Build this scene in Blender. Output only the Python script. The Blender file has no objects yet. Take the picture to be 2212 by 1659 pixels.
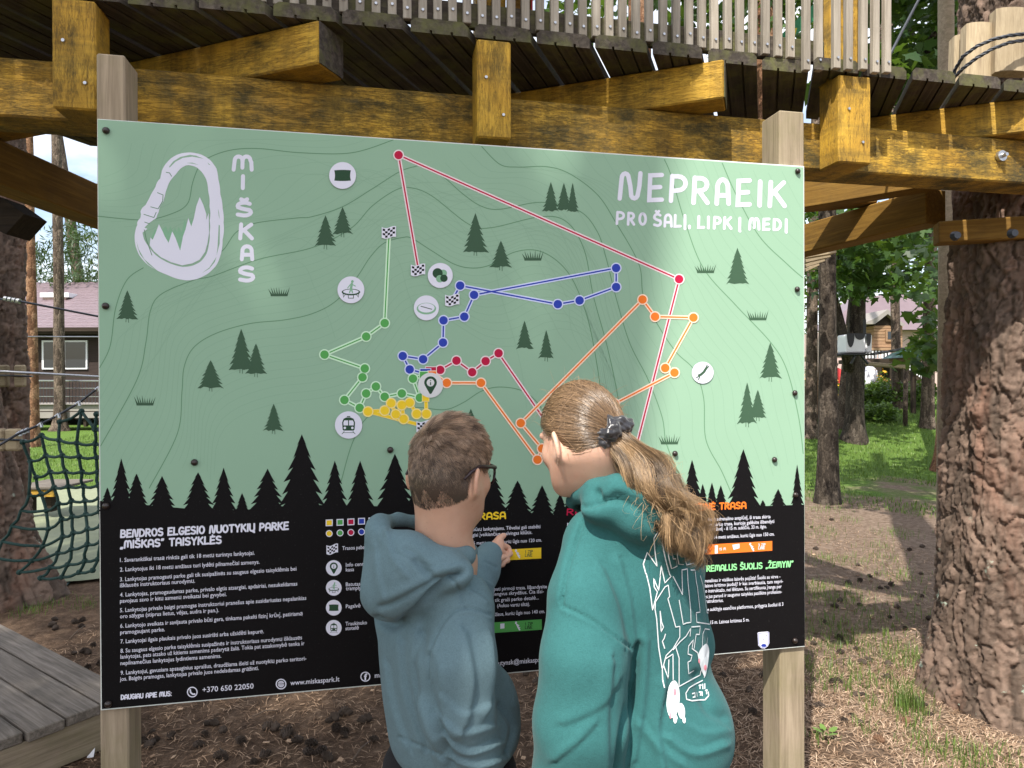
import bpy, bmesh, math, random
import numpy as np
from mathutils import Vector, Matrix, noise as mnoise
from mathutils.geometry import tessellate_polygon
from mathutils.bvhtree import BVHTree
R = math.radians
random.seed(7); rng = np.random.default_rng(7)
scn = bpy.context.scene
COL = scn.collection

# ---------------------------------------------------------------- camera
F = 1470.0; PW, PH = 2212.0, 1659.0; CAM_H = 1.5
ROLL, PITCH = 0.0032, -0.00423
cF = Vector((0, math.cos(PITCH), math.sin(PITCH)))
cU0 = Vector((0, -math.sin(PITCH), math.cos(PITCH)))
cR = Vector((1, 0, 0)) * math.cos(ROLL) - cU0 * math.sin(ROLL)
cU = Vector((1, 0, 0)) * math.sin(ROLL) + cU0 * math.cos(ROLL)
CAM = Vector((0, 0, CAM_H))
cd = bpy.data.cameras.new('camera'); cd.sensor_width = 36; cd.lens = F / PW * 36
cd.clip_end = 500; cd.clip_start = 0.05
cam = bpy.data.objects.new('camera', cd); COL.objects.link(cam)
M = Matrix.Identity(4)
for i in range(3):
    M[i][0] = cR[i]; M[i][1] = cU[i]; M[i][2] = -cF[i]; M[i][3] = CAM[i]
cam.matrix_world = M
scn.camera = cam

# ---------------------------------------------------------------- light
SUN_EL, SUN_AZ = R(53), R(25)       # light comes from behind the camera, a little left
wd = bpy.data.worlds.new('World'); scn.world = wd; wd.use_nodes = True
nt = wd.node_tree; bg = nt.nodes['Background']
sky = nt.nodes.new('ShaderNodeTexSky'); sky.sky_type = 'NISHITA'; sky.sun_disc = False
sky.sun_elevation = SUN_EL; sky.sun_rotation = R(180) + SUN_AZ
sky.air_density = 1.0; sky.dust_density = 2.0; sky.ozone_density = 1.0
bg.inputs[1].default_value = 0.13
# broken white summer cloud over the whole sky
wtc = nt.nodes.new('ShaderNodeTexCoord'); wmp = nt.nodes.new('ShaderNodeMapping'); wmp.inputs['Scale'].default_value = (1, 1, 2.2)
wnz = nt.nodes.new('ShaderNodeTexNoise'); wnz.inputs['Scale'].default_value = 2.6; wnz.inputs['Detail'].default_value = 7; wnz.inputs['Roughness'].default_value = 0.6
wrp = nt.nodes.new('ShaderNodeValToRGB'); wrp.color_ramp.elements[0].position = 0.36; wrp.color_ramp.elements[1].position = 0.6
wmx = nt.nodes.new('ShaderNodeMix'); wmx.data_type = 'RGBA'; wmx.inputs[7].default_value = (6.2, 6.3, 6.6, 1)
nt.links.new(wtc.outputs['Generated'], wmp.inputs[0]); nt.links.new(wmp.outputs[0], wnz.inputs['Vector']); nt.links.new(wnz.outputs[0], wrp.inputs[0]); nt.links.new(wrp.outputs[0], wmx.inputs[0])
nt.links.new(sky.outputs[0], wmx.inputs[6]); nt.links.new(wmx.outputs[2], bg.inputs[0])
sl = bpy.data.lights.new('sun', 'SUN'); sl.energy = 3.9; sl.angle = R(0.55); sl.color = (1.0, 0.95, 0.87)
sun = bpy.data.objects.new('sun', sl); COL.objects.link(sun)
SUND = Vector((math.sin(SUN_AZ) * math.cos(SUN_EL), math.cos(SUN_AZ) * math.cos(SUN_EL), -math.sin(SUN_EL)))
sun.rotation_euler = SUND.to_track_quat('-Z', 'Y').to_euler(); sun.location = (-6, -12, 20)
vs = scn.view_settings; vs.view_transform = 'Standard'; vs.look = 'None'; vs.exposure = 1.04; vs.gamma = 1.0
vs.use_curve_mapping = False
scn.cycles.max_bounces = 6; scn.cycles.use_denoising = True

# ---------------------------------------------------------------- point helpers
def ray(px, py):
    return cF + cR * ((px - PW / 2) / F) - cU * ((py - PH / 2) / F)
def P(px, py, t): return CAM + ray(px, py) * t
TH = 0.2008
SD = Vector((math.cos(TH), math.sin(TH), 0)); SN = Vector((-math.sin(TH), math.cos(TH), 0))
S0 = Vector((-1.047, 1.724, CAM_H + 0.667))       # top left corner of the panel
def at_v(px, py, v):                                # the point on the plane v metres behind the sign face
    r = ray(px, py); t = (v - (CAM - S0).dot(SN)) / r.dot(SN)
    return CAM + r * t
def uvz(u, v, z): p = S0 + SD * u + SN * v; return Vector((p.x, p.y, z))
def on_ground(px, py, h=0.0):
    r = ray(px, py); t = (h - CAM_H) / r.z; return CAM + r * t

# ---------------------------------------------------------------- scene helpers
def tag(o, label=None, cat=None, group=None, kind=None):
    if label: o['label'] = label
    if cat: o['category'] = cat
    if group: o['group'] = group
    if kind: o['kind'] = kind
    return o
def thing(name, loc, label, cat, group=None):
    o = bpy.data.objects.new(name, None); COL.objects.link(o); o.location = loc
    o.empty_display_size = 0.1
    return tag(o, label, cat, group)
def link(name, me, mat=None, parent=None, mw=None, smooth=False):
    o = bpy.data.objects.new(name, me); COL.objects.link(o)
    if mat is not None and not me.materials: me.materials.append(mat)
    if mw is not None: o.matrix_world = mw
    if parent is not None: setparent(o, parent)
    if smooth: me.polygons.foreach_set('use_smooth', np.ones(len(me.polygons), bool))
    return o
def wloc(o):
    m = o.matrix_basis.copy()
    while o.parent is not None:
        m = o.parent.matrix_basis @ o.matrix_parent_inverse @ m if False else o.parent.matrix_basis @ (o.matrix_parent_inverse @ m)
        o = o.parent
    return m
def setparent(o, p):
    o.parent = p; o.matrix_parent_inverse = wloc(p).inverted()
class MB:
    def __init__(s): s.v = []; s.f = []
    def add(s, vs, fs):
        b = len(s.v); s.v += [tuple(v) for v in vs]; s.f += [tuple(i + b for i in f) for f in fs]; return s
    def box(s, c, sx, sy, sz, m=None):
        vs = [Vector((x * sx / 2, y * sy / 2, z * sz / 2)) for z in (-1, 1) for y in (-1, 1) for x in (-1, 1)]
        if m: vs = [m @ v for v in vs]
        c = Vector(c); return s.add([v + c for v in vs], [(0, 2, 3, 1), (4, 5, 7, 6), (0, 1, 5, 4), (2, 6, 7, 3), (0, 4, 6, 2), (1, 3, 7, 5)])
    def tube(s, pts, r, n=8, caps=True):
        pts = [Vector(p) for p in pts]; k = len(pts)
        rs = r if isinstance(r, (list, tuple, np.ndarray)) else [r] * k
        vs = []; up = Vector((0.13, 0.21, 0.97)); a = None
        for i, p in enumerate(pts):
            t = (pts[min(i + 1, k - 1)] - pts[max(i - 1, 0)]).normalized()
            a = (up - t * up.dot(t)) if a is None else (a - t * a.dot(t))
            if a.length < 1e-5: a = Vector((1, 0, 0)) - t * t.x
            a.normalize(); b = t.cross(a)
            vs += [p + (a * math.cos(2 * math.pi * j / n) + b * math.sin(2 * math.pi * j / n)) * rs[i] for j in range(n)]
        fs = [(i * n + j, i * n + (j + 1) % n, (i + 1) * n + (j + 1) % n, (i + 1) * n + j) for i in range(k - 1) for j in range(n)]
        if caps: fs += [tuple(range(n - 1, -1, -1)), tuple((k - 1) * n + j for j in range(n))]
        return s.add(vs, fs)
    def poly(s, pts, holes=()):
        loops = [[Vector(p) for p in pts]] + [[Vector(p) for p in h] for h in holes]
        tris = tessellate_polygon(loops); flat = [p for l in loops for p in l]
        return s.add(flat, tris)
    def prism(s, pts, d):                       # extrude a polygon by the vector d
        n = len(pts); pts = [Vector(p) for p in pts]; d = Vector(d)
        return s.add(pts + [p + d for p in pts], [tuple(range(n - 1, -1, -1)), tuple(range(n, 2 * n))] + [(i, (i + 1) % n, n + (i + 1) % n, n + i) for i in range(n)])
    def mesh(s, name):
        me = bpy.data.meshes.new(name); me.from_pydata([tuple(v) for v in s.v], [], s.f); me.update(); return me
    def build(s, name, mat, parent=None, smooth=False, fix=True):
        me = s.mesh(name)
        if fix:
            bm = bmesh.new(); bm.from_mesh(me); bmesh.ops.recalc_face_normals(bm, faces=bm.faces); bm.to_mesh(me); bm.free()
        return link(name, me, mat, parent, None, smooth)
def np_mesh(name, v, f, smooth=True):
    me = bpy.data.meshes.new(name); v = np.asarray(v, np.float32); f = np.asarray(f, np.int32); n = f.shape[1]
    me.vertices.add(len(v)); me.vertices.foreach_set('co', v.ravel())
    me.loops.add(f.size); me.loops.foreach_set('vertex_index', f.ravel())
    me.polygons.add(len(f)); me.polygons.foreach_set('loop_start', np.arange(0, f.size, n, dtype=np.int32))
    me.polygons.foreach_set('loop_total', np.full(len(f), n, np.int32))
    me.update(calc_edges=True)
    if smooth: me.polygons.foreach_set('use_smooth', np.ones(len(f), bool))
    return me
def bar_mesh(L, w, h, bev=0.003, jit=0.0, seed=0):
    me = bpy.data.meshes.new('bar'); bm = bmesh.new(); bmesh.ops.create_cube(bm, size=1)
    for v in bm.verts: v.co = Vector((v.co.x * L, v.co.y * w, v.co.z * h))
    if jit:
        rr = random.Random(seed)
        for v in bm.verts: v.co += Vector((rr.uniform(-jit, jit), rr.uniform(-jit, jit), rr.uniform(-jit, jit)))
    if bev: bmesh.ops.bevel(bm, geom=list(bm.edges), offset=bev, segments=1, affect='EDGES')
    bm.to_mesh(me); bm.free(); return me
def bar(name, p0, p1, w, h, mat, parent=None, up=(0, 0, 1), bev=0.003, jit=0.0, me=None, ext=0):
    p0, p1 = Vector(p0), Vector(p1); x = (p1 - p0).normalized(); p0 = p0 - x * ext; p1 = p1 + x * ext
    L = (p1 - p0).length; u = Vector(up); y = u.cross(x).normalized(); z = x.cross(y); c = (p0 + p1) / 2
    m = Matrix(((x.x, y.x, z.x, c.x), (x.y, y.y, z.y, c.y), (x.z, y.z, z.z, c.z), (0, 0, 0, 1)))
    me = me or bar_mesh(L, w, h, bev, jit, random.random()); return link(name, me, mat, parent, m)

# ---------------------------------------------------------------- material helpers
class N:
    def __init__(s, name):
        s.m = bpy.data.materials.new(name); s.m.use_nodes = True; s.t = s.m.node_tree; s.b = s.t.nodes['Principled BSDF']
        s.tc = s.t.nodes.new('ShaderNodeTexCoord')
    def n(s, typ, **kw):
        x = s.t.nodes.new('ShaderNode' + typ)
        for k, v in kw.items():
            if k.startswith('_'): setattr(x, k[1:], v)
            else:
                key = int(k[1:]) if k[0] == 'i' and k[1:].isdigit() else k.replace('__', ' ')
                if hasattr(v, 'is_output') or isinstance(v, bpy.types.NodeSocket): s.t.links.new(v, x.inputs[key])
                else: x.inputs[key].default_value = v
        return x
    def map(s, sc=(1, 1, 1), co='Object', rot=(0, 0, 0)):
        return s.n('Mapping', Vector=s.tc.outputs[co], Scale=sc, Rotation=rot).outputs[0]
    def noise(s, vec, sc=5, det=4, rough=0.6, dist=0.0):
        return s.n('TexNoise', Vector=vec, Scale=sc, Detail=det, Roughness=rough, Distortion=dist).outputs[0]
    def ramp(s, fac, stops):
        x = s.n('ValToRGB', Fac=fac); e = x.color_ramp.elements
        while len(e) < len(stops): e.new(0.5)
        for i, (p, c) in enumerate(stops):
            e[i].position = p; e[i].color = tuple(c) + (1,) if len(c) == 3 else c
        return x.outputs[0]
    def mix(s, fac, a, b, mode='MIX'):
        x = s.t.nodes.new('ShaderNodeMix'); x.data_type = 'RGBA'; x.blend_type = mode
        for i, v in ((0, fac), (6, a), (7, b)):
            if isinstance(v, bpy.types.NodeSocket): s.t.links.new(v, x.inputs[i])
            else: x.inputs[i].default_value = (tuple(v) + (1,) if isinstance(v, (tuple, list)) and len(v) == 3 else v)
        return x.outputs[2]
    def math(s, op, a, b=0.5):
        x = s.t.nodes.new('ShaderNodeMath'); x.operation = op
        for i, v in ((0, a), (1, b)):
            if isinstance(v, bpy.types.NodeSocket): s.t.links.new(v, x.inputs[i])
            else: x.inputs[i].default_value = v
        return x.outputs[0]
    def bump(s, h, strength=0.3, dist=0.01):
        x = s.n('Bump', Height=h, Strength=strength, Distance=dist); s.t.links.new(x.outputs[0], s.b.inputs['Normal']); return x
    def color(s, c):
        if isinstance(c, bpy.types.NodeSocket): s.t.links.new(c, s.b.inputs['Base Color'])
        else: s.b.inputs['Base Color'].default_value = tuple(c) + (1,)
    def set(s, **kw):
        for k, v in kw.items():
            k = k.replace('__', ' ')
            if isinstance(v, bpy.types.NodeSocket): s.t.links.new(v, s.b.inputs[k])
            else: s.b.inputs[k].default_value = v
        return s
def srgb(r, g, b):
    f = lambda c: (c / 255 / 12.92) if c <= 10 else ((c / 255 + 0.055) / 1.055) ** 2.4
    return (f(r), f(g), f(b))
def plain(name, c, rough=0.6, var=0.12, sc=30, bump=0.0, metal=0.0, spec=0.5):
    n = N(name); nz = n.noise(n.map(), sc, 4)
    n.color(n.mix(n.math('MULTIPLY', nz, 1.0), tuple(x * (1 - var) for x in c), tuple(min(1, x * (1 + var)) for x in c)))
    n.set(Roughness=rough, Metallic=metal, Specular__IOR__Level=spec)
    if bump: n.bump(nz, bump, 0.005)
    return n.m
def wood(name, dark, mid, light, stain=(0.03, 0.03, 0.02), stain_amt=0.35, rough=0.8, grain=(1.5, 28, 28), bump=0.35, moss=None):
    n = N(name); oi = n.n('ObjectInfo').outputs['Random']
    off = n.n('VectorMath', _operation='ADD', i0=n.tc.outputs['Object'], i1=n.n('CombineXYZ', X=n.math('MULTIPLY', oi, 37.0), Y=n.math('MULTIPLY', oi, 11.0), Z=0.0).outputs[0]).outputs[0]
    g = n.n('Mapping', Vector=off, Scale=grain).outputs[0]
    nz = n.noise(g, 2.2, 6, 0.65, 0.6)
    c = n.ramp(nz, [(0.25, dark), (0.5, mid), (0.75, light)])
    st = n.noise(off, 3.0, 5, 0.7)
    c = n.mix(n.math('MULTIPLY', n.ramp(st, [(0.48, (0, 0, 0)), (0.72, (1, 1, 1))]), stain_amt), c, stain)
    if moss: c = n.mix(n.math('MULTIPLY', n.ramp(n.noise(off, 9, 5, 0.7), [(0.45, (0, 0, 0)), (0.62, (1, 1, 1))]), 0.8), c, moss)
    tone = n.math('ADD', n.math('MULTIPLY', oi, 0.4), 0.8)
    c = n.mix(1.0, c, n.n('CombineXYZ', X=tone, Y=tone, Z=tone).outputs[0], 'MULTIPLY')
    n.color(c); n.set(Roughness=rough, Specular__IOR__Level=0.25); n.bump(nz, bump, 0.006)
    return n.m
def yellow_paint(name, wear=0.42):
    n = N(name); oi = n.n('ObjectInfo').outputs['Random']
    off = n.n('VectorMath', _operation='ADD', i0=n.tc.outputs['Object'], i1=n.n('CombineXYZ', X=n.math('MULTIPLY', oi, 23.0), Y=oi, Z=n.math('MULTIPLY', oi, 9.0)).outputs[0]).outputs[0]
    base = n.ramp(n.noise(off, 6, 4), [(0.3, (0.36, 0.195, 0.022)), (0.5, (0.49, 0.28, 0.03)), (0.72, (0.61, 0.375, 0.046))])
    g1 = n.noise(n.n('Mapping', Vector=off, Scale=(6, 46, 46)).outputs[0], 1.7, 6, 0.75, 0.8); g2 = n.noise(n.n('Mapping', Vector=off, Scale=(2.5, 30, 30)).outputs[0], 1.3, 5, 0.7, 0.5)
    ck = n.ramp(n.math('ABSOLUTE', n.math('SUBTRACT', g1, 0.5)), [(0.0, (1, 1, 1)), (0.035, (0, 0, 0))]); ck2 = n.ramp(n.math('ABSOLUTE', n.math('SUBTRACT', g2, 0.47)), [(0.0, (1, 1, 1)), (0.012, (0, 0, 0))])
    patch = n.ramp(n.noise(off, 4.2, 6, 0.72), [(wear, (0.15, 0.15, 0.15)), (wear + 0.2, (1, 1, 1))])
    ck = n.math('MAXIMUM', n.math('MULTIPLY', ck, patch), ck2)
    c = n.mix(n.math('MULTIPLY', ck, 0.8), base, (0.1, 0.055, 0.014))
    grime = n.ramp(n.noise(n.n('Mapping', Vector=off, Scale=(1.0, 1.0, 2.2)).outputs[0], 5.5, 7, 0.78), [(wear + 0.08, (0, 0, 0)), (wear + 0.3, (1, 1, 1))])
    c = n.mix(n.math('MULTIPLY', grime, 0.92), c, (0.045, 0.038, 0.013))
    streak = n.ramp(n.noise(n.n('Mapping', Vector=off, Scale=(9, 1.2, 1.2)).outputs[0], 1.6, 5, 0.7), [(0.47, (0, 0, 0)), (0.7, (1, 1, 1))])
    c = n.mix(n.math('MULTIPLY', streak, 0.6), c, (0.05, 0.042, 0.015))
    n.color(c); n.set(Roughness=0.72, Specular__IOR__Level=0.3)
    n.bump(n.math('SUBTRACT', n.noise(n.n('Mapping', Vector=off, Scale=(18, 60, 60)).outputs[0], 2, 5, 0.7), n.math('MULTIPLY', ck, 0.5)), 0.6, 0.006)
    return n.m
MAT = {}
MAT['yellow'] = yellow_paint('yellow_paint')
MAT['yellow_beam'] = yellow_paint('yellow_paint_worn', 0.32)
MAT['ochre'] = wood('ochre_wood', (0.12, 0.062, 0.012), (0.2, 0.108, 0.02), (0.29, 0.165, 0.032), stain_amt=0.4)
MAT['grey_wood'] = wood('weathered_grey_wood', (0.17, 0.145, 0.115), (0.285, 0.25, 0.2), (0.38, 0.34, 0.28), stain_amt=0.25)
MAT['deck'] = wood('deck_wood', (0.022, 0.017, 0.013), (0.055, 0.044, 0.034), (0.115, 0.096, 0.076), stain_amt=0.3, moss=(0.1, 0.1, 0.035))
MAT['walk'] = wood('walkway_wood', (0.07, 0.058, 0.046), (0.15, 0.128, 0.105), (0.25, 0.215, 0.18), stain_amt=0.35)
MAT['post'] = wood('treated_post_wood', (0.18, 0.14, 0.095), (0.285, 0.225, 0.155), (0.385, 0.31, 0.22), stain=(0.14, 0.15, 0.04), stain_amt=0.35)
MAT['dark_wood'] = wood('dark_brown_wood', (0.015, 0.01, 0.007), (0.03, 0.02, 0.013), (0.05, 0.035, 0.022), stain_amt=0.2)
MAT['pad'] = wood('pale_pad_wood', (0.2, 0.15, 0.095), (0.31, 0.245, 0.155), (0.42, 0.34, 0.225), stain_amt=0.2, grain=(3, 30, 30))
MAT['steel'] = plain('galvanised_steel', (0.45, 0.46, 0.48), 0.35, 0.2, 60, 0.05, 0.9)
MAT['cable'] = plain('steel_cable', (0.06, 0.065, 0.075), 0.5, 0.3, 90, 0.1, 0.6)
MAT['bolt'] = plain('dark_bolt_cap', (0.022, 0.014, 0.011), 0.32, 0.3, 80)
# ================================================================ ground
def gz(x, y):
    h = 0.0
    k = min(1, max(0, (y - 10) / 8)); k = k * k * (3 - 2 * k)
    side = min(1, max(0, (x - 1.5) / 2.5)); h += 1.0 * k * side
    h += 0.012 * mnoise.noise(Vector((x * 1.3, y * 1.3, 0))) * min(1, max(0, (y - 2) / 2))
    h += 0.05 * mnoise.noise(Vector((x * 0.3, y * 0.3, 3.1))) * min(1, max(0, (y - 5) / 4))
    return h
def ground_mat():
    n = N('forest_floor'); v = n.tc.outputs['Object']
    soil = n.ramp(n.noise(v, 14, 6, 0.7), [(0.3, (0.05, 0.032, 0.022)), (0.5, (0.115, 0.075, 0.05)), (0.72, (0.21, 0.145, 0.1))])
    ned = n.noise(n.n('Mapping', Vector=v, Scale=(26, 90, 30), Rotation=(0, 0, 0.6)).outputs[0], 1.2, 4, 0.7, 1.5)
    ned2 = n.noise(n.n('Mapping', Vector=v, Scale=(90, 24, 30), Rotation=(0, 0, 0.3)).outputs[0], 1.1, 4, 0.7, 1.5)
    soil = n.mix(n.ramp(n.math('MAXIMUM', ned, ned2), [(0.55, (0, 0, 0)), (0.7, (1, 1, 1))]), soil, (0.24, 0.16, 0.1))
    sand = n.ramp(n.noise(v, 18, 6, 0.7), [(0.3, (0.1, 0.07, 0.05)), (0.5, (0.2, 0.145, 0.107)), (0.72, (0.32, 0.245, 0.185))])
    sx = n.n('SeparateXYZ', Vector=v).outputs[0]
    sm = n.math('ADD', n.n('MapRange', Value=sx, i1=0.9, i2=1.7, i3=0.0, i4=0.55).outputs[0], n.math('MULTIPLY', n.noise(v, 1.6, 4), 0.45))
    soil = n.mix(n.ramp(sm, [(0.5, (0, 0, 0)), (0.75, (1, 1, 1))]), soil, sand)
    gr = n.ramp(n.noise(n.n('Mapping', Vector=v, Scale=(30, 12, 1)).outputs[0], 3, 5, 0.75), [(0.3, (0.045, 0.085, 0.018)), (0.5, (0.09, 0.16, 0.03)), (0.75, (0.19, 0.26, 0.055))])
    sep = n.n('SeparateXYZ', Vector=v)
    patches = n.noise(v, 0.55, 5, 0.6)
    # lawn beyond about eight metres, needle litter near the sign
    far = n.n('MapRange', Value=sep.outputs[1], i1=7.0, i2=11.5, i3=-0.25, i4=0.30).outputs[0]
    left = n.n('MapRange', Value=sep.outputs[0], i1=-2.0, i2=-5.5, i3=0.0, i4=0.30).outputs[0]
    g = n.math('ADD', n.math('ADD', patches, far), left)
    c = n.mix(n.ramp(g, [(0.46, (0, 0, 0)), (0.58, (1, 1, 1))]), soil, gr)
    n.color(c); n.set(Roughness=0.95, Specular__IOR__Level=0.1)
    n.bump(n.math('ADD', n.noise(v, 45, 5, 0.75), ned), 0.8, 0.02)
    return n.m
MAT['ground'] = ground_mat()
def grid_axis(a, b, fine_a, fine_b, fine, coarse):
    out = list(np.arange(a, fine_a, coarse)) + list(np.arange(fine_a, fine_b, fine)) + list(np.arange(fine_b, b + coarse, coarse)); return out
xs = grid_axis(-150, 150, -8, 12, 0.2, 6); ys = grid_axis(-60, 240, -2, 30, 0.2, 6)
gv = [(x, y, gz(x, y)) for y in ys for x in xs]; W_ = len(xs)
gf = [(j * W_ + i, j * W_ + i + 1, (j + 1) * W_ + i + 1, (j + 1) * W_ + i) for j in range(len(ys) - 1) for i in range(W_ - 1)]
g_ = link('ground', np_mesh('ground', gv, gf), MAT['ground']); tag(g_, kind='structure')

def base_at(px, py):
    r = ray(px, py); t = 2.0
    for _ in range(4000):
        p = CAM + r * t
        if p.z <= gz(p.x, p.y): return Vector((p.x, p.y, gz(p.x, p.y)))
        t += 0.02
    return p
# ================================================================ tree-top platform above the sign
plat = thing('treetop_platform', uvz(1.0, 0.3, 2.24), 'raised yellow-beamed wooden platform with slat railing above the map sign', 'platform')
BZ0, BZ1, DZ0, DZ1 = 2.245, 2.41, 2.54, 2.582
VB = 0.25
bar('front_beam', uvz(-1.25, VB + 0.07, (BZ0 + BZ1) / 2), uvz(3.5, VB + 0.07, (BZ0 + BZ1) / 2), 0.14, BZ1 - BZ0, MAT['yellow_beam'], plat, bev=0.006)
def zbar(name, p0, p1, z0, z1, w, mat, bev=0.005):
    return bar(name, (p0[0], p0[1], (z0 + z1) / 2), (p1[0], p1[1], (z0 + z1) / 2), w, z1 - z0, mat, plat, bev=bev)
zbar('side_beam', (-1.98, 2.0), (-1.9, 5.0), BZ0 - 0.004, BZ1 - 0.004, 0.13, MAT['ochre'])
zbar('side_beam', (2.02, 3.24), (1.40, 5.0), BZ0 - 0.004, BZ1 - 0.004, 0.13, MAT['ochre'])
zbar('side_beam', (2.24, 2.86), (1.10, 3.92), BZ1 - 0.03, DZ0 - 0.004, 0.11, MAT['ochre'])
zbar('rear_beam', (-2.3, 4.7), (1.9, 4.9), BZ0 - 0.01, BZ1 - 0.01, 0.13, MAT['ochre'])
zbar('bracing_beam', (1.9, 3.05), (2.75, 2.78), 2.105, 2.20, 0.09, MAT['ochre'])
bdir = Vector((0.347, 0.938, 0)); bn = Vector((0.938, -0.347, 0)); jdir = Vector((-0.938, 0.347, 0))
def at_z(px, py, z): r = ray(px, py); return CAM + r * ((z - CAM_H) / r.z)
for (px, py, L) in ((715, 158, 1.7), (1566, 228, 2.6), (2330, 285, 1.6)):
    e = at_z(px, py, BZ1)
    jo = zbar('joist', e, e + jdir * L, BZ1 + 0.003, DZ0 - 0.002, 0.12, MAT['yellow'])
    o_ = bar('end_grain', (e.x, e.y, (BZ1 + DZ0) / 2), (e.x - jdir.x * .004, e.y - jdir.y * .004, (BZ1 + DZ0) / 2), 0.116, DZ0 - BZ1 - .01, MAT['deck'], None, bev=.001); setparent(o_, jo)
for k, (x, y, L) in enumerate(((1.9, 3.55, 3.4), (1.75, 4.15, 3.6), (-0.4, 2.95, 1.9))):
    e = Vector((x, y, 0)); zbar('joist', e, e + jdir * L, BZ1 + 0.003, DZ0 - 0.002, 0.1, MAT['ochre'])
# deck boards, each its own plank with two grooves under it
VF = 0.14
def on_front(c, v):                       # point with bn-coordinate c on the line v
    # p = S0 + SD*u + SN*v ; p.bn = c
    b0 = (S0 + SN * v).xy.dot(bn.xy); u = (c - b0) / SD.xy.dot(bn.xy); q = S0 + SD * u + SN * v; return Vector((q.x, q.y, 0)), u
pitch, bw = 0.163, 0.1495
c0 = (S0 + SD * -1.6).xy.dot(bn.xy)
rr = random.Random(3)
for i in range(27):
    c = c0 + i * pitch; _, u = on_front(c + bw / 2, VF)
    if u > 3.35: break
    if 2.13 < u < 2.27: continue_gap = True
    L = 2.7
    if u > 2.15: L = 0.46
    elif u > 1.7: L = 1.35
    elif u > 1.2: L = 2.2
    if u < -0.9: L = 1.5
    if u < -1.3: L = 0.9
    jz = rr.uniform(-0.003, 0.003); jv = rr.uniform(-0.006, 0.008)
    a, b_ = c + rr.uniform(0, 0.003), c + bw - rr.uniform(0, 0.003)
    if 1.98 < u < 2.16: jv += 0.02          # the plank by the corner post starts further back
    g1, g2, gw, gd = a + 0.047, a + 0.1, 0.007, 0.009
    prof = [(a, DZ0), (g1, DZ0), (g1, DZ0 + gd), (g1 + gw, DZ0 + gd), (g1 + gw, DZ0), (g2, DZ0), (g2, DZ0 + gd), (g2 + gw, DZ0 + gd), (g2 + gw, DZ0), (b_, DZ0),
            (b_, DZ1 - 0.012), (b_ - 0.012, DZ1), (a + 0.012, DZ1), (a, DZ1 - 0.012)]
    fr = []; bk = []
    for (cc, z) in prof:
        q, _u = on_front(cc, VF + jv); q.z = z + jz; fr.append(q); bk.append(q + bdir * L)
    n = len(prof); mb = MB(); mb.add(fr + bk, [(k, (k + 1) % n, n + (k + 1) % n, n + k) for k in range(n)])
    caps = tessellate_polygon([fr]); mb.add(fr, caps); mb.add(bk, caps)
    # object axis along the plank so that the grain follows it
    org = fr[0]; ang = math.atan2(bdir.y, bdir.x); mw = Matrix.Translation(org) @ Matrix.Rotation(ang, 4, 'Z'); inv = mw.inverted()
    mb.v = [tuple(inv @ Vector(v)) for v in mb.v]; me = mb.mesh('deck_board')
    bm = bmesh.new(); bm.from_mesh(me); bmesh.ops.remove_doubles(bm, verts=bm.verts, dist=1e-5); bmesh.ops.recalc_face_normals(bm, faces=bm.faces); bm.to_mesh(me); bm.free()
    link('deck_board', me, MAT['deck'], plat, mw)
# railing posts
scr_me = MB().tube([(0, 0, 0), (0, 0.003, 0)], [0.0042, 0.0036], 8).mesh('screw'); scr_me.materials.append(MAT['steel'])
def screw(p, parent, s=1.0, name='screw'):
    o = link(name, scr_me, None, None, Matrix.Translation(p) @ Matrix.Rotation(TH + math.pi, 4, 'Z') @ Matrix.Scale(s, 4)); setparent(o, parent); return o
for (x0, x1) in ((112, 207), (1031, 1104), (1812, 1882)):
    u0 = (at_v(x0, 200, VF) - S0).dot(SD); u1 = (at_v(x1, 200, VF) - S0).dot(SD); uc = (u0 + u1) / 2; w = u1 - u0
    po = bar('railing_post', uvz(uc, (VF + VB) / 2 - 0.002, 2.238), uvz(uc, (VF + VB) / 2 - 0.002, 2.535), VB - VF - 0.004, w, MAT['yellow'], plat, up=SD, bev=0.005)
    ub = bar('railing_post', uvz(uc, 0.226, 2.537), uvz(uc, 0.226, 3.55), 0.07, w * 0.9, MAT['yellow'], plat, up=SD, bev=0.004)
    for du, z in ((-0.025, 2.42), (0.028, 2.31)): screw(uvz(uc + du, VF - 0.001, z), po, 1.25, 'bolt')
# balusters
bal_me = {}
L1 = 0.93
me_b = bar_mesh(L1, 0.019, 0.0255, 0.002); me_b.materials.append(MAT['grey_wood'])
me_c = bar_mesh(L1 + 0.045, 0.019, 0.0255, 0.002); me_c.materials.append(MAT['grey_wood'])
u = 0.28; k = 0
rr = random.Random(5)
while u < 2.40:
    low = u > 2.08; zb = (2.54 if low else 2.585) + rr.uniform(-0.004, 0.004); vv = 0.1645 if not low else 0.145
    if low and 2.2 < u: vv = 0.118
    tilt = rr.uniform(-0.006, 0.006)
    b = bar('baluster', uvz(u, vv, zb), uvz(u + tilt, vv, zb + (L1 + 0.045 if low else L1)), 0.019, 0.0255, None, plat, up=SD, me=me_c if low else me_b)
    screw(uvz(u, vv - 0.0105, zb + 0.032 + rr.uniform(-.004, .004)), b, 1.15)
    u += 0.0455 + rr.uniform(-0.002, 0.002)
    if abs(u - 2.3) < 0.03: u += 0.01
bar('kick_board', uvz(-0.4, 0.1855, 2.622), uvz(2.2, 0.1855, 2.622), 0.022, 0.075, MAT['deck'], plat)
bar('top_rail', uvz(-0.4, 0.185, 3.535), uvz(2.42, 0.185, 3.535), 0.09, 0.035, MAT['grey_wood'], plat)
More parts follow.
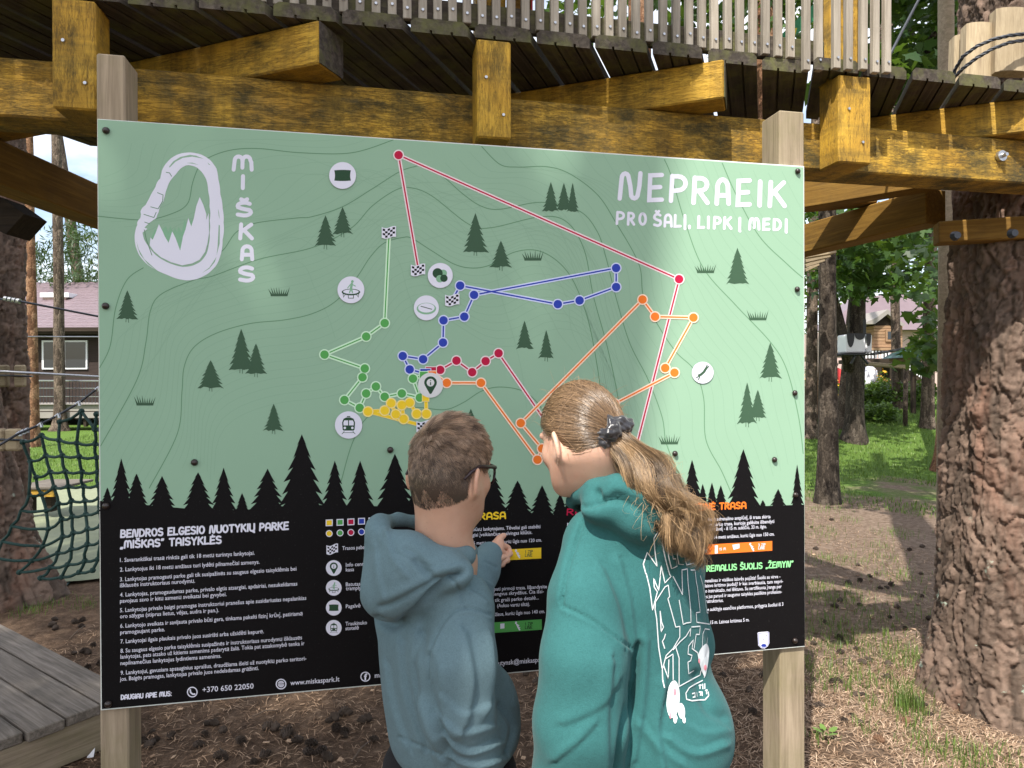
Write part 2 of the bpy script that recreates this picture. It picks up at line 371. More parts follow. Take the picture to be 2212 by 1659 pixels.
# eye bolt at the right end of the beam
eb = at_v(2160, 338, VB - 0.004)
mb = MB(); mb.tube([eb, eb - SN * 0.012], [0.02, 0.02], 16); mb.tube([eb - SN * 0.012, eb - SN * 0.03], [0.009, 0.007], 8)
mb.build('bolt', MAT['steel'], plat)
for (px, py) in ((2062, 510), (2185, 505)):
    q = at_v(px, py, 0.62); q = P(px, py, 2.74); mb = MB(); mb.tube([q, q + Vector((0, -0.02, 0))], [0.02, 0.014], 10); mb.build('bolt', MAT['cable'], plat)
# dark block hanging under the left beam
mb = MB(); mb.prism([P(0, 425, 2.4), P(52, 462, 2.4), P(12, 506, 2.4), P(-60, 470, 2.4)], (0, 0.12, 0)); mb.build('hanging_block', MAT['dark_wood'], plat)

# red framed board hung behind the slats
q = at_v(1128, 10, 0.24)
rb_ = thing('framed_board', uvz((q - S0).dot(SD), 0.25, 2.64), 'red framed yellow board hung behind the railing slats', 'board')
MAT['red'] = plain('red_paint', (0.55, 0.02, 0.03), 0.4)
uc = (q - S0).dot(SD); uL = (at_v(1107, 20, 0.24) - S0).dot(SD); uR = (at_v(1149, 20, 0.24) - S0).dot(SD); zb = at_v(1128, 36, 0.24).z
bar('panel', uvz(uL, 0.25, zb + 0.1), uvz(uR, 0.25, zb + 0.1), 0.008, 0.2, MAT['ochre'], rb_)
for a, b in (((uL, zb), (uR, zb)), ((uL, zb + 0.2), (uR, zb + 0.2)), ((uL, zb), (uL, zb + 0.2)), ((uR, zb), (uR, zb + 0.2))):
    bar('frame_bar', uvz(a[0], 0.243, a[1]), uvz(b[0], 0.243, b[1]), 0.006, 0.006, MAT['red'], rb_, up=SN, ext=0.003, bev=0.001)
# green banner behind the slats
bnr = thing('green_banner', at_v(1730, 90, 0.5), 'green banner with yellow marks hanging slanted behind the slats', 'banner')
MAT['banner'] = plain('green_fabric', (0.02, 0.22, 0.08), 0.7); MAT['byellow'] = plain('yellow_print', (0.6, 0.5, 0.03), 0.7)
cs = [at_v(x, y, 0.5) for x, y in ((1672, 92), (1700, 62), (1800, -30), (1790, 20), (1690, 98))]
MB().prism(cs, SN * 0.004).build('cloth', MAT['banner'], bnr)
MB().prism([at_v(x, y, 0.494) for x, y in ((1705, 76), (1712, 62), (1722, 60), (1718, 76))], SN * 0.003).build('mark', MAT['byellow'], bnr)
MB().prism([at_v(x, y, 0.494) for x, y in ((1760, 26), (1768, 12), (1778, 10), (1774, 26))], SN * 0.003).build('mark', MAT['byellow'], bnr)
# ================================================================ the map sign
SW, SH = 2.0, 1.5
sign = thing('map_sign', uvz(SW / 2, 0.06, 0), 'large green and black park map sign with white rules text on two wooden posts', 'sign')
def pl(name, c, rough=0.5):
    n = N(name); nz = n.noise(n.map(), 3.0, 3); cc_ = n.mix(nz, tuple(x * 0.96 for x in c), tuple(min(1, x * 1.04) for x in c)); n.color(n.mix(n.math('MULTIPLY', n.math('MULTIPLY', n.ramp(n.noise(n.map(), 260, 2), [(0.66, (0, 0, 0)), (0.74, (1, 1, 1))]), n.noise(n.map(), 5, 4)), 0.16), cc_, (0.25, 0.24, 0.22)))
    n.set(Roughness=n.ramp(n.noise(n.map(), 14, 4), [(0.3, (rough,) * 3), (0.8, (rough + 0.12,) * 3)]), Specular__IOR__Level=0.1); return n.m
INK = dict(green=srgb(140, 172, 147), black=(0.0055, 0.005, 0.0055), white=srgb(214, 214, 226), dark=srgb(62, 88, 68), darker=srgb(46, 74, 54), line=srgb(97, 135, 105), fine=srgb(132, 164, 140),
           red=srgb(178, 30, 66), blue=srgb(48, 66, 164), lime=srgb(84, 158, 82), yellow=srgb(232, 196, 48), orange=srgb(232, 118, 44), pinkw=srgb(224, 206, 208), bluew=srgb(196, 204, 232), limew=srgb(196, 226, 196), yelloww=srgb(236, 214, 140),
           orangew=srgb(238, 210, 186), mint=srgb(140, 214, 146), greyw=srgb(206, 206, 206), ink=(0.01, 0.01, 0.012), pale=srgb(128, 172, 140), edge=srgb(205, 210, 205), navy=srgb(40, 60, 150))
IM = {k: pl('print_' + k, v) for k, v in INK.items()}
board = bar('panel', uvz(0, 0.0045, S0.z - SH / 2), uvz(SW, 0.0045, S0.z - SH / 2), 0.009, SH, IM['edge'], sign, bev=0.0008)
LAYER = [0]
def lay(step=1): LAYER[0] += step; return LAYER[0] * 0.00006
def setlay(n): LAYER[0] = n
def sg(px, py, v): return at_v(px, py, -v)
def sprint(name, mat, polys, label=None):                # polys: list of (outline px, holes px)
    mb = MB(); v = 0.0004 + lay()
    for o, h in polys: mb.poly([sg(x, y, v) for x, y in o], [[sg(x, y, v) for x, y in q] for q in h])
    o = mb.build(name, IM[mat], board, fix=False)
    return o
def strip(mb, pts, w, v, cap=True, closed=False):         # flat ribbon along px points, w px wide
    p = [Vector((x, y)) for x, y in pts]; n = len(p)
    if n < 2: return
    L = []; Rr = []
    for i in range(n):
        a = p[max(i - 1, 0)]; b = p[min(i + 1, n - 1)]
        t1 = (p[i] - a).normalized() if i > 0 else None; t2 = (b - p[i]).normalized() if i < n - 1 else None
        t = (t1 + t2) if t1 and t2 else (t1 or t2)
        if t.length < 1e-4: t = t1
        t.normalize(); m = Vector((-t.y, t.x)); k = 1.0
        if t1 and t2: k = min(1.6, 1 / max(0.3, m.dot(Vector((-t1.y, t1.x)))))
        L.append(p[i] + m * w / 2 * k); Rr.append(p[i] - m * w / 2 * k)
    q = [sg(a.x, a.y, v) for a in L] + [sg(a.x, a.y, v) for a in Rr]
    mb.add(q, [(i, i + 1, n + i + 1, n + i) for i in range(n - 1)])
    if cap:
        for c, d, s in ((p[0], p[0] - p[1], 0), (p[-1], p[-1] - p[-2], 1)):
            a0 = math.atan2(d.y, d.x) - math.pi / 2; arc = [(c.x + w / 2 * math.cos(a0 + math.pi * j / 6), c.y + w / 2 * math.sin(a0 + math.pi * j / 6)) for j in range(7)]
            mb.add([sg(x, y, v) for x, y in arc], [tuple(range(7))])
def smooth(pts, per=8):
    if len(pts) < 3: return pts
    out = []; q = [pts[0]] + list(pts) + [pts[-1]]
    for i in range(1, len(q) - 2):
        for k in range(per):
            t = k / per; p0, p1, p2, p3 = q[i - 1], q[i], q[i + 1], q[i + 2]
            out.append(tuple(0.5 * (2 * p1[j] + (p2[j] - p0[j]) * t + (2 * p0[j] - 5 * p1[j] + 4 * p2[j] - p3[j]) * t * t + (3 * p1[j] - p0[j] - 3 * p2[j] + p3[j]) * t ** 3) for j in (0, 1)))
    out.append(tuple(pts[-1])); return out
def disc(cx, cy, rx, ry=None, n=28): ry = ry or rx; return [(cx + rx * math.cos(2 * math.pi * k / n), cy + ry * math.sin(2 * math.pi * k / n)) for k in range(n)]
# green field and black foot
e0, e1 = 1.6, 1.6
TLp, TRp, BRp, BLp = (211, 258), (1735.5, 361.5), (1738.5, 1395), (220, 1532)
sprint('green_field', 'green', [([TLp, TRp, (1738, 1180), (218, 1180)], [])])
def lerp(a, b, t): return a + (b - a) * t
# contour lines
HV = [
 [(211, 467), (310, 475), (370, 462), (405, 440), (416, 395), (430, 360), (452, 340), (500, 324), (560, 321), (650, 330), (760, 330), (850, 302)],
 [(440, 560), (480, 542), (510, 502), (552, 482), (640, 471), (674, 468), (739, 447), (804, 408), (861, 372), (895, 360), (911, 360), (955, 380), (1000, 419), (1039, 445), (1080, 452), (1169, 437), (1250, 455), (1290, 500), (1310, 560), (1330, 640), (1360, 740), (1400, 820), (1430, 900), (1440, 960), (1470, 1030)],
 [(217, 964), (295, 822), (315, 741), (325, 671), (349, 635), (419, 605), (460, 596), (560, 560), (674, 535), (757, 494), (804, 445), (856, 410), (890, 406), (934, 424), (1012, 484), (1060, 492), (1169, 468), (1225, 480), (1262, 540), (1282, 640), (1312, 750), (1335, 860), (1345, 960)],
 [(322, 1055), (383, 937), (393, 847), (398, 792), (419, 750), (467, 720), (540, 699), (615, 691), (676, 677), (726, 650), (770, 600), (800, 555), (830, 525), (870, 513), (890, 515), (930, 540), (980, 570), (1020, 579), (1060, 572), (1110, 545), (1160, 541), (1205, 565), (1240, 610), (1270, 690), (1290, 790), (1305, 900)],
 [(215, 795), (238, 747), (250, 665), (274, 605), (310, 578)],
 [(1040, 316), (1080, 355), (1120, 361), (1180, 360), (1230, 375), (1290, 420), (1330, 480), (1380, 570), (1390, 640), (1420, 700), (1460, 760), (1500, 800), (1520, 860), (1525, 950), (1560, 1020), (1590, 1090)],
 [(1435, 344), (1450, 380), (1480, 480), (1520, 580), (1590, 660), (1665, 740), (1700, 800), (1725, 900), (1735, 980)],
 [(1560, 352), (1590, 420), (1640, 510), (1700, 570), (1734, 600)],
 [(737, 1040), (760, 960), (790, 905), (830, 885), (900, 880), (960, 885), (1000, 870), (1040, 845), (1080, 836), (1130, 845), (1165, 875), (1190, 920)],
]
def resamp(pts, n):
    p = np.array(smooth(pts, 10)); d = np.r_[0, np.cumsum(np.hypot(*np.diff(p, axis=0).T))]; t = np.linspace(0, d[-1], n)
    return np.c_[np.interp(t, d, p[:, 0]), np.interp(t, d, p[:, 1])]
mb = MB(); v = 0.0004 + lay(); q = 0
for a, b, m in ((0, 1, 7), (1, 2, 4), (2, 3, 7), (5, 6, 8), (6, 7, 5), (4, 2, 4)):
    A, B = resamp(HV[a], 60), resamp(HV[b], 60)
    for k in range(1, m + 1):
        C = A + (B - A) * k / (m + 1); strip(mb, C, 1.0, v + 0.00002 * (q % 5), cap=False); q += 1
for k in range(1, 8):                                       # a family leaving the right edge
    A = resamp(HV[7], 40); C = A + np.array([26 * k, -10 * k]); C = C[(C[:, 0] < 1733) & (C[:, 1] > 366)]
    if len(C) > 2: strip(mb, C, 1.0, v, cap=False)
for k in range(1, 11):
    A = resamp(HV[3], 60); C = A + np.array([7 * k, 17 * k]); C = C[(C[:, 0] > 330) & (C[:, 1] < 1000 + 4 * k)]; strip(mb, C, 1.0, v, cap=False)
for k in range(1, 7):
    A = resamp(HV[5], 50); C = A + np.array([-26 * k, 12 * k]); strip(mb, C[:44], 1.0, v, cap=False)
for k in range(1, 7):
    A = resamp(HV[0], 50); C = A + np.array([-22 * k, -14 * k]); C = C[(C[:, 0] > 214) & (C[:, 1] > 300)]
    if len(C) > 2: strip(mb, C, 1.0, v, cap=False)
tag(mb.build('fine_contour_lines', IM['fine'], board, fix=False), kind='stuff')
v = lay(2) + 0.0004
for h in HV:
    mb = MB(); hh = [p for p in smooth(h, 10)]; strip(mb, hh, 1.9, v, cap=False); mb.build('contour_line', IM['line'], board, fix=False)
# printed trees
def fir(cx, base, top, hw, seed=0, trunk=True):
    rr = random.Random(seed); L = []; Rt = []; n = 7; H = base - top
    for k in range(n):
        f = (k + 1) / n; w = hw * f ** 0.9; y = top + H * f
        L += [(cx - w * (0.92 + 0.16 * rr.random()), y + rr.uniform(-1, 1)), (cx - w * 0.66, y - H * 0.035)]
        Rt += [(cx + w * (0.92 + 0.16 * rr.random()), y + rr.uniform(-1, 1)), (cx + w * 0.66, y - H * 0.035)]
    L = L[:-1]; Rt = Rt[:-1]
    bot = [(cx + hw * x, base - H * 0.03 + rr.uniform(-2, 2.0)) for x in (0.7, 0.45, 0.2, 0, -0.25, -0.5, -0.72)]
    return [(cx, top)] + Rt + bot + L[::-1]
TREES = [(275, 690, 627, 24), (703, 532, 465, 25), (740, 506, 447, 23), (1027, 546, 460, 28), (1082, 578, 520, 24), (1190, 457, 393, 19), (1218, 455, 395, 18), (1237, 459, 395, 14), (1593, 614, 535, 26), (1664, 818, 740, 25), (1614, 916, 826, 21), (1637, 903, 842, 20), (1133, 754, 693, 20), (1180, 774, 713, 17), (521, 800, 710, 29), (553, 808, 742, 24), (455, 839, 778, 30), (591, 931, 872, 22), (1017, 945, 883, 24)]
for k, (cx, b, t, w) in enumerate(TREES):
    setlay(4 + 2 * (k % 3)); d = sprint('printed_fir', 'dark', [(fir(cx, b, t, w, k), [])])
    if k not in (5, 6, 7, 8, 12):
        mb = MB(); v = 0.0004 + lay(); strip(mb, [(cx - 2.5, b - 3), (cx - 3, b + 6)], 1.3, v, False); strip(mb, [(cx + 2.5, b - 3), (cx + 3, b + 7)], 1.3, v, False); mb.build('printed_trunk', IM['dark'], board, fix=False)
for gx, gy in ((603, 640), (313, 876), (1151, 563), (1524, 590), (1637, 692), (1446, 960)):
    setlay(4); rr = random.Random(gx); tops = []
    pts = [(gx - 18, gy)]
    for k in range(9):
        x = gx - 19 + k * 4.4; lean = (k - 4) * 1.5; pts += [(x, gy - 5), (x + lean + 1, gy - 15 - rr.uniform(0, 9)), (x + 3.2, gy - 6)]
    pts += [(gx + 18, gy)]
    sprint('printed_grass', 'dark', [(pts, [])])
# black foot with its skyline of firs
setlay(4)
sprint('black_field', 'black', [([(216, 1082), (420, 1100), (520, 1102), (650, 1090), (900, 1095), (1120, 1112), (1250, 1112), (1480, 1085), (1600, 1095), (1737.5, 1090), BRp, BLp], [])])
SKY = [(232, 1053, 1105, 20), (262, 990, 1110, 30), (295, 1023, 1115, 34), (350, 1028, 1120, 40), (428, 1020, 1120, 44), (483, 1010, 1120, 34), (523, 1065, 1120, 22), (578, 1012, 1120, 48), (652, 938, 1120, 62), (723, 995, 1115, 34), (778, 995, 1115, 38), (853, 980, 1120, 52), (900, 1045, 1120, 36), (960, 1040, 1120, 40), (1060, 1008, 1125, 48), (1118, 1038, 1128, 42), (1171, 1048, 1130, 36), (1210, 1066, 1130, 26), (1232, 1064, 1130, 26), (1290, 1040, 1130, 40), (1350, 1050, 1130, 40), (1420, 1040, 1125, 40), (1467, 1020, 1110, 22), (1495, 993, 1110, 30), (1518, 1045, 1110, 18), (1538, 1042, 1110, 18), (1557, 1048, 1110, 20), (1606, 970, 1120, 46), (1648, 1080, 1120, 20), (1681, 1056, 1120, 28), (1722, 1003, 1105, 16)]
for k, (cx, t, b, w) in enumerate(SKY): setlay(5 + k % 3); sprint('printed_black_fir', 'black', [(fir(cx, b, t, w, 50 + k), [])])
setlay(8)
# routes
def route(name, pts, col, halo, w=3.2, hw=8.5):
    mb = MB(); v0 = 0.0004 + lay(); k = 0
    for a, b in zip(pts[:-1], pts[1:]): strip(mb, [a, b], hw, v0 + 0.000004 * k, False); k += 1
    mb.build(name + '_halo', IM[halo], board, fix=False)
    mb = MB(); v1 = 0.0004 + lay(1); k = 0
    for a, b in zip(pts[:-1], pts[1:]): strip(mb, [a, b], w, v1 + 0.000004 * k, False); k += 1
    mb.build(name + '_line', IM[col], board, fix=False)
def dots(pts, col, halo, r=9.2, hr=11.8):
    for x, y in pts:
        sprint('route_dot_rim', halo, [(disc(x, y, hr), [])]); LAYER[0] -= 1
    lay(1)
    for x, y in pts:
        sprint('route_dot', col, [(disc(x, y, r), [])]); LAYER[0] -= 1
    lay(1)
red1 = [(903, 578), (861, 335), (1467, 603), (1378, 952)]; red2 = [(1230, 985), (1077, 763), (1049, 780), (1020, 804), (986, 779), (951, 799), (932, 803)]
blue = [(977, 648), (994, 617), (1205, 657), (1252, 649), (1331, 620), (1331, 579), (1024, 637), (1003, 684), (958, 692), (957, 740), (914, 776), (870, 769), (885, 798), (915, 806)]
grn = [(840, 512), (831, 698), (791, 727), (701, 766), (788, 796), (783, 815), (744, 864), (777, 881), (791, 850), (812, 835), (831, 857), (868, 850), (907, 859), (892, 818), (915, 810)]
yel = [(920, 858), (921, 894), (900, 894), (885, 870), (868, 875), (872, 905), (855, 895), (845, 871), (831, 887), (795, 889), (908, 918)]
ora = [(934, 805), (965, 827), (1039, 827), (1161, 993), (1171, 969), (1125, 914), (1388, 647), (1415, 684), (1498, 686), (1437, 795), (1457, 805), (1328, 872), (1290, 920)]
route('red_route', red1, 'red', 'pinkw'); route('red_route', red2, 'red', 'pinkw'); route('blue_route', blue, 'blue', 'bluew'); route('green_route', grn, 'lime', 'limew', 2.6, 9.0)
route('yellow_route', yel, 'yellow', 'yelloww', 6); route('orange_route', ora, 'orange', 'orangew')
dots([red1[1], red1[2]] + red2[1:-1], 'red', 'pinkw'); dots(blue[1:-1], 'blue', 'bluew'); dots(grn[1:-1], 'lime', 'limew'); dots(yel[1:-1], 'yellow', 'yelloww'); dots(ora[1:-1], 'orange', 'orangew')
def rect(x0, y0, x1, y1, sk=0.0): return [(x0, y0), (x1, y0 + sk), (x1, y1 + sk), (x0, y1)]
for nm, c, hcol, (x0, y0, x1, y1) in (('start_square', 'red', 'pinkw', (920, 793, 942, 806)), ('start_square', 'blue', 'bluew', (908, 797, 930, 806)), ('start_square', 'orange', 'orangew', (925, 802, 942, 826)), ('start_square', 'lime', 'limew', (907, 803, 924, 830)), ('start_square', 'yellow', 'yelloww', (913, 848, 926, 866))):
    sprint('start_square_rim', hcol, [(rect(x0 - 1.6, y0 - 1.6, x1 + 1.6, y1 + 1.6), [])]); sprint(nm, c, [(rect(x0, y0, x1, y1), [])])
def flag(cx, cy, w=31, h=23, sk=0.0):
    wav = lambda f: 2.4 * math.sin(f * 5.4)
    T = [(cx - w / 2 + w * k / 8, cy - h / 2 + wav(k / 8) + sk * k / 8) for k in range(9)]; B = [(x, y + h) for x, y in T]
    sprint('flag', 'white', [(T + B[::-1], [])]); mb = MB(); v = 0.0004 + lay()
    for i in range(5):
        for j in range(4):
            if (i + j) % 2 == 0:
                m = 2.2; cw = (w - 2 * m) / 5; ch = (h - 2 * m) / 4; x0 = cx - w / 2 + m + i * cw; f0 = (x0 - cx + w / 2) / w; f1 = f0 + cw / w
                y0 = cy - h / 2 + m + j * ch; mb.poly([sg(x, y, v) for x, y in ((x0, y0 + wav(f0) + sk * f0), (x0 + cw, y0 + wav(f1) + sk * f1), (x0 + cw, y0 + ch + wav(f1) + sk * f1), (x0, y0 + ch + wav(f0) + sk * f0))])
    mb.build('flag_checks', IM['ink'], board, fix=False)
for x, y in ((840, 502), (903, 583), (977, 648), (915, 921)): setlay(48); flag(x, y)
# round icons
def ic_pillow(x, y, s, c='darker'):
    o = []
    for ax, ay, bx, by in ((-1, -.62, 1, -.62), (1, -.62, 1, .62), (1, .62, -1, .62), (-1, .62, -1, -.62)):
        for k in range(6):
            t = k / 6; b = math.sin(math.pi * t) * 0.09; mx, my = lerp(ax, bx, t), lerp(ay, by, t)
            o.append((x + s * (mx + (b if ax == bx and ax < 0 else -b if ax == bx else 0)), y + s * (my + (-b * .6 if ay == by and ay < 0 else b * .6 if ay == by else 0))))
    sprint('pillow_icon', c, [(o, [])])
def ic_ring(x, y, s):
    sprint('ring_icon', 'pale', [(disc(x, y + 0.08 * s, s, 0.6 * s), [disc(x, y, 0.85 * s, 0.48 * s)])]); mb = MB(); strip(mb, [(x - .55 * s, y - .16 * s), (x + .55 * s, y + .14 * s)], .08 * s, 0.0004 + lay()); mb.build('ring_icon_bar', IM['darker'], board, fix=False)
def ic_tramp(x, y, s):
    sprint('trampoline_icon', 'darker', [(disc(x, y + .25 * s, s, .36 * s), [disc(x, y + .2 * s, .84 * s, .24 * s)])]); mb = MB(); v = 0.0004 + lay()
    for q in ([(-.85, .4), (-.8, .8), (-.6, .5)], [(.85, .4), (.8, .8), (.6, .5)], [(-.28, .6), (-.28, .9), (.28, .9), (.28, .6)]): strip(mb, [(x + a * s, y + b * s) for a, b in q], .07 * s, v, False)
    mb.build('trampoline_icon_legs', IM['darker'], board, fix=False); mb = MB(); v = 0.0004 + lay()
    for q, w in (([(.1, -.65), (.0, -.1)], .26), ([(-.02, -.05), (-.15, .3)], .14), ([(.08, -.05), (.16, .3)], .14), ([(-.08, -.55), (-.35, -.2)], .1), ([(.2, -.55), (.48, -.4)], .1)): strip(mb, [(x + a * s, y + b * s) for a, b in q], w * s, v, True); v += 0.00002
    mb.poly([sg(a, b, v) for a, b in disc(x + .16 * s, y - .9 * s, .15 * s, n=14)]); mb.build('jumper_icon', IM['pale'], board, fix=False)
def ic_balls(x, y, s):
    for a, b, r, c in ((.35, -.25, .42, 'pale'), (-.3, -.25, .58, 'darker'), (-.05, .38, .42, 'pale'), (.42, .32, .42, 'darker')): sprint('ball_icon', c, [(disc(x + a * s, y + b * s, r * s), [])])
def ic_train(x, y, s):
    o = [(-.72, .55), (-.78, -.3), (-.6, -.75), (-.25, -.9), (.25, -.9), (.6, -.75), (.78, -.3), (.72, .55), (.6, .68), (-.6, .68)]
    P_ = lambda q: [(x + a * s, y + b * s) for a, b in q]
    sprint('train_icon', 'darker', [(P_(o), [P_([(-.6, .05), (-.62, -.3), (-.5, -.55), (-.06, -.55), (-.06, .05)]), P_([(.6, .05), (.62, -.3), (.5, -.55), (.06, -.55), (.06, .05)]), disc(x - .45 * s, y + .35 * s, .15 * s, n=10), disc(x + .45 * s, y + .35 * s, .15 * s, n=10)])])
    mb = MB(); v = 0.0004 + lay(); strip(mb, P_([(-.5, .75), (-.8, 1.1)]), .07 * s, v, False); strip(mb, P_([(.5, .75), (.8, 1.1)]), .07 * s, v, False); strip(mb, P_([(-.62, .92), (.62, .92)]), .06 * s, v + 0.00002, False); strip(mb, P_([(-.2, -1.0), (.2, -1.0)]), .12 * s, v + 0.00002, False); mb.build('rail_icon', IM['darker'], board, fix=False)
def ic_info(x, y, s):
    o = [(x + s * .62 * math.cos(a), y - .25 * s + s * .62 * math.sin(a)) for a in [math.radians(d) for d in range(150, 391, 12)]] + [(x + .08 * s, y + .86 * s), (x - .08 * s, y + .86 * s)]
    sprint('pin_icon', 'darker', [(o, [disc(x, y - .25 * s, .38 * s, n=20)])]); mb = MB(); v = 0.0004 + lay(); strip(mb, [(x, y - .3 * s), (x, y)], .1 * s, v, False); strip(mb, [(x, y - .5 * s), (x, y - .4 * s)], .1 * s, v, False); mb.build('info_letter', IM['dark'], board, fix=False)
def ic_zip(x, y, s):
    mb = MB(); v = 0.0004 + lay()
    for q, w in (([(-.25, .25), (.1, -.05), (.35, -.45)], .24), ([(.3, -.38), (.42, -.72)], .12), ([(.36, -.36), (.58, -.62)], .12), ([(-.3, .3), (-.62, .5)], .1), ([(-.25, .34), (-.42, .68)], .1)): strip(mb, [(x + a * s, y + b * s) for a, b in q], w * s, v, False); v += 0.00002
    mb.poly([sg(a, b, v) for a, b in disc(x - .33 * s, y + .25 * s, .13 * s, n=12)]); mb.build('flyer_icon', IM['dark'], board, fix=False)
for x, y, r, fn, s in ((740, 379, 29, ic_pillow, 18), (951, 595, 27, ic_balls, 19), (758, 626, 29, ic_tramp, 20), (921, 665, 27, ic_ring, 21), (753, 918, 29.5, ic_train, 18), (930, 832, 27, ic_info, 22), (1518, 805, 23.5, ic_zip, 23)):
    setlay(48); sprint('icon_disc', 'greyw' if fn is ic_info else 'white', [(disc(x, y, r, n=40), [])]); fn(x, y, s)
# hand lettering: a stroke alphabet, unit box, y down
def arcp(cx, cy, rx, ry, a0, a1, n=10): return [(cx + rx * math.cos(R(a0 + (a1 - a0) * k / n)), cy + ry * math.sin(R(a0 + (a1 - a0) * k / n))) for k in range(n + 1)]
GL = {
 'A': (.72, [[(0, 1), (.04, .45)] + arcp(.36, .36, .32, .34, 190, 350, 8) + [(.68, .45), (.72, 1)], [(.08, .66), (.64, .66)]]),
 'B': (.66, [[(.05, 0), (0, 1)], [(.05, .02)] + arcp(.3, .25, .3, .24, -90, 90, 8) + [(.06, .49)], [(.06, .49)] + arcp(.32, .74, .34, .25, -90, 90, 8) + [(0, .98)]]),
 'C': (.66, [arcp(.38, .5, .38, .5, -50, -310, 14)]), 'D': (.7, [[(.04, 0), (0, 1)], [(.04, .02)] + arcp(.25, .5, .45, .48, -90, 90, 10) + [(0, .98)]]),
 'E': (.6, [[(.6, 0), (.05, .02), (0, 1), (.6, .98)], [(.05, .5), (.52, .48)]]), 'G': (.72, [arcp(.38, .5, .38, .5, -45, -340, 14) + [(.72, .58), (.42, .56)]]),
 'H': (.66, [[(.03, 0), (0, 1)], [(.66, 0), (.64, 1)], [(.02, .5), (.64, .48)]]), 'I': (.1, [[(.07, 0), (.03, 1)]]), 'J': (.5, [[(.45, 0), (.45, .75)] + arcp(.22, .75, .23, .24, 0, 150, 6)]),
 'K': (.66, [[(.05, 0), (0, 1)], [(.62, .02), (.06, .52)], [(.22, .42), (.66, 1)]]), 'L': (.55, [[(.04, 0), (0, .98), (.55, .96)]]),
 'M': (.95, [[(0, 1), (.05, .4)] + arcp(.26, .3, .2, .28, 180, 350, 7) + [(.47, .4), (.46, .85)], [(.47, .4)] + arcp(.68, .3, .2, .28, 190, 360, 7) + [(.93, .45), (.95, 1)]]),
 'N': (.82, [[(0, 1), (.06, .4)] + arcp(.22, .2, .14, .19, 180, 330, 5) + [(.42, .5)] + arcp(.58, .8, .14, .19, 150, 0, 5) + [(.78, .5), (.82, .0)]]),
 'O': (.72, [arcp(.36, .5, .36, .5, -90, 270, 18)]), 'P': (.62, [[(.06, 0), (0, 1)], [(.06, .02)] + arcp(.3, .3, .32, .28, -90, 90, 8) + [(.05, .6)]]),
 'R': (.66, [[(.06, 0), (0, 1)], [(.06, .02)] + arcp(.3, .27, .32, .25, -90, 90, 8) + [(.06, .54)], [(.26, .54), (.64, 1)]]),
 'S': (.64, [[(.58, .1)] + arcp(.32, .26, .3, .26, -60, -200, 7) + [(.2, .46), (.42, .54)] + arcp(.33, .74, .3, .26, -40, 120, 7) + [(.02, .92)]]),
 'T': (.66, [[(0, .02), (.66, 0)], [(.34, .02), (.32, 1)]]), 'U': (.68, [[(0, 0), (0, .65)] + arcp(.34, .68, .34, .32, 180, 0, 9) + [(.68, .65), (.68, 0)]]),
 'V': (.7, [[(0, 0), (.35, 1), (.7, 0)]]), 'X': (.66, [[(0, 0), (.66, 1)], [(.64, 0), (0, 1)]]), 'Y': (.66, [[(0, 0), (.32, .5), (.3, 1)], [(.66, 0), (.32, .5)]]), 'Z': (.62, [[(0, .02), (.6, .02), (0, .98), (.62, .98)]]),
 ',': (.1, [[(.08, .92), (.02, 1.12)]]), ':': (.08, [[(.04, .35), (.04, .36)], [(.04, .95), (.04, .96)]]), '1': (.3, [[(.02, .2), (.22, .02), (.22, 1)]]), '2': (.5, [arcp(.25, .25, .24, .24, -170, 20, 7) + [(0, 1), (.5, 1)]]), '3': (.5, [arcp(.22, .25, .25, .25, -150, 90, 8), arcp(.22, .74, .27, .26, -90, 150, 8)]),
 '5': (.5, [[(.45, .0), (.08, .02), (.05, .42)] + arcp(.22, .68, .26, .3, -110, 140, 8)]), '„': (.3, [[(.08, .95), (.02, 1.1)], [(.26, .95), (.2, 1.1)]]), '“': (.3, [[(.08, .0), (.02, .16)], [(.26, .0), (.2, .16)]]), ' ': (.34, []),
}
def glyph(ch):
    base = {'Š': 'S', 'Ž': 'Z', 'Č': 'C', 'Ė': 'E', 'Ż': 'Z', 'Į': 'I', 'Ų': 'U', 'Ū': 'U', 'Ą': 'A', 'Ę': 'E'}.get(ch, ch)
    w, st = GL[base]; st = [list(s) for s in st]
    if ch in 'ŠČŽ': st.append([(w / 2 - .14, -.26), (w / 2, -.14), (w / 2 + .14, -.26)])
    if ch in 'ĖŻ': st.append([(w / 2, -.2), (w / 2, -.19)])
    if ch in 'ĮŲĄĘ': st.append([(w - .05 if ch != 'Į' else .04, 1.0), (w - .12 if ch != 'Į' else .0, 1.14), (w if ch != 'Į' else .1, 1.2)])
    return w, st
def stroke_text(name, s, p0, p1, cap, width, col, L=11):         # p0,p1: baseline ends in px
    setlay(L); gap = 0.26; tot = sum(glyph(c)[0] for c in s) + gap * (len(s) - 1); p0 = Vector(p0); p1 = Vector(p1); d = (p1 - p0) / tot; k = 0
    mb = MB(); v = 0.0004 + lay(); x = 0; up = Vector((0, -cap))
    for ch in s:
        w, st = glyph(ch)
        for q in st:
            pts = [p0 + d * (x + a) + up * (1 - b) for a, b in q]; strip(mb, [(q_.x, q_.y) for q_ in pts], width, v + 0.000008 * (k % 7)); k += 1
        x += w + gap
    return mb.build(name, IM[col], board, fix=False)
def stroke_box(name, ch, x0, y0, x1, y1, width, col):
    setlay(8); w, st = glyph(ch); mb = MB(); v = 0.0004 + lay(); k = 0; m = width / 2; x0 += m; x1 -= m; y0 += m; y1 -= m
    for q in st:
        strip(mb, [(x0 + a / max(w, .12) * (x1 - x0), y0 + b * (y1 - y0)) for a, b in q], width, v + 0.000012 * k); k += 1
    return mb.build(name, IM[col], board, fix=False)
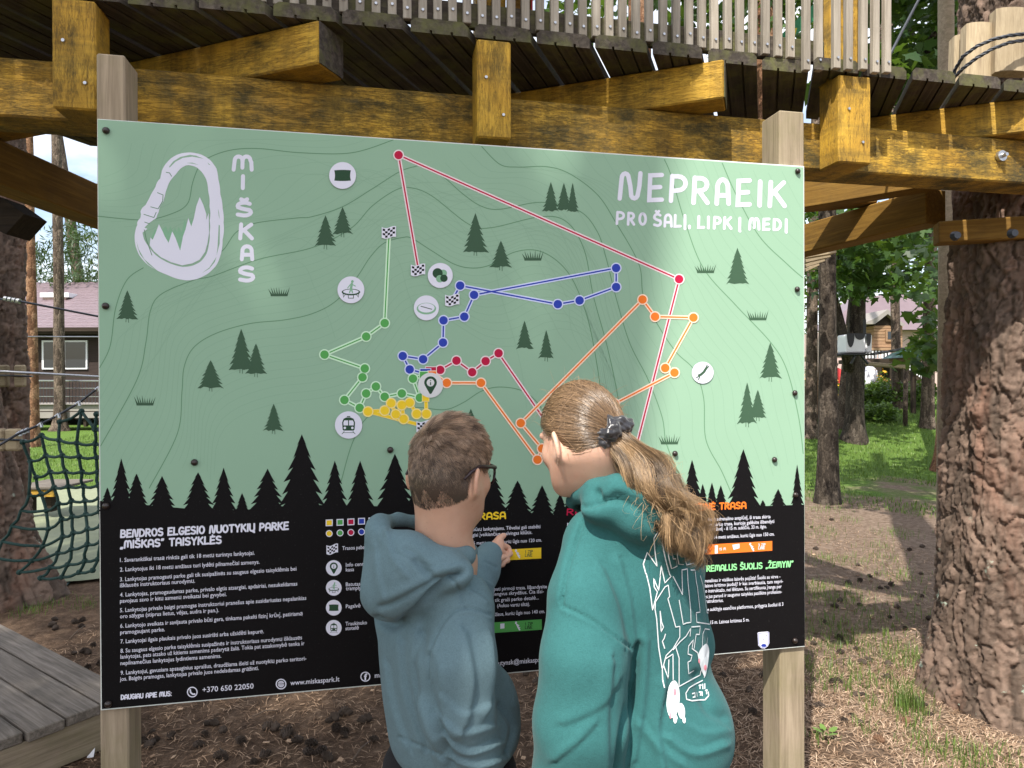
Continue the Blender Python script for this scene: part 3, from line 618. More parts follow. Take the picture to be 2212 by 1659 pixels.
Z1 = lambda x, y: (207.4 + .2604 * x, 242 + .2604 * y)
for ch, x0, y0, x1, y1 in (('M', 1125, 350, 1308, 495), ('I', 1200, 515, 1238, 648), ('Š', 1155, 735, 1303, 875), ('K', 1180, 915, 1310, 1065), ('A', 1193, 1095, 1313, 1238), ('S', 1175, 1272, 1322, 1415)):
    a = Z1(x0, y0); b = Z1(x1, y1); stroke_box('logo_letter', ch, a[0], a[1], b[0], b[1], 8.6, 'white')
Z3 = lambda x, y: (1192.4 + .2604 * x, 328.3 + .2604 * y)
for ch, x0, y0, x1, y1 in (('N', 543, 158, 752, 405), ('E', 788, 172, 930, 418), ('P', 968, 180, 1127, 424), ('R', 1156, 195, 1312, 440), ('A', 1348, 207, 1484, 447), ('E', 1523, 218, 1657, 457), ('I', 1700, 228, 1752, 462), ('K', 1788, 232, 1948, 466)):
    a = Z3(x0, y0); b = Z3(x1, y1); stroke_box('title_letter', ch, a[0], a[1], b[0], b[1], 9.6, 'white')
for ch, x0, y0, x1, y1 in (('P', 527, 488, 606, 606), ('R', 620, 494, 692, 612), ('O', 716, 500, 788, 612), ('Š', 836, 505, 914, 622), ('A', 924, 508, 1002, 628), ('L', 1008, 514, 1076, 630), ('Į', 1092, 516, 1114, 630), (',', 1128, 530, 1152, 632), ('L', 1204, 524, 1270, 640), ('I', 1284, 528, 1312, 642), ('P', 1334, 530, 1407, 644), ('K', 1418, 532, 1497, 646), ('Į', 1544, 538, 1572, 650), ('M', 1628, 540, 1728, 652), ('E', 1744, 545, 1812, 654), ('D', 1830, 548, 1907, 657), ('Į', 1930, 550, 1956, 660)):
    a = Z3(x0, y0); b = Z3(x1, y1); stroke_box('subtitle_letter', ch, a[0], a[1], b[0], b[1], 5.8, 'white')
# carabiner emblem
out = [(790, 335), (880, 355), (950, 400), (1000, 470), (1015, 560), (1030, 680), (1050, 800), (1058, 920), (1050, 1060), (1035, 1180), (1000, 1270), (930, 1340), (840, 1385), (760, 1397), (680, 1385), (590, 1350), (500, 1310), (420, 1260), (360, 1190), (328, 1110), (320, 1030), (335, 950), (345, 932), (338, 905), (365, 890), (375, 850), (368, 825), (385, 792), (412, 772), (440, 720), (470, 660), (490, 630), (510, 575), (540, 545), (540, 500), (570, 440), (620, 385), (680, 350), (740, 337)]
inn = [(770, 440), (830, 455), (880, 500), (915, 560), (930, 660), (940, 780), (942, 900), (942, 1000), (935, 1100), (915, 1180), (870, 1240), (800, 1275), (720, 1285), (640, 1265), (560, 1230), (500, 1190), (440, 1120), (400, 1060), (386, 1000), (400, 962), (440, 960), (470, 900), (500, 880), (520, 830), (530, 790), (560, 740), (572, 695), (590, 630), (610, 580), (660, 520), (700, 470), (740, 445)]
sl_ = [[(605, 455), (640, 410), (700, 372), (780, 355), (830, 362), (895, 388), (880, 385), (800, 370), (720, 380), (660, 412), (612, 460)], [(1012, 800), (1020, 830), (1026, 890), (1018, 860)], [(1018, 935), (1028, 940), (1026, 1090), (1000, 1190), (1008, 1120)], [(880, 1335), (940, 1290), (1000, 1200), (985, 1245), (940, 1300)], [(336, 1070), (345, 1120), (400, 1220), (515, 1322), (430, 1262), (365, 1180)], [(750, 422), (800, 420), (850, 438), (800, 428)], [(925, 418), (950, 440), (935, 436)]]
zz = lambda q: [Z1(x, y) for x, y in q]
setlay(8); oR = np.array(zz(out + out[:1])); iR = np.array(zz(inn + inn[:1]))
mb = MB(); v = 0.0004 + lay()
def byang(p):
    c_ = np.array(Z1(700, 880)); a_ = np.unwrap(np.arctan2(p[:, 1] - c_[1], p[:, 0] - c_[0])); r_ = np.hypot(*(p - c_).T); o_ = np.argsort(a_)
    t_ = np.linspace(-math.pi / 2, 1.5 * math.pi, 121); return np.c_[c_[0] + np.interp(t_, a_[o_], r_[o_], period=2 * math.pi) * np.cos(t_), c_[1] + np.interp(t_, a_[o_], r_[o_], period=2 * math.pi) * np.sin(t_)]
oA, iA = byang(oR), byang(iR)
mb.add([sg(x, y, v) for x, y in oA] + [sg(x, y, v) for x, y in iA], [(k, k + 1, 121 + k + 1, 121 + k) for k in range(120)])
mb.build('carabiner_emblem', IM['white'], board, fix=False)
sprint('emblem_shine', 'green', [(zz(q), []) for q in sl_])
mb = MB(); v = 0.0004 + lay()
for q in ([(508, 668), (556, 688), (552, 740), (515, 803), (452, 786)], [(395, 848), (480, 875), (500, 830)], [(402, 912), (445, 928)], [(580, 500), (610, 505), (628, 535)], [(400, 975), (418, 1060), (465, 1190)]): strip(mb, zz(q), 1.6, v, False)
mb.build('emblem_lines', IM['line'], board, fix=False)
wood_ = [(445, 1105), (452, 1040), (470, 1060), (492, 1010), (522, 930), (550, 985), (572, 1035), (602, 1085), (632, 990), (660, 1045), (698, 1150), (722, 1030), (742, 975), (766, 880), (790, 950), (812, 880), (832, 780), (860, 705), (890, 770), (916, 850), (914, 895), (935, 838), (938, 1000), (925, 1090), (905, 1160), (860, 1225), (800, 1255), (715, 1272), (620, 1245), (540, 1205), (480, 1155)]
far_ = [(455, 1060), (490, 970), (510, 1010), (580, 945), (600, 1000), (615, 945), (640, 1000), (655, 958), (672, 1000), (685, 950), (710, 1000), (735, 890), (760, 960), (795, 890), (820, 930), (830, 1050), (700, 1200), (520, 1100)]
sprint('emblem_far_firs', 'pale', [(zz(far_), [])]); sprint('emblem_firs', 'white', [(zz(wood_), [])])
# printed text, set in the default face and laid on the panel
fcv = bpy.data.curves.new('setter', 'FONT'); fob = bpy.data.objects.new('setter', fcv); COL.objects.link(fob)
def text_mesh(s, bold=0.012):
    fcv.body = s; fcv.size = 1.0; fcv.offset = bold; fcv.resolution_u = 2
    dg = bpy.context.evaluated_depsgraph_get(); dg.update(); me = bpy.data.meshes.new_from_object(fob.evaluated_get(dg)); return me
def text_line(name, s, p0, p1, cap, col='white', bold=0.009, full=None):   # full: text whose width p0..p1 spans
    setlay(9); me = text_mesh(s, bold); n = len(me.vertices); co = np.zeros(n * 3); me.vertices.foreach_get('co', co); co = co.reshape(-1, 3)
    w = co[:, 0].max() - co[:, 0].min(); x0 = co[:, 0].min(); CAPH = 0.7
    p0 = Vector(p0); p1 = Vector(p1); v = 0.0004 + lay()
    dirv = (p1 - p0) / w
    me.vertices.foreach_set('co', np.array([tuple(sg(p0.x + dirv.x * (x - x0), p0.y + dirv.y * (x - x0) - y * cap / CAPH, v)) for x, y, _ in co]).ravel())
    me.name = name
    return link(name, me, IM[col], board)
lay(1)
Z7 = lambda x, y: (207.4 + .2656 * x, 1097.4 + .2656 * y)
stroke_text('heading', 'BENDROS ELGESIO NUOTYKIŲ PARKE', Z7(203, 238), Z7(1562, 172), 15, 4.0, 'white')
stroke_text('heading', '„MIŠKAS“ TAISYKLĖS', Z7(200, 326), Z7(1016, 286), 15, 4.0, 'white')
for s, x0, y0, x1, y1 in (
 ('1. Savarankiškai trasą rinktis gali tik 18 metų turintys lankytojai.', 195, 440, 1290, 380), ('2. Lankytojus iki 18 metų amžiaus turi lydėti pilnamečiai asmenys.', 195, 517, 1330, 453),
 ('3. Lankytojas pramogauti parke gali tik susipažinęs su saugaus elgesio taisyklėmis bei', 195, 597, 1630, 508), ('išklausęs instruktoriaus nurodymų.', 195, 645, 805, 607),
 ('4. Lankytojas, pramogaudamas parke, privalo elgtis atsargiai, apdairiai, nesukeldamas', 195, 722, 1637, 630), ('pavojaus savo ir kitų asmenų sveikatai bei gyvybei.', 195, 772, 1062, 716),
 ('5. Lankytojas privalo baigti pramogas instruktoriui pranešus apie susidariusias nepalankias', 195, 848, 1710, 746), ('oro sąlygas (stiprus lietus, vėjas, audra ir pan.).', 195, 897, 1000, 845),
 ('6. Lankytojo sveikata ir savijauta privalo būti gera, tinkama pakelti fizinį krūvį, patiriamą', 197, 975, 1680, 872), ('pramogaujant parke.', 197, 1027, 560, 1002),
 ('7. Lankytojai ilgais plaukais privalo juos susirišti arba užsidėti kepurę.', 199, 1102, 1365, 1018), ('8. Su saugaus elgesio parke taisyklėmis susipažinęs ir instruktoriaus nurodymų išklausęs', 199, 1178, 1675, 1068),
 ('lankytojas, pats atsako už kitiems asmenims padarytą žalą. Tokia pat atsakomybė tenka ir', 199, 1226, 1695, 1115), ('nepilnamečius lankytojus lydintiems asmenims.', 199, 1278, 1018, 1217),
 ('9. Lankytojui, gavusiam apsauginius apraišus, draudžiama išeiti už nuotykių parko teritori-', 200, 1357, 1710, 1238), ('jos. Baigęs pramogas, lankytojas privalo juos nedelsdamas grąžinti.', 195, 1407, 1323, 1316)):
    text_line('rule_line', s, Z7(x0, y0), Z7(x1, y1), 8.8)
stroke_text('contact_heading', 'DAUGIAU APIE MUS:', Z7(205, 1557), Z7(612, 1526), 9.2, 2.6, 'white')
text_line('phone_number', '+370 650 22050', Z7(865, 1500), Z7(1282, 1468), 11.5)
def ringicon(c, r): setlay(9); sprint('contact_icon_ring', 'white', [(disc(c[0], c[1], r), [disc(c[0], c[1], r * .8)])])
c = Z7(783, 1497); ringicon(c, 11.5); mb = MB(); v = 0.0004 + lay(); strip(mb, [(c[0] - 4.5, c[1] - 5), (c[0] - 3.5, c[1] + 1), (c[0] + 1, c[1] + 4.6), (c[0] + 5.4, c[1] + 4.2)], 3.2, v); mb.build('handset_icon', IM['white'], board, fix=False)
c = Z7(1505, 1432); ringicon(c, 11.5); mb = MB(); v = 0.0004 + lay()
for k, q in enumerate(([(c[0] - 6, c[1]), (c[0] + 6, c[1])], [(c[0], c[1] - 6), (c[0], c[1] + 6)], [(c[0] - 5, c[1] - 3), (c[0] + 5, c[1] - 3)], [(c[0] - 5, c[1] + 3), (c[0] + 5, c[1] + 3)], disc(c[0], c[1], 3, 6.4) , disc(c[0], c[1], 6.4, 6.4))): strip(mb, q, 1.1, v + 0.00002 * k, False)
mb.build('globe_icon', IM['white'], board, fix=False)
Z8 = lambda x, y: (553 + .2605 * x, 1088.7 + .2605 * y)
for (x, y), c in zip(((607, 157), (697, 153), (787, 149), (875, 144), (962, 140)), ('yellow', 'lime', 'red', 'blue', 'orange')):
    setlay(9); a = Z8(x, y); sprint('legend_square_rim', 'white', [(rect(a[0] - 7.6, a[1] - 7.2, a[0] + 7.6, a[1] + 7.2, -.6), [])]); sprint('legend_square', c, [(rect(a[0] - 5.6, a[1] - 5.2, a[0] + 5.6, a[1] + 5.2, -.5), [])])
for (x, y), c in zip(((607, 245), (697, 240), (787, 236), (875, 231), (962, 227)), ('yellow', 'lime', 'red', 'blue', 'orange')):
    setlay(9); a = Z8(x, y); sprint('legend_dot_rim', 'white', [(disc(a[0], a[1], 7.4), [])]); sprint('legend_dot', c, [(disc(a[0], a[1], 5.6), [])])
setlay(9); a = Z8(632, 378); flag(a[0], a[1], 25, 19, -1.5)
for y, fn, s in ((531, ic_info, 14), (695, ic_tramp, 11.5), (860, ic_pillow, 10.5), (1027, ic_train, 10)):
    setlay(9); a = Z8(645, y); sprint('legend_icon_disc', 'white', [(disc(a[0], a[1], 17), [])]); fn(a[0], a[1], s)
for s, x0, y0, x1, y1 in (('Trasos pabaiga', 715, 382, 942, 370), ('Info centras,', 745, 520, 950, 508), ('kasa', 745, 560, 813, 556), ('Batutas /', 745, 682, 890, 674), ('tramplynas', 745, 716, 924, 707), ('Pagalvė', 745, 864, 866, 857), ('Traukinuko', 742, 1009, 920, 997), ('stotelė', 742, 1047, 852, 1040)):
    text_line('legend_text', s, Z8(x0, y0), Z8(x1, y1), 8.2)
text_line('web_address', 'www.miskaspark.lt', Z8(285, 1503), Z8(692, 1470), 10.5)
c = Z8(907, 1432); ringicon(c, 10.8); text_line('contact_icon_letter', 'f', (c[0] - 3, c[1] + 7), (c[0] + 4, c[1] + 6.4), 13, bold=0.05)
text_line('page_name', 'miskaspark', Z8(985, 1441), Z8(1240, 1420), 10.5)
ZA = lambda x, y: (985 + .2292 * x, 1071.4 + .2292 * y)
stroke_text('route_heading', 'GELTONOJI TRASA', ZA(-390, 246), ZA(465, 211), 13.5, 3.4, 'yellow')
for s, x0, y0, x1, y1 in (('Trasa skirta mažiesiems mūsų lankytojams. Tėveliai gali stebėti', -260, 350, 795, 303), ('savo mažylius, saugiai įveikiančius spalvingas kliūtis.', -150, 398, 718, 357), ('Lankytojams nuo 6 metų amžiaus, kurių ūgis nuo 120 cm.', -120, 474, 808, 430),
 ('Trasa tokia pat smagi kaip pati pirmoji trasa. Išbandysite', -100, 916, 858, 868), ('jėgas ir atliksite du lengvus skrydžius. Čia išsi-', 0, 960, 828, 914), ('bandysite ne tik graži parko detalė...', 130, 1012, 780, 974), ('(Aukso vartų tiltą).', 388, 1050, 697, 1034), ('Nuo 10 metų amžiaus, kurių ūgis nuo 140 cm.', 90, 1148, 838, 1102)):
    text_line('route_text', s, ZA(x0, y0), ZA(x1, y1), 7.6)
stroke_text('route_heading', 'ŽALIOJI H', ZA(0, 806), ZA(352, 790), 12, 3, 'mint')
setlay(9); sprint('route_bar', 'yellow', [([ZA(-150, 540), ZA(803, 487), ZA(803, 588), ZA(-150, 642)], [])]); sprint('route_bar', 'lime', [([ZA(60, 1212), ZA(808, 1162), ZA(808, 1260), ZA(60, 1312)], [])])
def flyer(x, y, s, col='white'):
    mb = MB(); v = 0.0004 + lay()
    for q, w in (([(0, -.3), (.25, .3), (.55, .8)], .34), ([(-.35, -.6), (0, -.3), (.4, -.1)], .2), ([(.25, .3), (.6, .35)], .2)): strip(mb, [(x + a * s, y + b * s) for a, b in q], w * s, v, True); v += 0.00002
    mb.poly([sg(a, b, v) for a, b in disc(x - .2 * s, y - .75 * s, .22 * s, n=10)]); mb.build('flyer_icon', IM[col], board, fix=False)
for y, c in ((545, 'dark'), (1225, 'ink')):
    setlay(11); a = ZA(575, y); flyer(a[0], a[1], 10); b = ZA(652, y - 5); stroke_text('bar_text', '1 ZIP', b, ZA(722, y - 9), 6, 1.1, c); stroke_text('bar_text', 'LINE', (b[0], b[1] + 7.5), (ZA(718, 0)[0], b[1] + 7), 6, 1.1, c)
    a = ZA(435 if y > 1000 else 220, y + 5); sprint('bar_flag', 'white', [(rect(a[0] - 4, a[1] - 6, a[0] + 5, a[1] + 5, -1), [])])
text_line('mail_address', 'dutynsk@miskaspark.lt', ZA(370, 1600), ZA(888, 1556), 10.5)
stroke_text('route_heading', 'RAUDONOJI TRASA', ZA(1048, 178), (1480, 1105), 12.5, 3, 'red'); text_line('route_text', 'Nuotykių trasa', ZA(1048, 285), (1320, 1133), 7.6)
ZB = lambda x, y: (1486 + .2396 * x, 1036.8 + .2396 * y)
stroke_text('route_heading', 'ORANŽINĖ TRASA', ZB(-120, 280), ZB(522, 254), 13, 3.4, 'orange')
for s, x0, y0, x1, y1 in (('Mėgstantiems patirti tikrą adrenalino antplūdį, ši trasa skirta', -120, 385, 745, 344), ('Tai sunkiausia parko trasa, kurioje galėsite išbandyti', 20, 428, 778, 387), ('net laisvo kritimo šuolį - iš 15 m. aukščio, 33 m. ilgio.', 20, 468, 710, 434), ('Lankytojams nuo 14 metų amžiaus, kurių ūgis nuo 150 cm.', 0, 545, 780, 501),
 ('Tikras adrenalinas ir visiškos laisvės pojūtis! Šuolis su virve -', 30, 932, 833, 884), ('patirti laisvo kritimo jaudulį! Ir kas svarbiausia, tam nepri-', 60, 975, 858, 927), ('reikia nei ilgo instruktažo, nei lėktuvo. Su sertifikuota įranga per', 0, 1026, 845, 974), ('kelias minutes jus paruoš ir saugumo taisykles paaiškins profesion-', 0, 1076, 847, 1021), ('alus instruktorius.', 100, 1112, 320, 1099), ('Šuolis iš 15 m aukštyje esančios platformos, prilygsta šuoliui iš 3', 10, 1195, 860, 1134), ('Aukštis 15 m. Laisvas kritimas 5 m.', 90, 1308, 553, 1274)):
    text_line('route_text', s, ZB(x0, y0), ZB(x1, y1), 7.6)
setlay(9); sprint('route_bar', 'orange', [([ZB(-60, 595), ZB(760, 550), ZB(760, 637), ZB(-60, 685)], [])])
sprint('bar_block', 'white', [([ZB(243, 590), ZB(270, 589), ZB(270, 662), ZB(243, 664)], [])]); sprint('bar_block', 'white', [([ZB(130, 630), ZB(172, 628), ZB(172, 655), ZB(130, 657)], [])]); sprint('bar_flag', 'white', [([ZB(400, 585), ZB(465, 575), ZB(465, 615), ZB(412, 630)], [])])
a = ZB(570, 605); flyer(a[0], a[1], 9.5); stroke_text('bar_text', '15 M', ZB(283, 635), ZB(340, 631), 5, 1.0, 'white'); stroke_text('bar_text', '3 ZIP', ZB(636, 598), ZB(698, 594), 5.4, 1.1, 'white'); stroke_text('bar_text', 'LINE', ZB(636, 626), ZB(692, 622), 5.4, 1.1, 'white')
stroke_text('route_heading', 'EKSTREMALUS ŠUOLIS „ŽEMYN“', ZB(20, 832), ZB(948, 781), 12, 2.7, 'mint')
# shield emblem
P_ = lambda q: [ZB(x, y) for x, y in q]
setlay(9); sprint('shield_emblem', 'white', [(P_([(628, 1378), (640, 1372), (720, 1366), (733, 1374), (734, 1470), (720, 1500), (690, 1520), (660, 1516), (634, 1490)]), [])])
mb = MB(); v = 0.0004 + lay(); strip(mb, P_([(635, 1384), (728, 1376), (728, 1470), (712, 1500), (685, 1513), (655, 1505), (638, 1480), (635, 1384)]), 0.9, v, False); mb.build('shield_line', IM['navy'], board, fix=False)
sprint('shield_mark', 'navy', [(disc(*ZB(684, 1492), 5.6, 3.4, 14), [])]); sprint('shield_mark', 'ink', [(disc(*ZB(682, 1436), 1.0, 1.0, 8), [])]); sprint('shield_mark', 'ink', [(disc(*ZB(706, 1403), 1.0, 1.0, 8), [])])
bpy.data.objects.remove(fob)
# posts and bolts
for x0, x1, top in ((209, 271, 117), (1683, 1737, 240)):
    up_ = [(at_v(x, 300, 0.012) - S0).dot(SD) for x in (x0, x1)]; uc = sum(up_) / 2; w = up_[1] - up_[0]; zt = at_v((x0 + x1) / 2, top, 0.012).z
    po = bar('post', uvz(uc, 0.0605, -0.15), uvz(uc, 0.0605, zt), 0.1, w, MAT['post'], sign, up=SD, bev=0.004)
dome = [(0, 1), (.35, .98), (.75, .7), (1, .3), (1.05, 0)]
mb = MB(); n = 14
rings = [[(0.0085 * r * math.cos(2 * math.pi * k / n), -0.008 * h - 0.0001, 0.0085 * r * math.sin(2 * math.pi * k / n)) for k in range(n)] for r, h in dome[1:]]
vsx = [p for rg in rings for p in rg] + [(0, -0.0082, 0)]
mb.add(vsx, [(i * n + k, i * n + (k + 1) % n, (i + 1) * n + (k + 1) % n, (i + 1) * n + k) for i in range(len(rings) - 1) for k in range(n)] + [(len(vsx) - 1, (k + 1) % n, k) for k in range(n)])
bolt_me = mb.mesh('bolt'); bolt_me.materials.append(MAT['bolt']); bolt_me.polygons.foreach_set('use_smooth', np.ones(len(bolt_me.polygons), bool))
for x, y in ((229, 282), (1723, 370), (228, 661), (1722, 625), (229, 1093), (1717, 849), (234, 1521), (1718, 1069), (1717, 1384), (420, 999), (843, 972), (1458, 980), (1673, 993)):
    o = link('bolt', bolt_me, None, None, Matrix.Translation(at_v(x, y, -0.0004 - 0.003)) @ Matrix.Rotation(TH, 4, 'Z')); setparent(o, sign)
# ================================================================ trees
def bark_mat(name, c1, c2, c3, sc=(16, 16, 4.5), bump=0.9, moss=None):
    n = N(name); v = n.tc.outputs['Object']
    w = n.n('VectorMath', _operation='ADD', i0=n.n('Mapping', Vector=v, Scale=sc).outputs[0], i1=n.n('TexNoise', Vector=v, Scale=9.0, Detail=4.0).outputs['Color']).outputs[0]
    vd = n.n('TexVoronoi', _feature='DISTANCE_TO_EDGE', Vector=w, Scale=1.0).outputs[0]
    vc = n.n('TexVoronoi', Vector=w, Scale=1.0).outputs['Color']
    nz = n.noise(v, 38, 6, 0.75)
    c = n.ramp(n.n('SeparateXYZ', Vector=vc).outputs[0], [(0.1, c1), (0.5, c2), (0.9, c3)])
    c = n.mix(n.ramp(nz, [(0.35, (1, 1, 1)), (0.6, (0, 0, 0))]), c, tuple(x * 0.55 for x in c1))
    if moss: c = n.mix(n.ramp(n.noise(v, 3.2, 6, 0.7), [(0.5, (0, 0, 0)), (0.62, (1, 1, 1))]), c, moss)
    n.color(c); n.set(Roughness=0.92, Specular__IOR__Level=0.15)
    n.bump(n.math('ADD', n.math('MULTIPLY', n.ramp(vd, [(0.0, (0, 0, 0)), (0.25, (1, 1, 1))]), 0.7), n.math('MULTIPLY', nz, 0.6)), bump, 0.02)
    return n.m
MAT['bark'] = bark_mat('pine_bark', (0.07, 0.052, 0.04), (0.14, 0.105, 0.08), (0.22, 0.17, 0.13))
MAT['bark_red'] = bark_mat('red_pine_bark', (0.12, 0.06, 0.035), (0.24, 0.125, 0.07), (0.34, 0.2, 0.12), (10, 10, 5), 0.5)
MAT['bark_dark'] = bark_mat('maple_bark', (0.04, 0.032, 0.025), (0.075, 0.06, 0.045), (0.11, 0.09, 0.07), (22, 22, 5), 0.6)
def leaf_mat(name, c1, c2, trans=0.35):
    n = N(name); g = n.n('NewGeometry').outputs['Random Per Island']
    c = n.ramp(g, [(0.0, c1), (1.0, c2)]); n.color(c); n.set(Roughness=0.45, Specular__IOR__Level=0.35)
    tr = n.n('BsdfTranslucent', Color=n.mix(0.5, c, (0.16, 0.26, 0.02), 'MIX')); mx = n.n('MixShader', Fac=trans)
    n.t.links.new(n.b.outputs[0], mx.inputs[1]); n.t.links.new(tr.outputs[0], mx.inputs[2]); n.t.links.new(mx.outputs[0], n.t.nodes['Material Output'].inputs[0])
    return n.m
MAT['maple'] = leaf_mat('maple_leaf', (0.015, 0.042, 0.01), (0.055, 0.115, 0.02))
MAT['needle'] = leaf_mat('pine_needle', (0.025, 0.05, 0.02), (0.06, 0.1, 0.035), 0.15)
MAT['bush'] = leaf_mat('bush_leaf', (0.04, 0.085, 0.015), (0.12, 0.2, 0.035))
def wave(a, s, k): return math.sin(a * k + s * 1.7) 
def trunk_mesh(r0, r1, H, seed=0, n=20, rows=24, lean=(0, 0), flare=0.35, bumpy=0.06, bend=0.0):
    z = np.r_[np.linspace(-0.15, 1.0, rows // 2), np.linspace(1.0, H, rows - rows // 2 + 1)[1:]]; th = np.arange(n) * 2 * np.pi / n; rs = np.random.default_rng(seed); ph = rs.uniform(0, 6.28, 12)
    V = []
    for zz_ in z:
        f = max(0, zz_) / H; r = r0 + (r1 - r0) * f ** 0.8 + r0 * flare * math.exp(-max(0, zz_) / 0.22)
        rr_ = r * (1 + bumpy * np.sin(3 * th + ph[0] + zz_ * 0.8) + bumpy * 0.7 * np.sin(5 * th + ph[1] - zz_ * 1.9) + bumpy * 0.6 * np.sin(2 * th + ph[2] + zz_ * 2.3) * (1 + math.exp(-max(0, zz_) / 0.3)))
        cx = lean[0] * zz_ + bend * math.sin(zz_ * 0.7 + ph[3]); cy = lean[1] * zz_ + bend * math.sin(zz_ * 0.9 + ph[4])
        V.append(np.c_[cx + rr_ * np.cos(th), cy + rr_ * np.sin(th), np.full(n, zz_)])
    V = np.concatenate(V); K = len(z)
    i, j = np.meshgrid(np.arange(K - 1), np.arange(n), indexing='ij'); Fq = np.stack([i * n + j, i * n + (j + 1) % n, (i + 1) * n + (j + 1) % n, (i + 1) * n + j], -1).reshape(-1, 4)
    return np_mesh('trunk', V, Fq)
MAPLE = np.array([(0, 0), (.16, .02), (.42, -.08), (.36, .14), (.55, .42), (.3, .38), (.22, .62), (.0, 1.0), (-.22, .62), (-.3, .38), (-.55, .42), (-.36, .14), (-.42, -.08), (-.16, .02)])
OVAL = np.array([(0, 0), (.24, .3), (.2, .65), (0, 1), (-.2, .65), (-.24, .3)])
DIAM = np.array([(0, 0), (.3, .5), (0, 1), (-.3, .5)])
def leaves_mesh(name, pts, size, shape=MAPLE, droop=0.5, seed=0, spread=1.0):
    rs = np.random.default_rng(seed); n = len(pts); k = len(shape)
    az = rs.uniform(0, 2 * np.pi, n); el = -droop + rs.normal(0, 0.45, n) * spread; roll = rs.normal(0, 0.6, n)
    d = np.c_[np.cos(az) * np.cos(el), np.sin(az) * np.cos(el), np.sin(el)]; s0 = np.c_[-np.sin(az), np.cos(az), np.zeros(n)]; u0 = np.cross(d, s0)
    s = s0 * np.cos(roll)[:, None] + u0 * np.sin(roll)[:, None]
    sz = size * rs.uniform(0.6, 1.25, n)[:, None, None]
    V = pts[:, None, :] + sz * (shape[None, :, 0:1] * s[:, None, :] + shape[None, :, 1:2] * d[:, None, :])
    up = np.cross(s, d); V += sz * (0.12 * np.abs(shape[None, :, 0:1])) * up[:, None, :]
    # fan from the leaf's foot
    f = np.array([(0, a, a + 1) for a in range(1, k - 1)]); Fc = (np.arange(n)[:, None, None] * k + f[None]).reshape(-1, 3)
    return np_mesh(name, V.reshape(-1, 3), Fc, False)
def clump_points(centers, per, rad, seed=0, flat=0.6):
    rs = np.random.default_rng(seed); c = np.repeat(np.asarray(centers, float), per, 0); o = rs.normal(0, 1, c.shape); o /= np.linalg.norm(o, axis=1)[:, None]; o *= rs.uniform(0.15, 1, (len(c), 1)) ** 0.6 * rad; o[:, 2] *= flat
    return c + o
def tree(name, label, base, r0, r1, H, mat, group=None, lean=(0, 0), crown=None, seed=0, cat='tree', n=18, flare=0.35, branches=(), bend=0.0):
    t = thing(name, base, label, cat, group)
    link('trunk', trunk_mesh(r0, r1, H, seed, n, 26, lean, flare, bend=bend), mat, t, Matrix.Translation(base))
    for (pts, rad) in branches: MB().tube(pts, rad, 7).build('branch', mat, t, True)
    if crown:
        cpts, per, rad, size, lm, shape = crown
        link('crown', leaves_mesh('crown', clump_points(cpts, per, rad, seed), size, shape, seed=seed), MAT[lm], t)
    return t
# ---- the big pine at the right, with modelled bark plates
def worley(u, v, cu, cv, per, seed):
    rs = np.random.default_rng(seed); tab = rs.uniform(0.1, 0.9, (4096, 2)); col = rs.uniform(0, 1, 4096)
    gu, gv = u / cu, v / cv; iu, iv = np.floor(gu).astype(int), np.floor(gv).astype(int); f1 = np.full(u.shape, 9.0); f2 = np.full(u.shape, 9.0); cid = np.zeros(u.shape)
    for a in (-1, 0, 1):
        for b in (-1, 0, 1):
            ku = (iu + a) % per; kv = iv + b; h = (ku * 73 + kv * 151 + 977) % 4096
            d = np.hypot(iu + a + tab[h, 0] - gu, iv + b + tab[h, 1] - gv)
            m = d < f1; f2 = np.where(m, f1, np.minimum(f2, d)); cid = np.where(m, col[h], cid); f1 = np.where(m, d, f1)
    return f1, f2, cid
def vnoise(x, y, seed=0):
    rs = np.random.default_rng(seed); T = rs.uniform(-1, 1, (256, 256)); ix, iy = np.floor(x).astype(int), np.floor(y).astype(int); fx, fy = x - ix, y - iy; fx = fx * fx * (3 - 2 * fx); fy = fy * fy * (3 - 2 * fy)
    g = lambda a, b: T[(ix + a) % 256, (iy + b) % 256]
    return (g(0, 0) * (1 - fx) + g(1, 0) * fx) * (1 - fy) + (g(0, 1) * (1 - fx) + g(1, 1) * fx) * fy
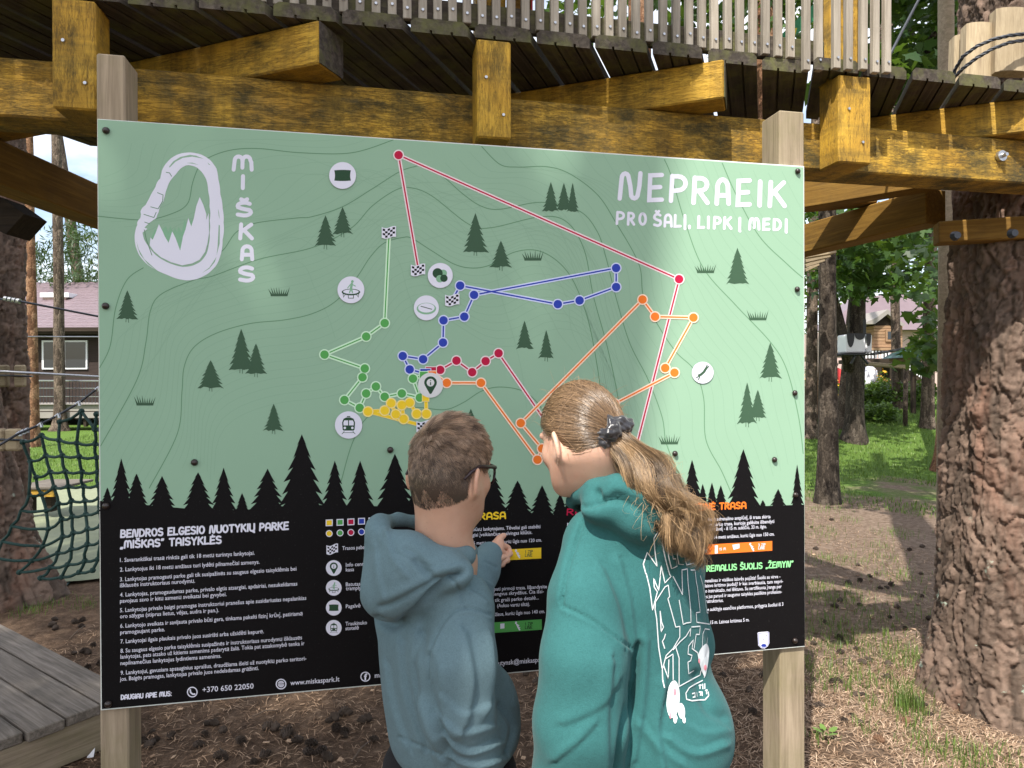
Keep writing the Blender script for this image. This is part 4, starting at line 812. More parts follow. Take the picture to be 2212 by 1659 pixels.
def bark_trunk(name, base, prof, H, seed, dn=0.0075, knobs=(), depth=0.019, lean=(0, 0)):
    rmean = prof(1.0); n = int(2 * math.pi * rmean / dn); K = int((H + 0.1) / dn)
    th = np.linspace(0, 2 * np.pi, n, endpoint=False); z = np.linspace(-0.1, H, K); TH_, ZZ = np.meshgrid(th, z)
    circ = 2 * math.pi * rmean; U = TH_ / (2 * math.pi) * circ
    per1 = max(5, int(circ / 0.055)); cu = circ / per1
    wu = U + 0.035 * vnoise(U * 9, ZZ * 5, 1) + 0.014 * vnoise(U * 38, ZZ * 22, 2); wv = ZZ + 0.12 * vnoise(U * 9, ZZ * 4, 3) + .03 * vnoise(U * 40, ZZ * 26, 4)
    f1, f2, cid = worley(wu, wv, cu, 0.17, per1, seed)
    per2 = per1 * 3; g1, g2, cid2 = worley(wu + 0.3, wv + 0.3, circ / per2, 0.07, per2, seed + 1)
    per3 = per1 * 6; h1, h2, cid3 = worley(wu + 0.7, wv + 0.1, circ / per3, 0.022, per3, seed + 2)
    pl = np.clip((f2 - f1 + .09 * vnoise(U * 50, ZZ * 36, 8)) / 0.2, 0, 1) ** .7; p2 = np.clip((g2 - g1) / 0.16, 0, 1)
    lev = np.floor(3.5 * (vnoise(U * 22, ZZ * 13, 9) + 1 + .35 * vnoise(U * 70, ZZ * 50, 10))) / 3.5
    d = depth * (pl - 0.7) * 1.25 + pl * (0.008 * (p2 - 1) + 0.012 * (cid - 0.5) + 0.009 * (cid2 - .5) + .005 * (cid3 - .5) + 0.008 * (lev - 1)) + 0.004 * vnoise(U * 80, ZZ * 55, 5) + 0.012 * vnoise(U * 5, ZZ * 3, 6)
    cid = np.clip(.5 * cid + .35 * cid2 + .25 * cid3, 0, 1)
    rad = np.array([prof(max(0.0, q)) for q in z])[:, None] * (1 + 0.05 * np.sin(3 * TH_ + 1) + 0.03 * np.sin(5 * TH_ + ZZ)) + d
    for (kt, kz, kr, kh) in knobs:
        dt = np.angle(np.exp(1j * (TH_ - kt))); rad += kh * np.exp(-((dt * rmean) ** 2 + (ZZ - kz) ** 2) / kr ** 2)
    X = base.x + lean[0] * ZZ + rad * np.cos(TH_); Y = base.y + lean[1] * ZZ + rad * np.sin(TH_)
    V = np.stack([X, Y, base.z + ZZ], -1).reshape(-1, 3)
    i, j = np.meshgrid(np.arange(K - 1), np.arange(n), indexing='ij'); Fq = np.stack([i * n + j, i * n + (j + 1) % n, (i + 1) * n + (j + 1) % n, (i + 1) * n + j], -1).reshape(-1, 4)
    me = np_mesh(name, V, Fq); col = np.zeros((K * n, 4), np.float32)
    col[:, 0] = cid.ravel(); col[:, 1] = cid2.ravel(); col[:, 2] = pl.ravel(); col[:, 3] = 1
    a = me.attributes.new('plate', 'FLOAT_COLOR', 'POINT'); a.data.foreach_set('color', col.ravel()); return me
def big_bark():
    n = N('plated_pine_bark'); a = n.n('Attribute', _attribute_name='plate'); s = n.n('SeparateColor', Color=a.outputs[0]); v = n.tc.outputs['Object']
    c = n.ramp(s.outputs[0], [(0.15, (0.06, 0.043, 0.033)), (0.4, (0.11, 0.077, 0.058)), (0.62, (0.172, 0.118, 0.089)), (0.85, (0.26, 0.176, 0.132))])
    c = n.mix(n.math('MULTIPLY', s.outputs[1], 0.4), c, (0.14, 0.11, 0.085))
    red = n.ramp(n.noise(n.n('Mapping', Vector=v, Scale=(5, 5, 1.1)).outputs[0], 1.0, 5, 0.65), [(0.52, (0, 0, 0)), (0.66, (1, 1, 1))])
    c = n.mix(n.math('MULTIPLY', red, 0.4), c, (0.27, 0.13, 0.085))
    sep = n.n('SeparateXYZ', Vector=v)
    li = n.math('MULTIPLY', n.ramp(n.noise(v, 6.5, 6, 0.7), [(0.62, (0, 0, 0)), (0.655, (1, 1, 1))]), n.n('MapRange', Value=sep.outputs[2], i1=1.0, i2=0.55, i3=0.0, i4=1.0).outputs[0])
    c = n.mix(li, c, (0.36, 0.43, 0.34))
    n.color(c); n.set(Roughness=0.9, Specular__IOR__Level=0.2); n.bump(n.math('ADD', n.noise(v, 110, 6, 0.8), n.noise(n.n('Mapping', Vector=v, Scale=(60, 60, 24)).outputs[0], 1.5, 5, 0.75)), 0.75, 0.008); return n.m
MAT['big_bark'] = big_bark()
bp = Vector((2.33, 3.16, 0.0))
big = thing('pine_tree', bp, 'thick pine trunk with plated reddish bark and pale lichen, right of the sign', 'tree')
prof = lambda z: float(np.interp(z, [0, .15, .35, .8, 1.5, 3, 5], [.37, .335, .305, .28, .26, .2, .17]))
link('trunk', bark_trunk('trunk', bp, prof, 4.6, 11, knobs=((3.75, 1.68, 0.05, 0.035), (4.25, 1.62, 0.06, 0.03), (3.5, 1.35, 0.05, 0.03), (3.9, 1.75, 0.03, 0.02))), MAT['big_bark'], big)
link('upper_trunk', trunk_mesh(0.2, 0.1, 9, 4, 16, 14, flare=0), MAT['bark_red'], big, Matrix.Translation(bp + Vector((0, 0, 4.4))))
# wooden pads and cable round the trunk above the deck
pads = thing('cable_pads', bp + Vector((0, 0, 2.6)), 'pale rounded wooden blocks tied round the pine with two steel cables', 'rigging')
for (px, w, y0, y1, t) in ((2085, 42, 78, 188, 2.98), (2120, 60, 52, 178, 2.9), (2190, 72, 20, 160, 2.86)):
    ww = w / F * t; a = P(px - 8, y1, t); b = P(px + 8, y0, t); x = (b - a).normalized(); mb = MB(); pts = []
    for k in range(9):
        q = -1 + 2 * k / 8; pts.append((q * ww / 2, -0.03 * math.sqrt(max(0, 1 - q * q * 0.8))))
    pts += [(ww / 2, 0.03), (-ww / 2, 0.03)]
    L = (b - a).length; yv = Vector((0, 0, 1)).cross(x); sx = Vector((1, 0, 0)); nn = x.cross(sx).normalized(); nn = nn if nn.y > 0 else -nn
    mw = Matrix(((x.x, sx.x, nn.x, a.x), (x.y, sx.y, nn.y, a.y), (x.z, sx.z, nn.z, a.z), (0, 0, 0, 1)))
    mb.prism([(0, p, q) for p, q in pts], (L, 0, 0)); me = mb.mesh('wooden_pad'); me.materials.append(MAT['pad'])
    bm = bmesh.new(); bm.from_mesh(me); bmesh.ops.recalc_face_normals(bm, faces=bm.faces); bm.to_mesh(me); bm.free()
    link('wooden_pad', me, None, pads, mw)
def twisted(pts, r, name, parent, strands=3):
    P3 = [Vector(p) for p in pts]; full = []
    for i in range(len(P3) - 1):
        for k in range(6): full.append(P3[i].lerp(P3[i + 1], k / 6))
    full.append(P3[-1]); mb = MB()
    for s in range(strands):
        q = []
        for i, p in enumerate(full):
            t = (full[min(i + 1, len(full) - 1)] - full[max(i - 1, 0)]).normalized(); a = Vector((0, 0, 1)).cross(t); a = a.normalized() if a.length > 1e-4 else Vector((1, 0, 0)); b = t.cross(a); an = i * 0.9 + s * 2 * math.pi / strands
            q.append(p + (a * math.cos(an) + b * math.sin(an)) * r * 0.55)
        mb.tube(q, r * 0.55, 6)
    return mb.build(name, MAT['cable'], parent, True)
twisted([P(x, y, t) for x, y, t in ((2052, 215, 2.95), (2063, 150, 2.9), (2080, 122, 2.84), (2110, 100, 2.8), (2145, 85, 2.77), (2180, 77, 2.76), (2225, 72, 2.78), (2290, 74, 2.9))], 0.0075, 'steel_cable', pads)
twisted([P(x, y, t) for x, y, t in ((2040, 205, 2.95), (2060, 168, 2.92), (2080, 148, 2.85), (2110, 125, 2.81), (2145, 105, 2.78), (2180, 92, 2.77), (2225, 85, 2.79), (2290, 84, 2.9))], 0.0075, 'steel_cable', pads)
ln = thing('guy_line', P(1906, 152, 2.75), 'thin black rope running up past the end of the railing', 'rope')
MB().tube([P(1902, 158, 2.75), P(1945, 75, 2.95), P(2000, -30, 3.2), P(2060, -150, 3.5)], 0.006, 7).build('rope', MAT['cable'], ln, True)
# thin pale stem behind the pads
tree('young_tree', 'thin pale green stem standing behind the wooden pads', Vector((2.62, 4.1, 0)), 0.055, 0.035, 6.0, MAT['post'], n=12)
# ---- maples and pines seen to the right under the platform
G = 'trees beyond the sign on the right'
def wpx(w, b): return w / F * (b - CAM).dot(cF)
def rtree(name, label, px, py, w, tx, ty, H, mat, crown=None, seed=0, **kw):
    b = base_at(px, py); d = (b - CAM).dot(cF); top = P(tx, ty, d); lean = ((top.x - b.x) / (top.z - b.z), 0); r = wpx(w, b) / 2
    return tree(name, label, b, r, r * 0.7, H, mat, G, lean, crown, seed, **kw), b
def cl(px0, px1, py0, py1, d0, d1, n, seed):
    rs = np.random.default_rng(seed); return [tuple(P(rs.uniform(px0, px1), rs.uniform(py0, py1), rs.uniform(d0, d1))) for _ in range(n)]
rtree('pine_tree', 'slim dark red-brown pine nearest the right edge of the sign', 1750, 945, 25, 1757, 540, 11, MAT['bark'], seed=1)
rtree('pine_tree', 'grey-brown pine between the dark pine and the forked maple', 1777, 905, 27, 1790, 560, 12, MAT['bark_red'], seed=2)
tr, b = rtree('maple_tree', 'dark forked maple with broad leaves in front of the lawn', 1846, 952, 38, 1851, 540, 8, MAT['bark_dark'], seed=3, flare=0.7,
    crown=(cl(1745, 1990, 470, 625, 11.2, 14.5, 84, 5), 30, 0.5, 0.16, 'maple', MAPLE),
    branches=([[P(1836, 800, 13.1), P(1815, 700, 13.0), P(1795, 620, 13.0), P(1788, 530, 13.0)], [0.11, 0.09, 0.08, 0.06]], [[P(1850, 640, 13.1), P(1900, 600, 12.8), P(1960, 585, 12.5)], [0.05, 0.035, 0.015]], [[P(1846, 600, 13.1), P(1815, 560, 13), P(1800, 520, 13)], [0.05, 0.04, 0.03]]))
rtree('pine_tree', 'sunlit tan pine just right of the forked maple', 1857, 887, 16, 1850, 560, 12, MAT['bark_red'], seed=4)
rtree('pine_tree', 'brown pine leaning left behind the forked maple', 1815, 925, 22, 1830, 780, 9, MAT['bark'], seed=5)
rtree('pine_tree', 'straight grey pine rising through the bushes', 1938, 882, 19, 1931, 560, 12, MAT['bark'], seed=6)
rtree('pine_tree', 'dark pine beside the green-roofed shelter', 2002, 924, 26, 2010, 560, 12, MAT['bark'], seed=7, crown=(cl(1985, 2080, 560, 790, 8.0, 10.5, 22, 9), 22, 0.36, 0.15, 'maple', MAPLE))
rtree('pine_tree', 'mossy pine close behind the thick plated trunk', 2040, 1018, 36, 2050, 520, 12, MAT['bark_red'], seed=8, flare=0.6)
tree('maple_tree', 'leafy maple filling the top right corner behind the platform', Vector((3.8, 8.2, 0)), 0.12, 0.07, 7, MAT['bark_dark'], G, crown=(cl(1860, 2130, -120, 180, 5.2, 7.5, 62, 12), 34, 0.42, 0.13, 'maple', MAPLE), seed=12,
     branches=([[P(1900, 250, 6.4), P(1990, 110, 6.2), P(2060, 20, 6.1), P(2080, -60, 6.0)], [0.03, 0.025, 0.02, 0.01]], [[P(1960, 60, 6.3), P(2010, 120, 6.2), P(2060, 180, 6.2)], [0.022, 0.02, 0.012]]))
tree('maple_tree', 'leafy maple showing through the railing slats', Vector((1.6, 8.6, 0)), 0.13, 0.09, 8, MAT['bark_dark'], G, crown=(cl(1180, 1800, -160, 60, 6.5, 9.5, 60, 13), 26, 0.5, 0.14, 'maple', MAPLE), seed=13)
tree('pine_tree', 'reddish pine trunk glimpsed between the railing slats', Vector((1.3, 6.9, 0)), 0.13, 0.1, 9, MAT['bark_red'], G, seed=14)
tree('pine_tree', 'second reddish pine trunk glimpsed between the slats further right', Vector((2.75, 7.4, 0)), 0.14, 0.1, 9, MAT['bark_red'], G, seed=15)
# ---- left side
GL_ = 'pines on the left'
b = base_at(74, 966); tree('pine_tree', 'slender orange-barked pine left of the house window', b, wpx(21, b) / 2, wpx(15, b) / 2, 13, MAT['bark_red'], GL_, (-0.012, 0), seed=21)
b = base_at(130, 932); tree('pine_tree', 'upright grey-brown pine in front of the house window', b, wpx(22, b) / 2, wpx(17, b) / 2, 14, MAT['bark'], GL_, (-0.006, 0), seed=22, flare=0.9)
b = base_at(212, 892); tree('pine_tree', 'leaning grey pine crossing the right end of the house', b, wpx(23, b) / 2, wpx(20, b) / 2, 14, MAT['bark'], GL_, (-0.14, 0), seed=23)
def pine_crown(name, label, base, cpts, seed, H=10, r=0.15):
    t = tree(name, label, base, r, r * 0.5, H, MAT['bark'], GL_, seed=seed)
    link('crown', leaves_mesh('crown', clump_points(cpts, 60, 0.75, seed, 0.45), 0.34, np.array([(0, 0), (.09, .5), (0, 1), (-.09, .5)]), 0.0, seed, 1.6), MAT['needle'], t); return t
pine_crown('pine_tree', 'far green pine behind the house roof', Vector((-22, 30, 0)), cl(45, 215, 500, 660, 27, 31, 46, 31), 31)
pine_crown('pine_tree', 'far green pine further right behind the roof', Vector((-15, 34, 0)), cl(140, 330, 480, 690, 30, 36, 40, 32), 32)
la = Vector((-4.14, 5.5, 0.0)); lt = thing('pine_tree', la, 'rough dark pine trunk at the left edge carrying cable pads', 'tree', GL_)
link('trunk', bark_trunk('trunk', la, lambda z: 0.19 + 0.08 * math.exp(-z / 0.3) - 0.006 * z, 6.0, 23, dn=0.012, depth=0.02), MAT['big_bark'], lt)
lb = Vector((-3.5, 4.72, 0.0)); lt2 = thing('pine_tree', lb, 'leaning dark trunk at the lower left edge behind the rope net', 'tree', GL_)
link('trunk', bark_trunk('trunk', lb, lambda z: 0.2 + 0.14 * math.exp(-z / 0.35), 5.0, 29, dn=0.012, depth=0.02, lean=(-0.24, 0.02)), MAT['big_bark'], lt2)
# ---- the tall pine behind the photographer, whose trunk and crown shade the left of the sign
LAT = Vector((math.cos(SUN_AZ), -math.sin(SUN_AZ), 0)); LON = Vector((math.sin(SUN_AZ), math.cos(SUN_AZ), 0))
tb = LAT * -1.05 + LON * -4.8
shade = thing('pine_tree', tb, 'tall pine standing behind the viewer, seen only by its shadow', 'tree')
MB().tube([LON * -4.8 + LAT * l + Vector((0, 0, z)) for z, l in ((-.1, -1.05), (1, -1.0), (3, -.95), (6, -.84), (8, -.77), (9, -.74), (9.6, -.7), (10.2, -.64), (10.8, -.58), (11.6, -.5), (12.6, -.45))], [.24, .19, .175, .165, .155, .15, .145, .14, .13, .11, .06], 14).build('trunk', MAT['bark'], shade, True)
rs = np.random.default_rng(44); cc = []
for k in range(185):
    la_ = rs.uniform(-3.9, -1.2); lo_ = rs.uniform(-8.4, -2.4); cc.append(tuple(LAT * la_ + LON * lo_ + Vector((0, 0, 11 + rs.uniform(-0.8, 0.8)))))
cc3 = [tuple(LAT * rs.uniform(-1.02, -.84) + LON * rs.uniform(-8.4, -2.4) + Vector((0, 0, 11 + rs.uniform(-.5, .5)))) for _ in range(110)]
cc2 = [tuple(LAT * rs.uniform(-1.35, -1.0) + LON * rs.uniform(-8.4, -2.4) + Vector((0, 0, 11 + rs.uniform(-.6, .6)))) for _ in range(70)]
link('crown', leaves_mesh('crown', np.concatenate([clump_points(cc, 95, 0.42, 44, 0.7), clump_points(cc2, 60, .24, 45, .8), clump_points(cc3, 26, .13, 46, .8)]), 0.2, np.array([(0, 0), (.13, .5), (0, 1), (-.13, .5)]), 0.1, 44, 1.5), MAT['needle'], shade)
for k in range(7):
    q = Vector(cc[k * 16]); MB().tube([tb + Vector((0, 0, 9.5 + k * 0.3)), (tb + Vector((0, 0, 10.2 + k * .15)) + q) / 2, q], [0.05, 0.035, 0.015], 6).build('branch', MAT['bark'], shade, True)

tb = LAT * -6.0 + LON * -5.2  # unseen pine, added so that its crown shades the left trunks
shade = thing('pine_tree', tb, 'second pine behind the viewer to the left, shading the left trunks', 'tree')  # added unseen pine, there only to shade the left trunks
link('trunk', trunk_mesh(0.16, 0.1, 11.5, 42, 14, 18, flare=0.2), MAT['bark'], shade, Matrix.Translation(tb))
cc = [tuple(LAT * rs.uniform(-7.4, -4.2) + LON * rs.uniform(-7.0, -2.4) + Vector((0, 0, 11 + rs.uniform(-.8, .8)))) for _ in range(150)]
link('crown', leaves_mesh('crown', clump_points(cc, 85, .45, 47, .7), 0.2, np.array([(0, 0), (.13, .5), (0, 1), (-.13, .5)]), 0.1, 47, 1.5), MAT['needle'], shade)
# ================================================================ things in the background
def pbox(name, px0, py0, px1, py1, t, depth, mat, parent, bev=0.004):     # a box whose front face spans these pixels at distance t
    a = P(px0, py1, t); b = P(px1, py0, t); c = (a + b) / 2
    return link(name, bar_mesh(abs(b.x - a.x), depth, abs(b.z - a.z), bev), mat, parent, Matrix.Translation((c.x, c.y + depth / 2, c.z)))
MAT['house'] = wood('brown_stained_boards', (0.022, 0.015, 0.013), (0.04, 0.027, 0.023), (0.06, 0.042, 0.036), stain_amt=0.1)
MAT['white'] = plain('white_paint', (0.72, 0.72, 0.74), 0.5, 0.05)
n = N('window_glass'); n.color((0.02, 0.025, 0.03)); n.set(Roughness=0.06, Specular__IOR__Level=0.6); MAT['glass'] = n.m
n = N('purple_brown_metal_tiles'); n.color(n.mix(n.noise(n.map(), 4), (0.13, 0.095, 0.105), (0.19, 0.14, 0.155))); n.set(Roughness=0.4); MAT['roof'] = n.m
MAT['brick'] = plain('pale_pink_plaster', (0.5, 0.36, 0.32), 0.8, 0.12, 8)
MAT['concrete'] = plain('grey_boards', (0.24, 0.22, 0.2), 0.85, 0.2, 6, 0.2)
HD = 24.0
house = thing('house', P(140, 900, HD), 'dark brown house with purple metal-tile roof and white windows on the left', 'house')
pbox('wall', -160, 712, 420, 905, HD, 5.0, MAT['house'], house)
# roof: rows of tile courses, each a step
zt0 = P(0, 712, HD - 0.6).z; zt1 = P(0, 640, HD + 3.5).z; x0 = P(-200, 712, HD).x; x1 = P(460, 712, HD).x; K = 16
for k in range(K):
    ya = HD - 0.6 + 4.4 * k / K; yb = HD - 0.6 + 4.4 * (k + 1.15) / K; za = zt0 + (zt1 - zt0) * 1.35 * k / K; zb = za + (zt1 - zt0) * 1.35 / K * 0.9
    nx = 60; mb = MB(); vs_ = []
    for j in range(nx + 1):
        x = x0 + (x1 - x0) * j / nx; wv = 0.03 * (j % 2); vs_ += [(x, ya, za + wv), (x, yb, zb + wv + 0.02), (x, ya, za - 0.05)]
    mb.add(vs_, [(3 * j, 3 * j + 3, 3 * j + 4, 3 * j + 1) for j in range(nx)] + [(3 * j + 2, 3 * j + 5, 3 * j + 3, 3 * j) for j in range(nx)]); mb.build('roof_course', MAT['roof'], house)
pbox('fascia', -200, 706, 460, 722, HD - 0.65, 0.1, MAT['dark_wood'], house); pbox('gutter', -200, 712, 460, 717, HD - 0.72, 0.06, MAT['dark_wood'], house)
pbox('chimney', 92, 640, 142, 680, HD + 2, 0.8, MAT['brick'], house); pbox('chimney_cap', 86, 632, 148, 642, HD + 1.9, 1.0, MAT['white'], house)
for (a, b_) in ((90, 188), (250, 345)):
    w = pbox('window', a, 735, b_, 798, HD - 0.06, 0.08, MAT['white'], house)
    for (c, d) in ((a + 4, (a + b_) / 2 - 2), ((a + b_) / 2 + 2, b_ - 4)): pbox('pane', c, 739, d, 794, HD - 0.075, 0.02, MAT['glass'], w, 0.002)
bw_ = thing('boardwalk', P(130, 905, 21), 'grey raised boardwalk edge along the lawn below the house', 'boardwalk')
pbox('edge_board', -120, 874, 330, 889, 21, 0.1, MAT['concrete'], bw_); pbox('edge_board', -120, 889.6, 330, 904, 21.01, 0.1, MAT['concrete'], bw_); pbox('deck', -120, 872, 330, 875, 20.9, 1.5, MAT['concrete'], bw_)
for k in range(8): pbox('pier', -110 + k * 58, 904, -104 + k * 58, 922, 21.1, 0.12, MAT['dark_wood'], bw_)
fe = thing('wire_fence', P(130, 875, 21.3), 'thin grey wire fence standing on the boardwalk', 'fence')
for y in (822, 838, 856): MB().tube([P(-100, y, 21.3), P(330, y + 1, 21.3)], 0.012 if y > 822 else 0.025, 5).build('rail', MAT['steel'], fe)
for k in range(60): MB().tube([P(-95 + k * 7, 822, 21.3), P(-95 + k * 7, 874, 21.3)], 0.008, 4).build('wire', MAT['cable'], fe)
# ---- cables and net at left
cb = thing('safety_cable', P(0, 645, 4.72), 'steel cable with shiny clamps running right from the left trunk', 'cable')
MB().tube([P(-60, 638, 4.7), P(50, 652, 4.7), P(215, 684, 5.2), P(420, 720, 6)], 0.008, 7).build('wire', MAT['cable'], cb, True)
for k in range(4): MB().tube([P(10 + k * 9, 645 + k * 1.6, 4.69), P(16 + k * 9, 646 + k * 1.6, 4.69)], 0.018, 8).build('clamp', MAT['steel'], cb)
cb = thing('safety_cable', P(50, 806, 4.7), 'thick steel cable at window-sill height left of the sign', 'cable')
MB().tube([P(-60, 798, 4.7), P(50, 805, 4.75), P(215, 814, 5.2), P(420, 822, 6)], 0.009, 7).build('wire', MAT['steel'], cb, True)
cb = thing('safety_cable', P(50, 727, 6.0), 'thin steel wire level with the house eaves', 'cable')
MB().tube([P(-60, 727, 6), P(420, 728, 7.5)], 0.006, 6).build('wire', MAT['steel'], cb, True)
def padring(label, pts, t, cyl, w=40):
    o = thing('cable_pads', P(pts[0], cyl, t), label, 'rigging')
    for px in pts:
        a = P(px, cyl - 24, t); bl = bar_mesh(w / F * t * 0.7, 0.05, 48 / F * t, 0.012); link('wooden_pad', bl, MAT['pad'], o, Matrix.Translation(P(px, cyl, t)))
    MB().tube([P(pts[0] - 30, cyl - 2, t - 0.035), P(pts[-1] + 22, cyl + 1, t - 0.03), P(pts[-1] + 26, cyl + 1, t + 0.1)], 0.007, 6).build('steel_cable', MAT['cable'], o, True); return o
padring('two small wooden blocks and a cable on the left trunk', [8, 44], 5.25, 812, 30)
padring('larger wooden blocks and a cable on the lower left trunk', [-2, 30], 4.42, 950, 44)
net = thing('climbing_net', P(120, 1250, 3.4), 'dark green knotted rope climbing net hanging left of the sign', 'net')
MAT['rope'] = plain('green_rope', (0.005, 0.036, 0.03), 0.75, 0.3, 120, 0.4)
ZN = lambda x, y: (.2084 * x, 777.7 + .2084 * y)
COLS = [[(235, 850), (315, 1050), (375, 1215), (430, 1390), (480, 1560), (500, 1750), (440, 1930), (330, 2080), (200, 2200)],
        [(430, 780), (475, 990), (520, 1160), (560, 1320), (605, 1490), (640, 1650), (650, 1830), (600, 2000), (520, 2150), (420, 2260)],
        [(620, 640), (610, 830), (645, 990), (675, 1155), (705, 1310), (740, 1460), (750, 1620), (760, 1790), (740, 1960), (700, 2120), (640, 2250)],
        [(845, 530), (795, 860), (820, 1000), (850, 1160), (865, 1310), (880, 1460), (890, 1600), (905, 1750), (905, 1910), (880, 2080), (820, 2200)],
        [(1000, 560), (985, 720), (985, 870), (1000, 1010), (1010, 1160), (1020, 1300), (1030, 1430), (1035, 1570), (1042, 1720), (1045, 1880), (1020, 2060), (960, 2180)],
        [(1180, 470), (1160, 720), (1150, 870), (1160, 1010), (1165, 1160), (1170, 1300), (1180, 1430), (1185, 1570), (1190, 1720), (1190, 1880), (1170, 2050)]]
rs = random.Random(8)
NP = [[P(*ZN(x, y), 3.35 - 0.035 * i + 0.02 * math.sin(i + k)) for k, (x, y) in enumerate(c)] for i, c in enumerate(COLS)]
def rope(a, b, nm='rope'):
    m = (a + b) / 2 + Vector((rs.uniform(-.006, .006), rs.uniform(-.006, .006), -0.008)); MB().tube([a, a.lerp(m, .55) - Vector((0, 0, .002)), m, m.lerp(b, .5), b], 0.0072, 7).build(nm, MAT['rope'], net, True)
kn = MB().tube([(-0.012, 0, 0), (-0.006, 0, 0), (0.006, 0, 0), (0.012, 0, 0)], [0.006, 0.0135, 0.0135, 0.006], 8).mesh('knot'); kn.materials.append(MAT['rope'])
offs = [0, 0, 1, 2, 3, 3]
for i, c in enumerate(NP):
    for a, b in zip(c[:-1], c[1:]): rope(a, b)
    for p in c: link('knot', kn, None, net, Matrix.Translation(p) @ Matrix.Rotation(rs.uniform(0, 3), 4, 'Y'))
for i, j, sh in ((0, 1, 0), (1, 2, 1), (2, 3, 0), (3, 4, 1), (4, 5, 0)):
    A, B = NP[i], NP[j]
    for k, p in enumerate(A):
        if k + sh < len(B): rope(p, B[k + sh])
LO = [(300, 1400), (215, 1560), (120, 1720), (20, 1880), (-60, 2050)]
lo = [P(*ZN(315, 1050), 3.35)] + [P(*ZN(x, y), 3.32) for x, y in LO]
for a, b in zip(lo[:-1], lo[1:]): rope(a, b)
for k, p in enumerate(lo[1:]):
    if k + 3 < len(NP[0]): rope(p, NP[0][k + 3])
for k in range(5):
    q = [on_ground(-30 + k * 30, 1225 + k * 9 + 10 * (k % 2), 0.012), on_ground(10 + k * 32, 1240 + k * 7, 0.02), on_ground(60 + k * 25, 1262 - k * 4, 0.012)]
    rope(q[0], q[1]); rope(q[1], q[2])
sc = thing('net_cable', P(0, 970, 3.1), 'dark sloping cable with steel clamps holding up the rope net', 'cable')
MB().tube([P(-40, 985, 3.12), P(38, 938, 3.2), P(85, 918, 3.3), P(125, 897, 3.33), P(168, 872, 3.36), P(212, 838, 3.38), P(300, 790, 3.4)], 0.006, 7).build('wire', MAT['cable'], sc, True)
for x, y in ((40, 936), (48, 932), (56, 929), (86, 917), (124, 897), (168, 871), (211, 839)): MB().tube([P(x - 3, y + 3, 3.27), P(x + 2, y - 3, 3.27), P(x + 4, y + 6, 3.27)], 0.0085, 7).build('clamp', MAT['steel'], sc)
# low step and ground sheet behind the net
sh = thing('ground_sheet', on_ground(160, 1160, 0), 'pale green cloth sheet spread on the ground behind the net', 'sheet')
n = N('pale_green_cloth'); n.color(n.mix(n.noise(n.map(), 6), (0.15, 0.17, 0.1), (0.22, 0.24, 0.15))); n.set(Roughness=0.85); n.bump(n.noise(n.map((1, 1, 1)), 3, 4), 0.6, 0.05); MAT['sheet'] = n.m
cor = [on_ground(x, y, 0) for x, y in ((30, 1068), (330, 1052), (470, 1235), (85, 1268))]; NXY = 24; vs_ = []
for j in range(NXY + 1):
    for i in range(NXY + 1):
        a = cor[0].lerp(cor[1], i / NXY); b = cor[3].lerp(cor[2], i / NXY); p = a.lerp(b, j / NXY); vs_.append((p.x, p.y, gz(p.x, p.y) + 0.03 + 0.02 * mnoise.noise(Vector((p.x * 3, p.y * 3, 1)))))
link('cloth', np_mesh('cloth', vs_, [(j * (NXY + 1) + i, j * (NXY + 1) + i + 1, (j + 1) * (NXY + 1) + i + 1, (j + 1) * (NXY + 1) + i) for j in range(NXY) for i in range(NXY)]), MAT['sheet'], sh)
st = thing('wooden_step', on_ground(90, 1105, 0), 'low wooden step with yellow edge board behind the net', 'step')
t0 = 7.3
pbox('tread', 20, 1052, 128, 1058, t0, 0.6, MAT['walk'], st); pbox('edge_board', 24, 1058.6, 116, 1074, t0 + 0.02, 0.05, MAT['yellow'], st)
for x in (50, 95): pbox('leg', x, 1074.5, x + 16, 1106, t0 + 0.1, 0.1, MAT['dark_wood'], st)
# ---- wooden walkway at the lower left
wk = thing('plank_walkway', Vector((-2.3, 2.9, 0)), 'low grey plank walkway in the bottom left corner', 'walkway')
pd = Vector((0.82, -0.57, 0)).normalized(); qd = Vector((0.57, 0.82, 0)).normalized(); ztop = 0.2
for k in range(8):
    qc = 1.436 - 0.065 - k * 0.133; e = pd * (-2.94 + 0.01 * (k % 3)) + qd * qc
    bar('plank', (e.x, e.y, ztop - 0.02), tuple((e - pd * 2.2)[:2]) + (ztop - 0.02,), 0.124, 0.04, MAT['walk'], wk, bev=0.004)
e0 = pd * -2.97 + qd * 1.42; e1 = pd * -2.97 + qd * 0.4
bar('edge_beam', (e0.x, e0.y, 0.082), (e1.x, e1.y, 0.082), 0.05, 0.15, MAT['post'], wk)
f0 = pd * -3.05 + qd * 1.40; bar('edge_beam', (f0.x, f0.y, 0.082), tuple((f0 - pd * 2)[:2]) + (0.082,), 0.05, 0.15, MAT['post'], wk)
st2 = pd * -3.04 + qd * 0.99; bar('corner_block', (st2.x - .1, st2.y - .04, 0.05), (st2.x - .1, st2.y - .04, 0.33), 0.09, 0.09, MAT['walk'], wk, up=pd)
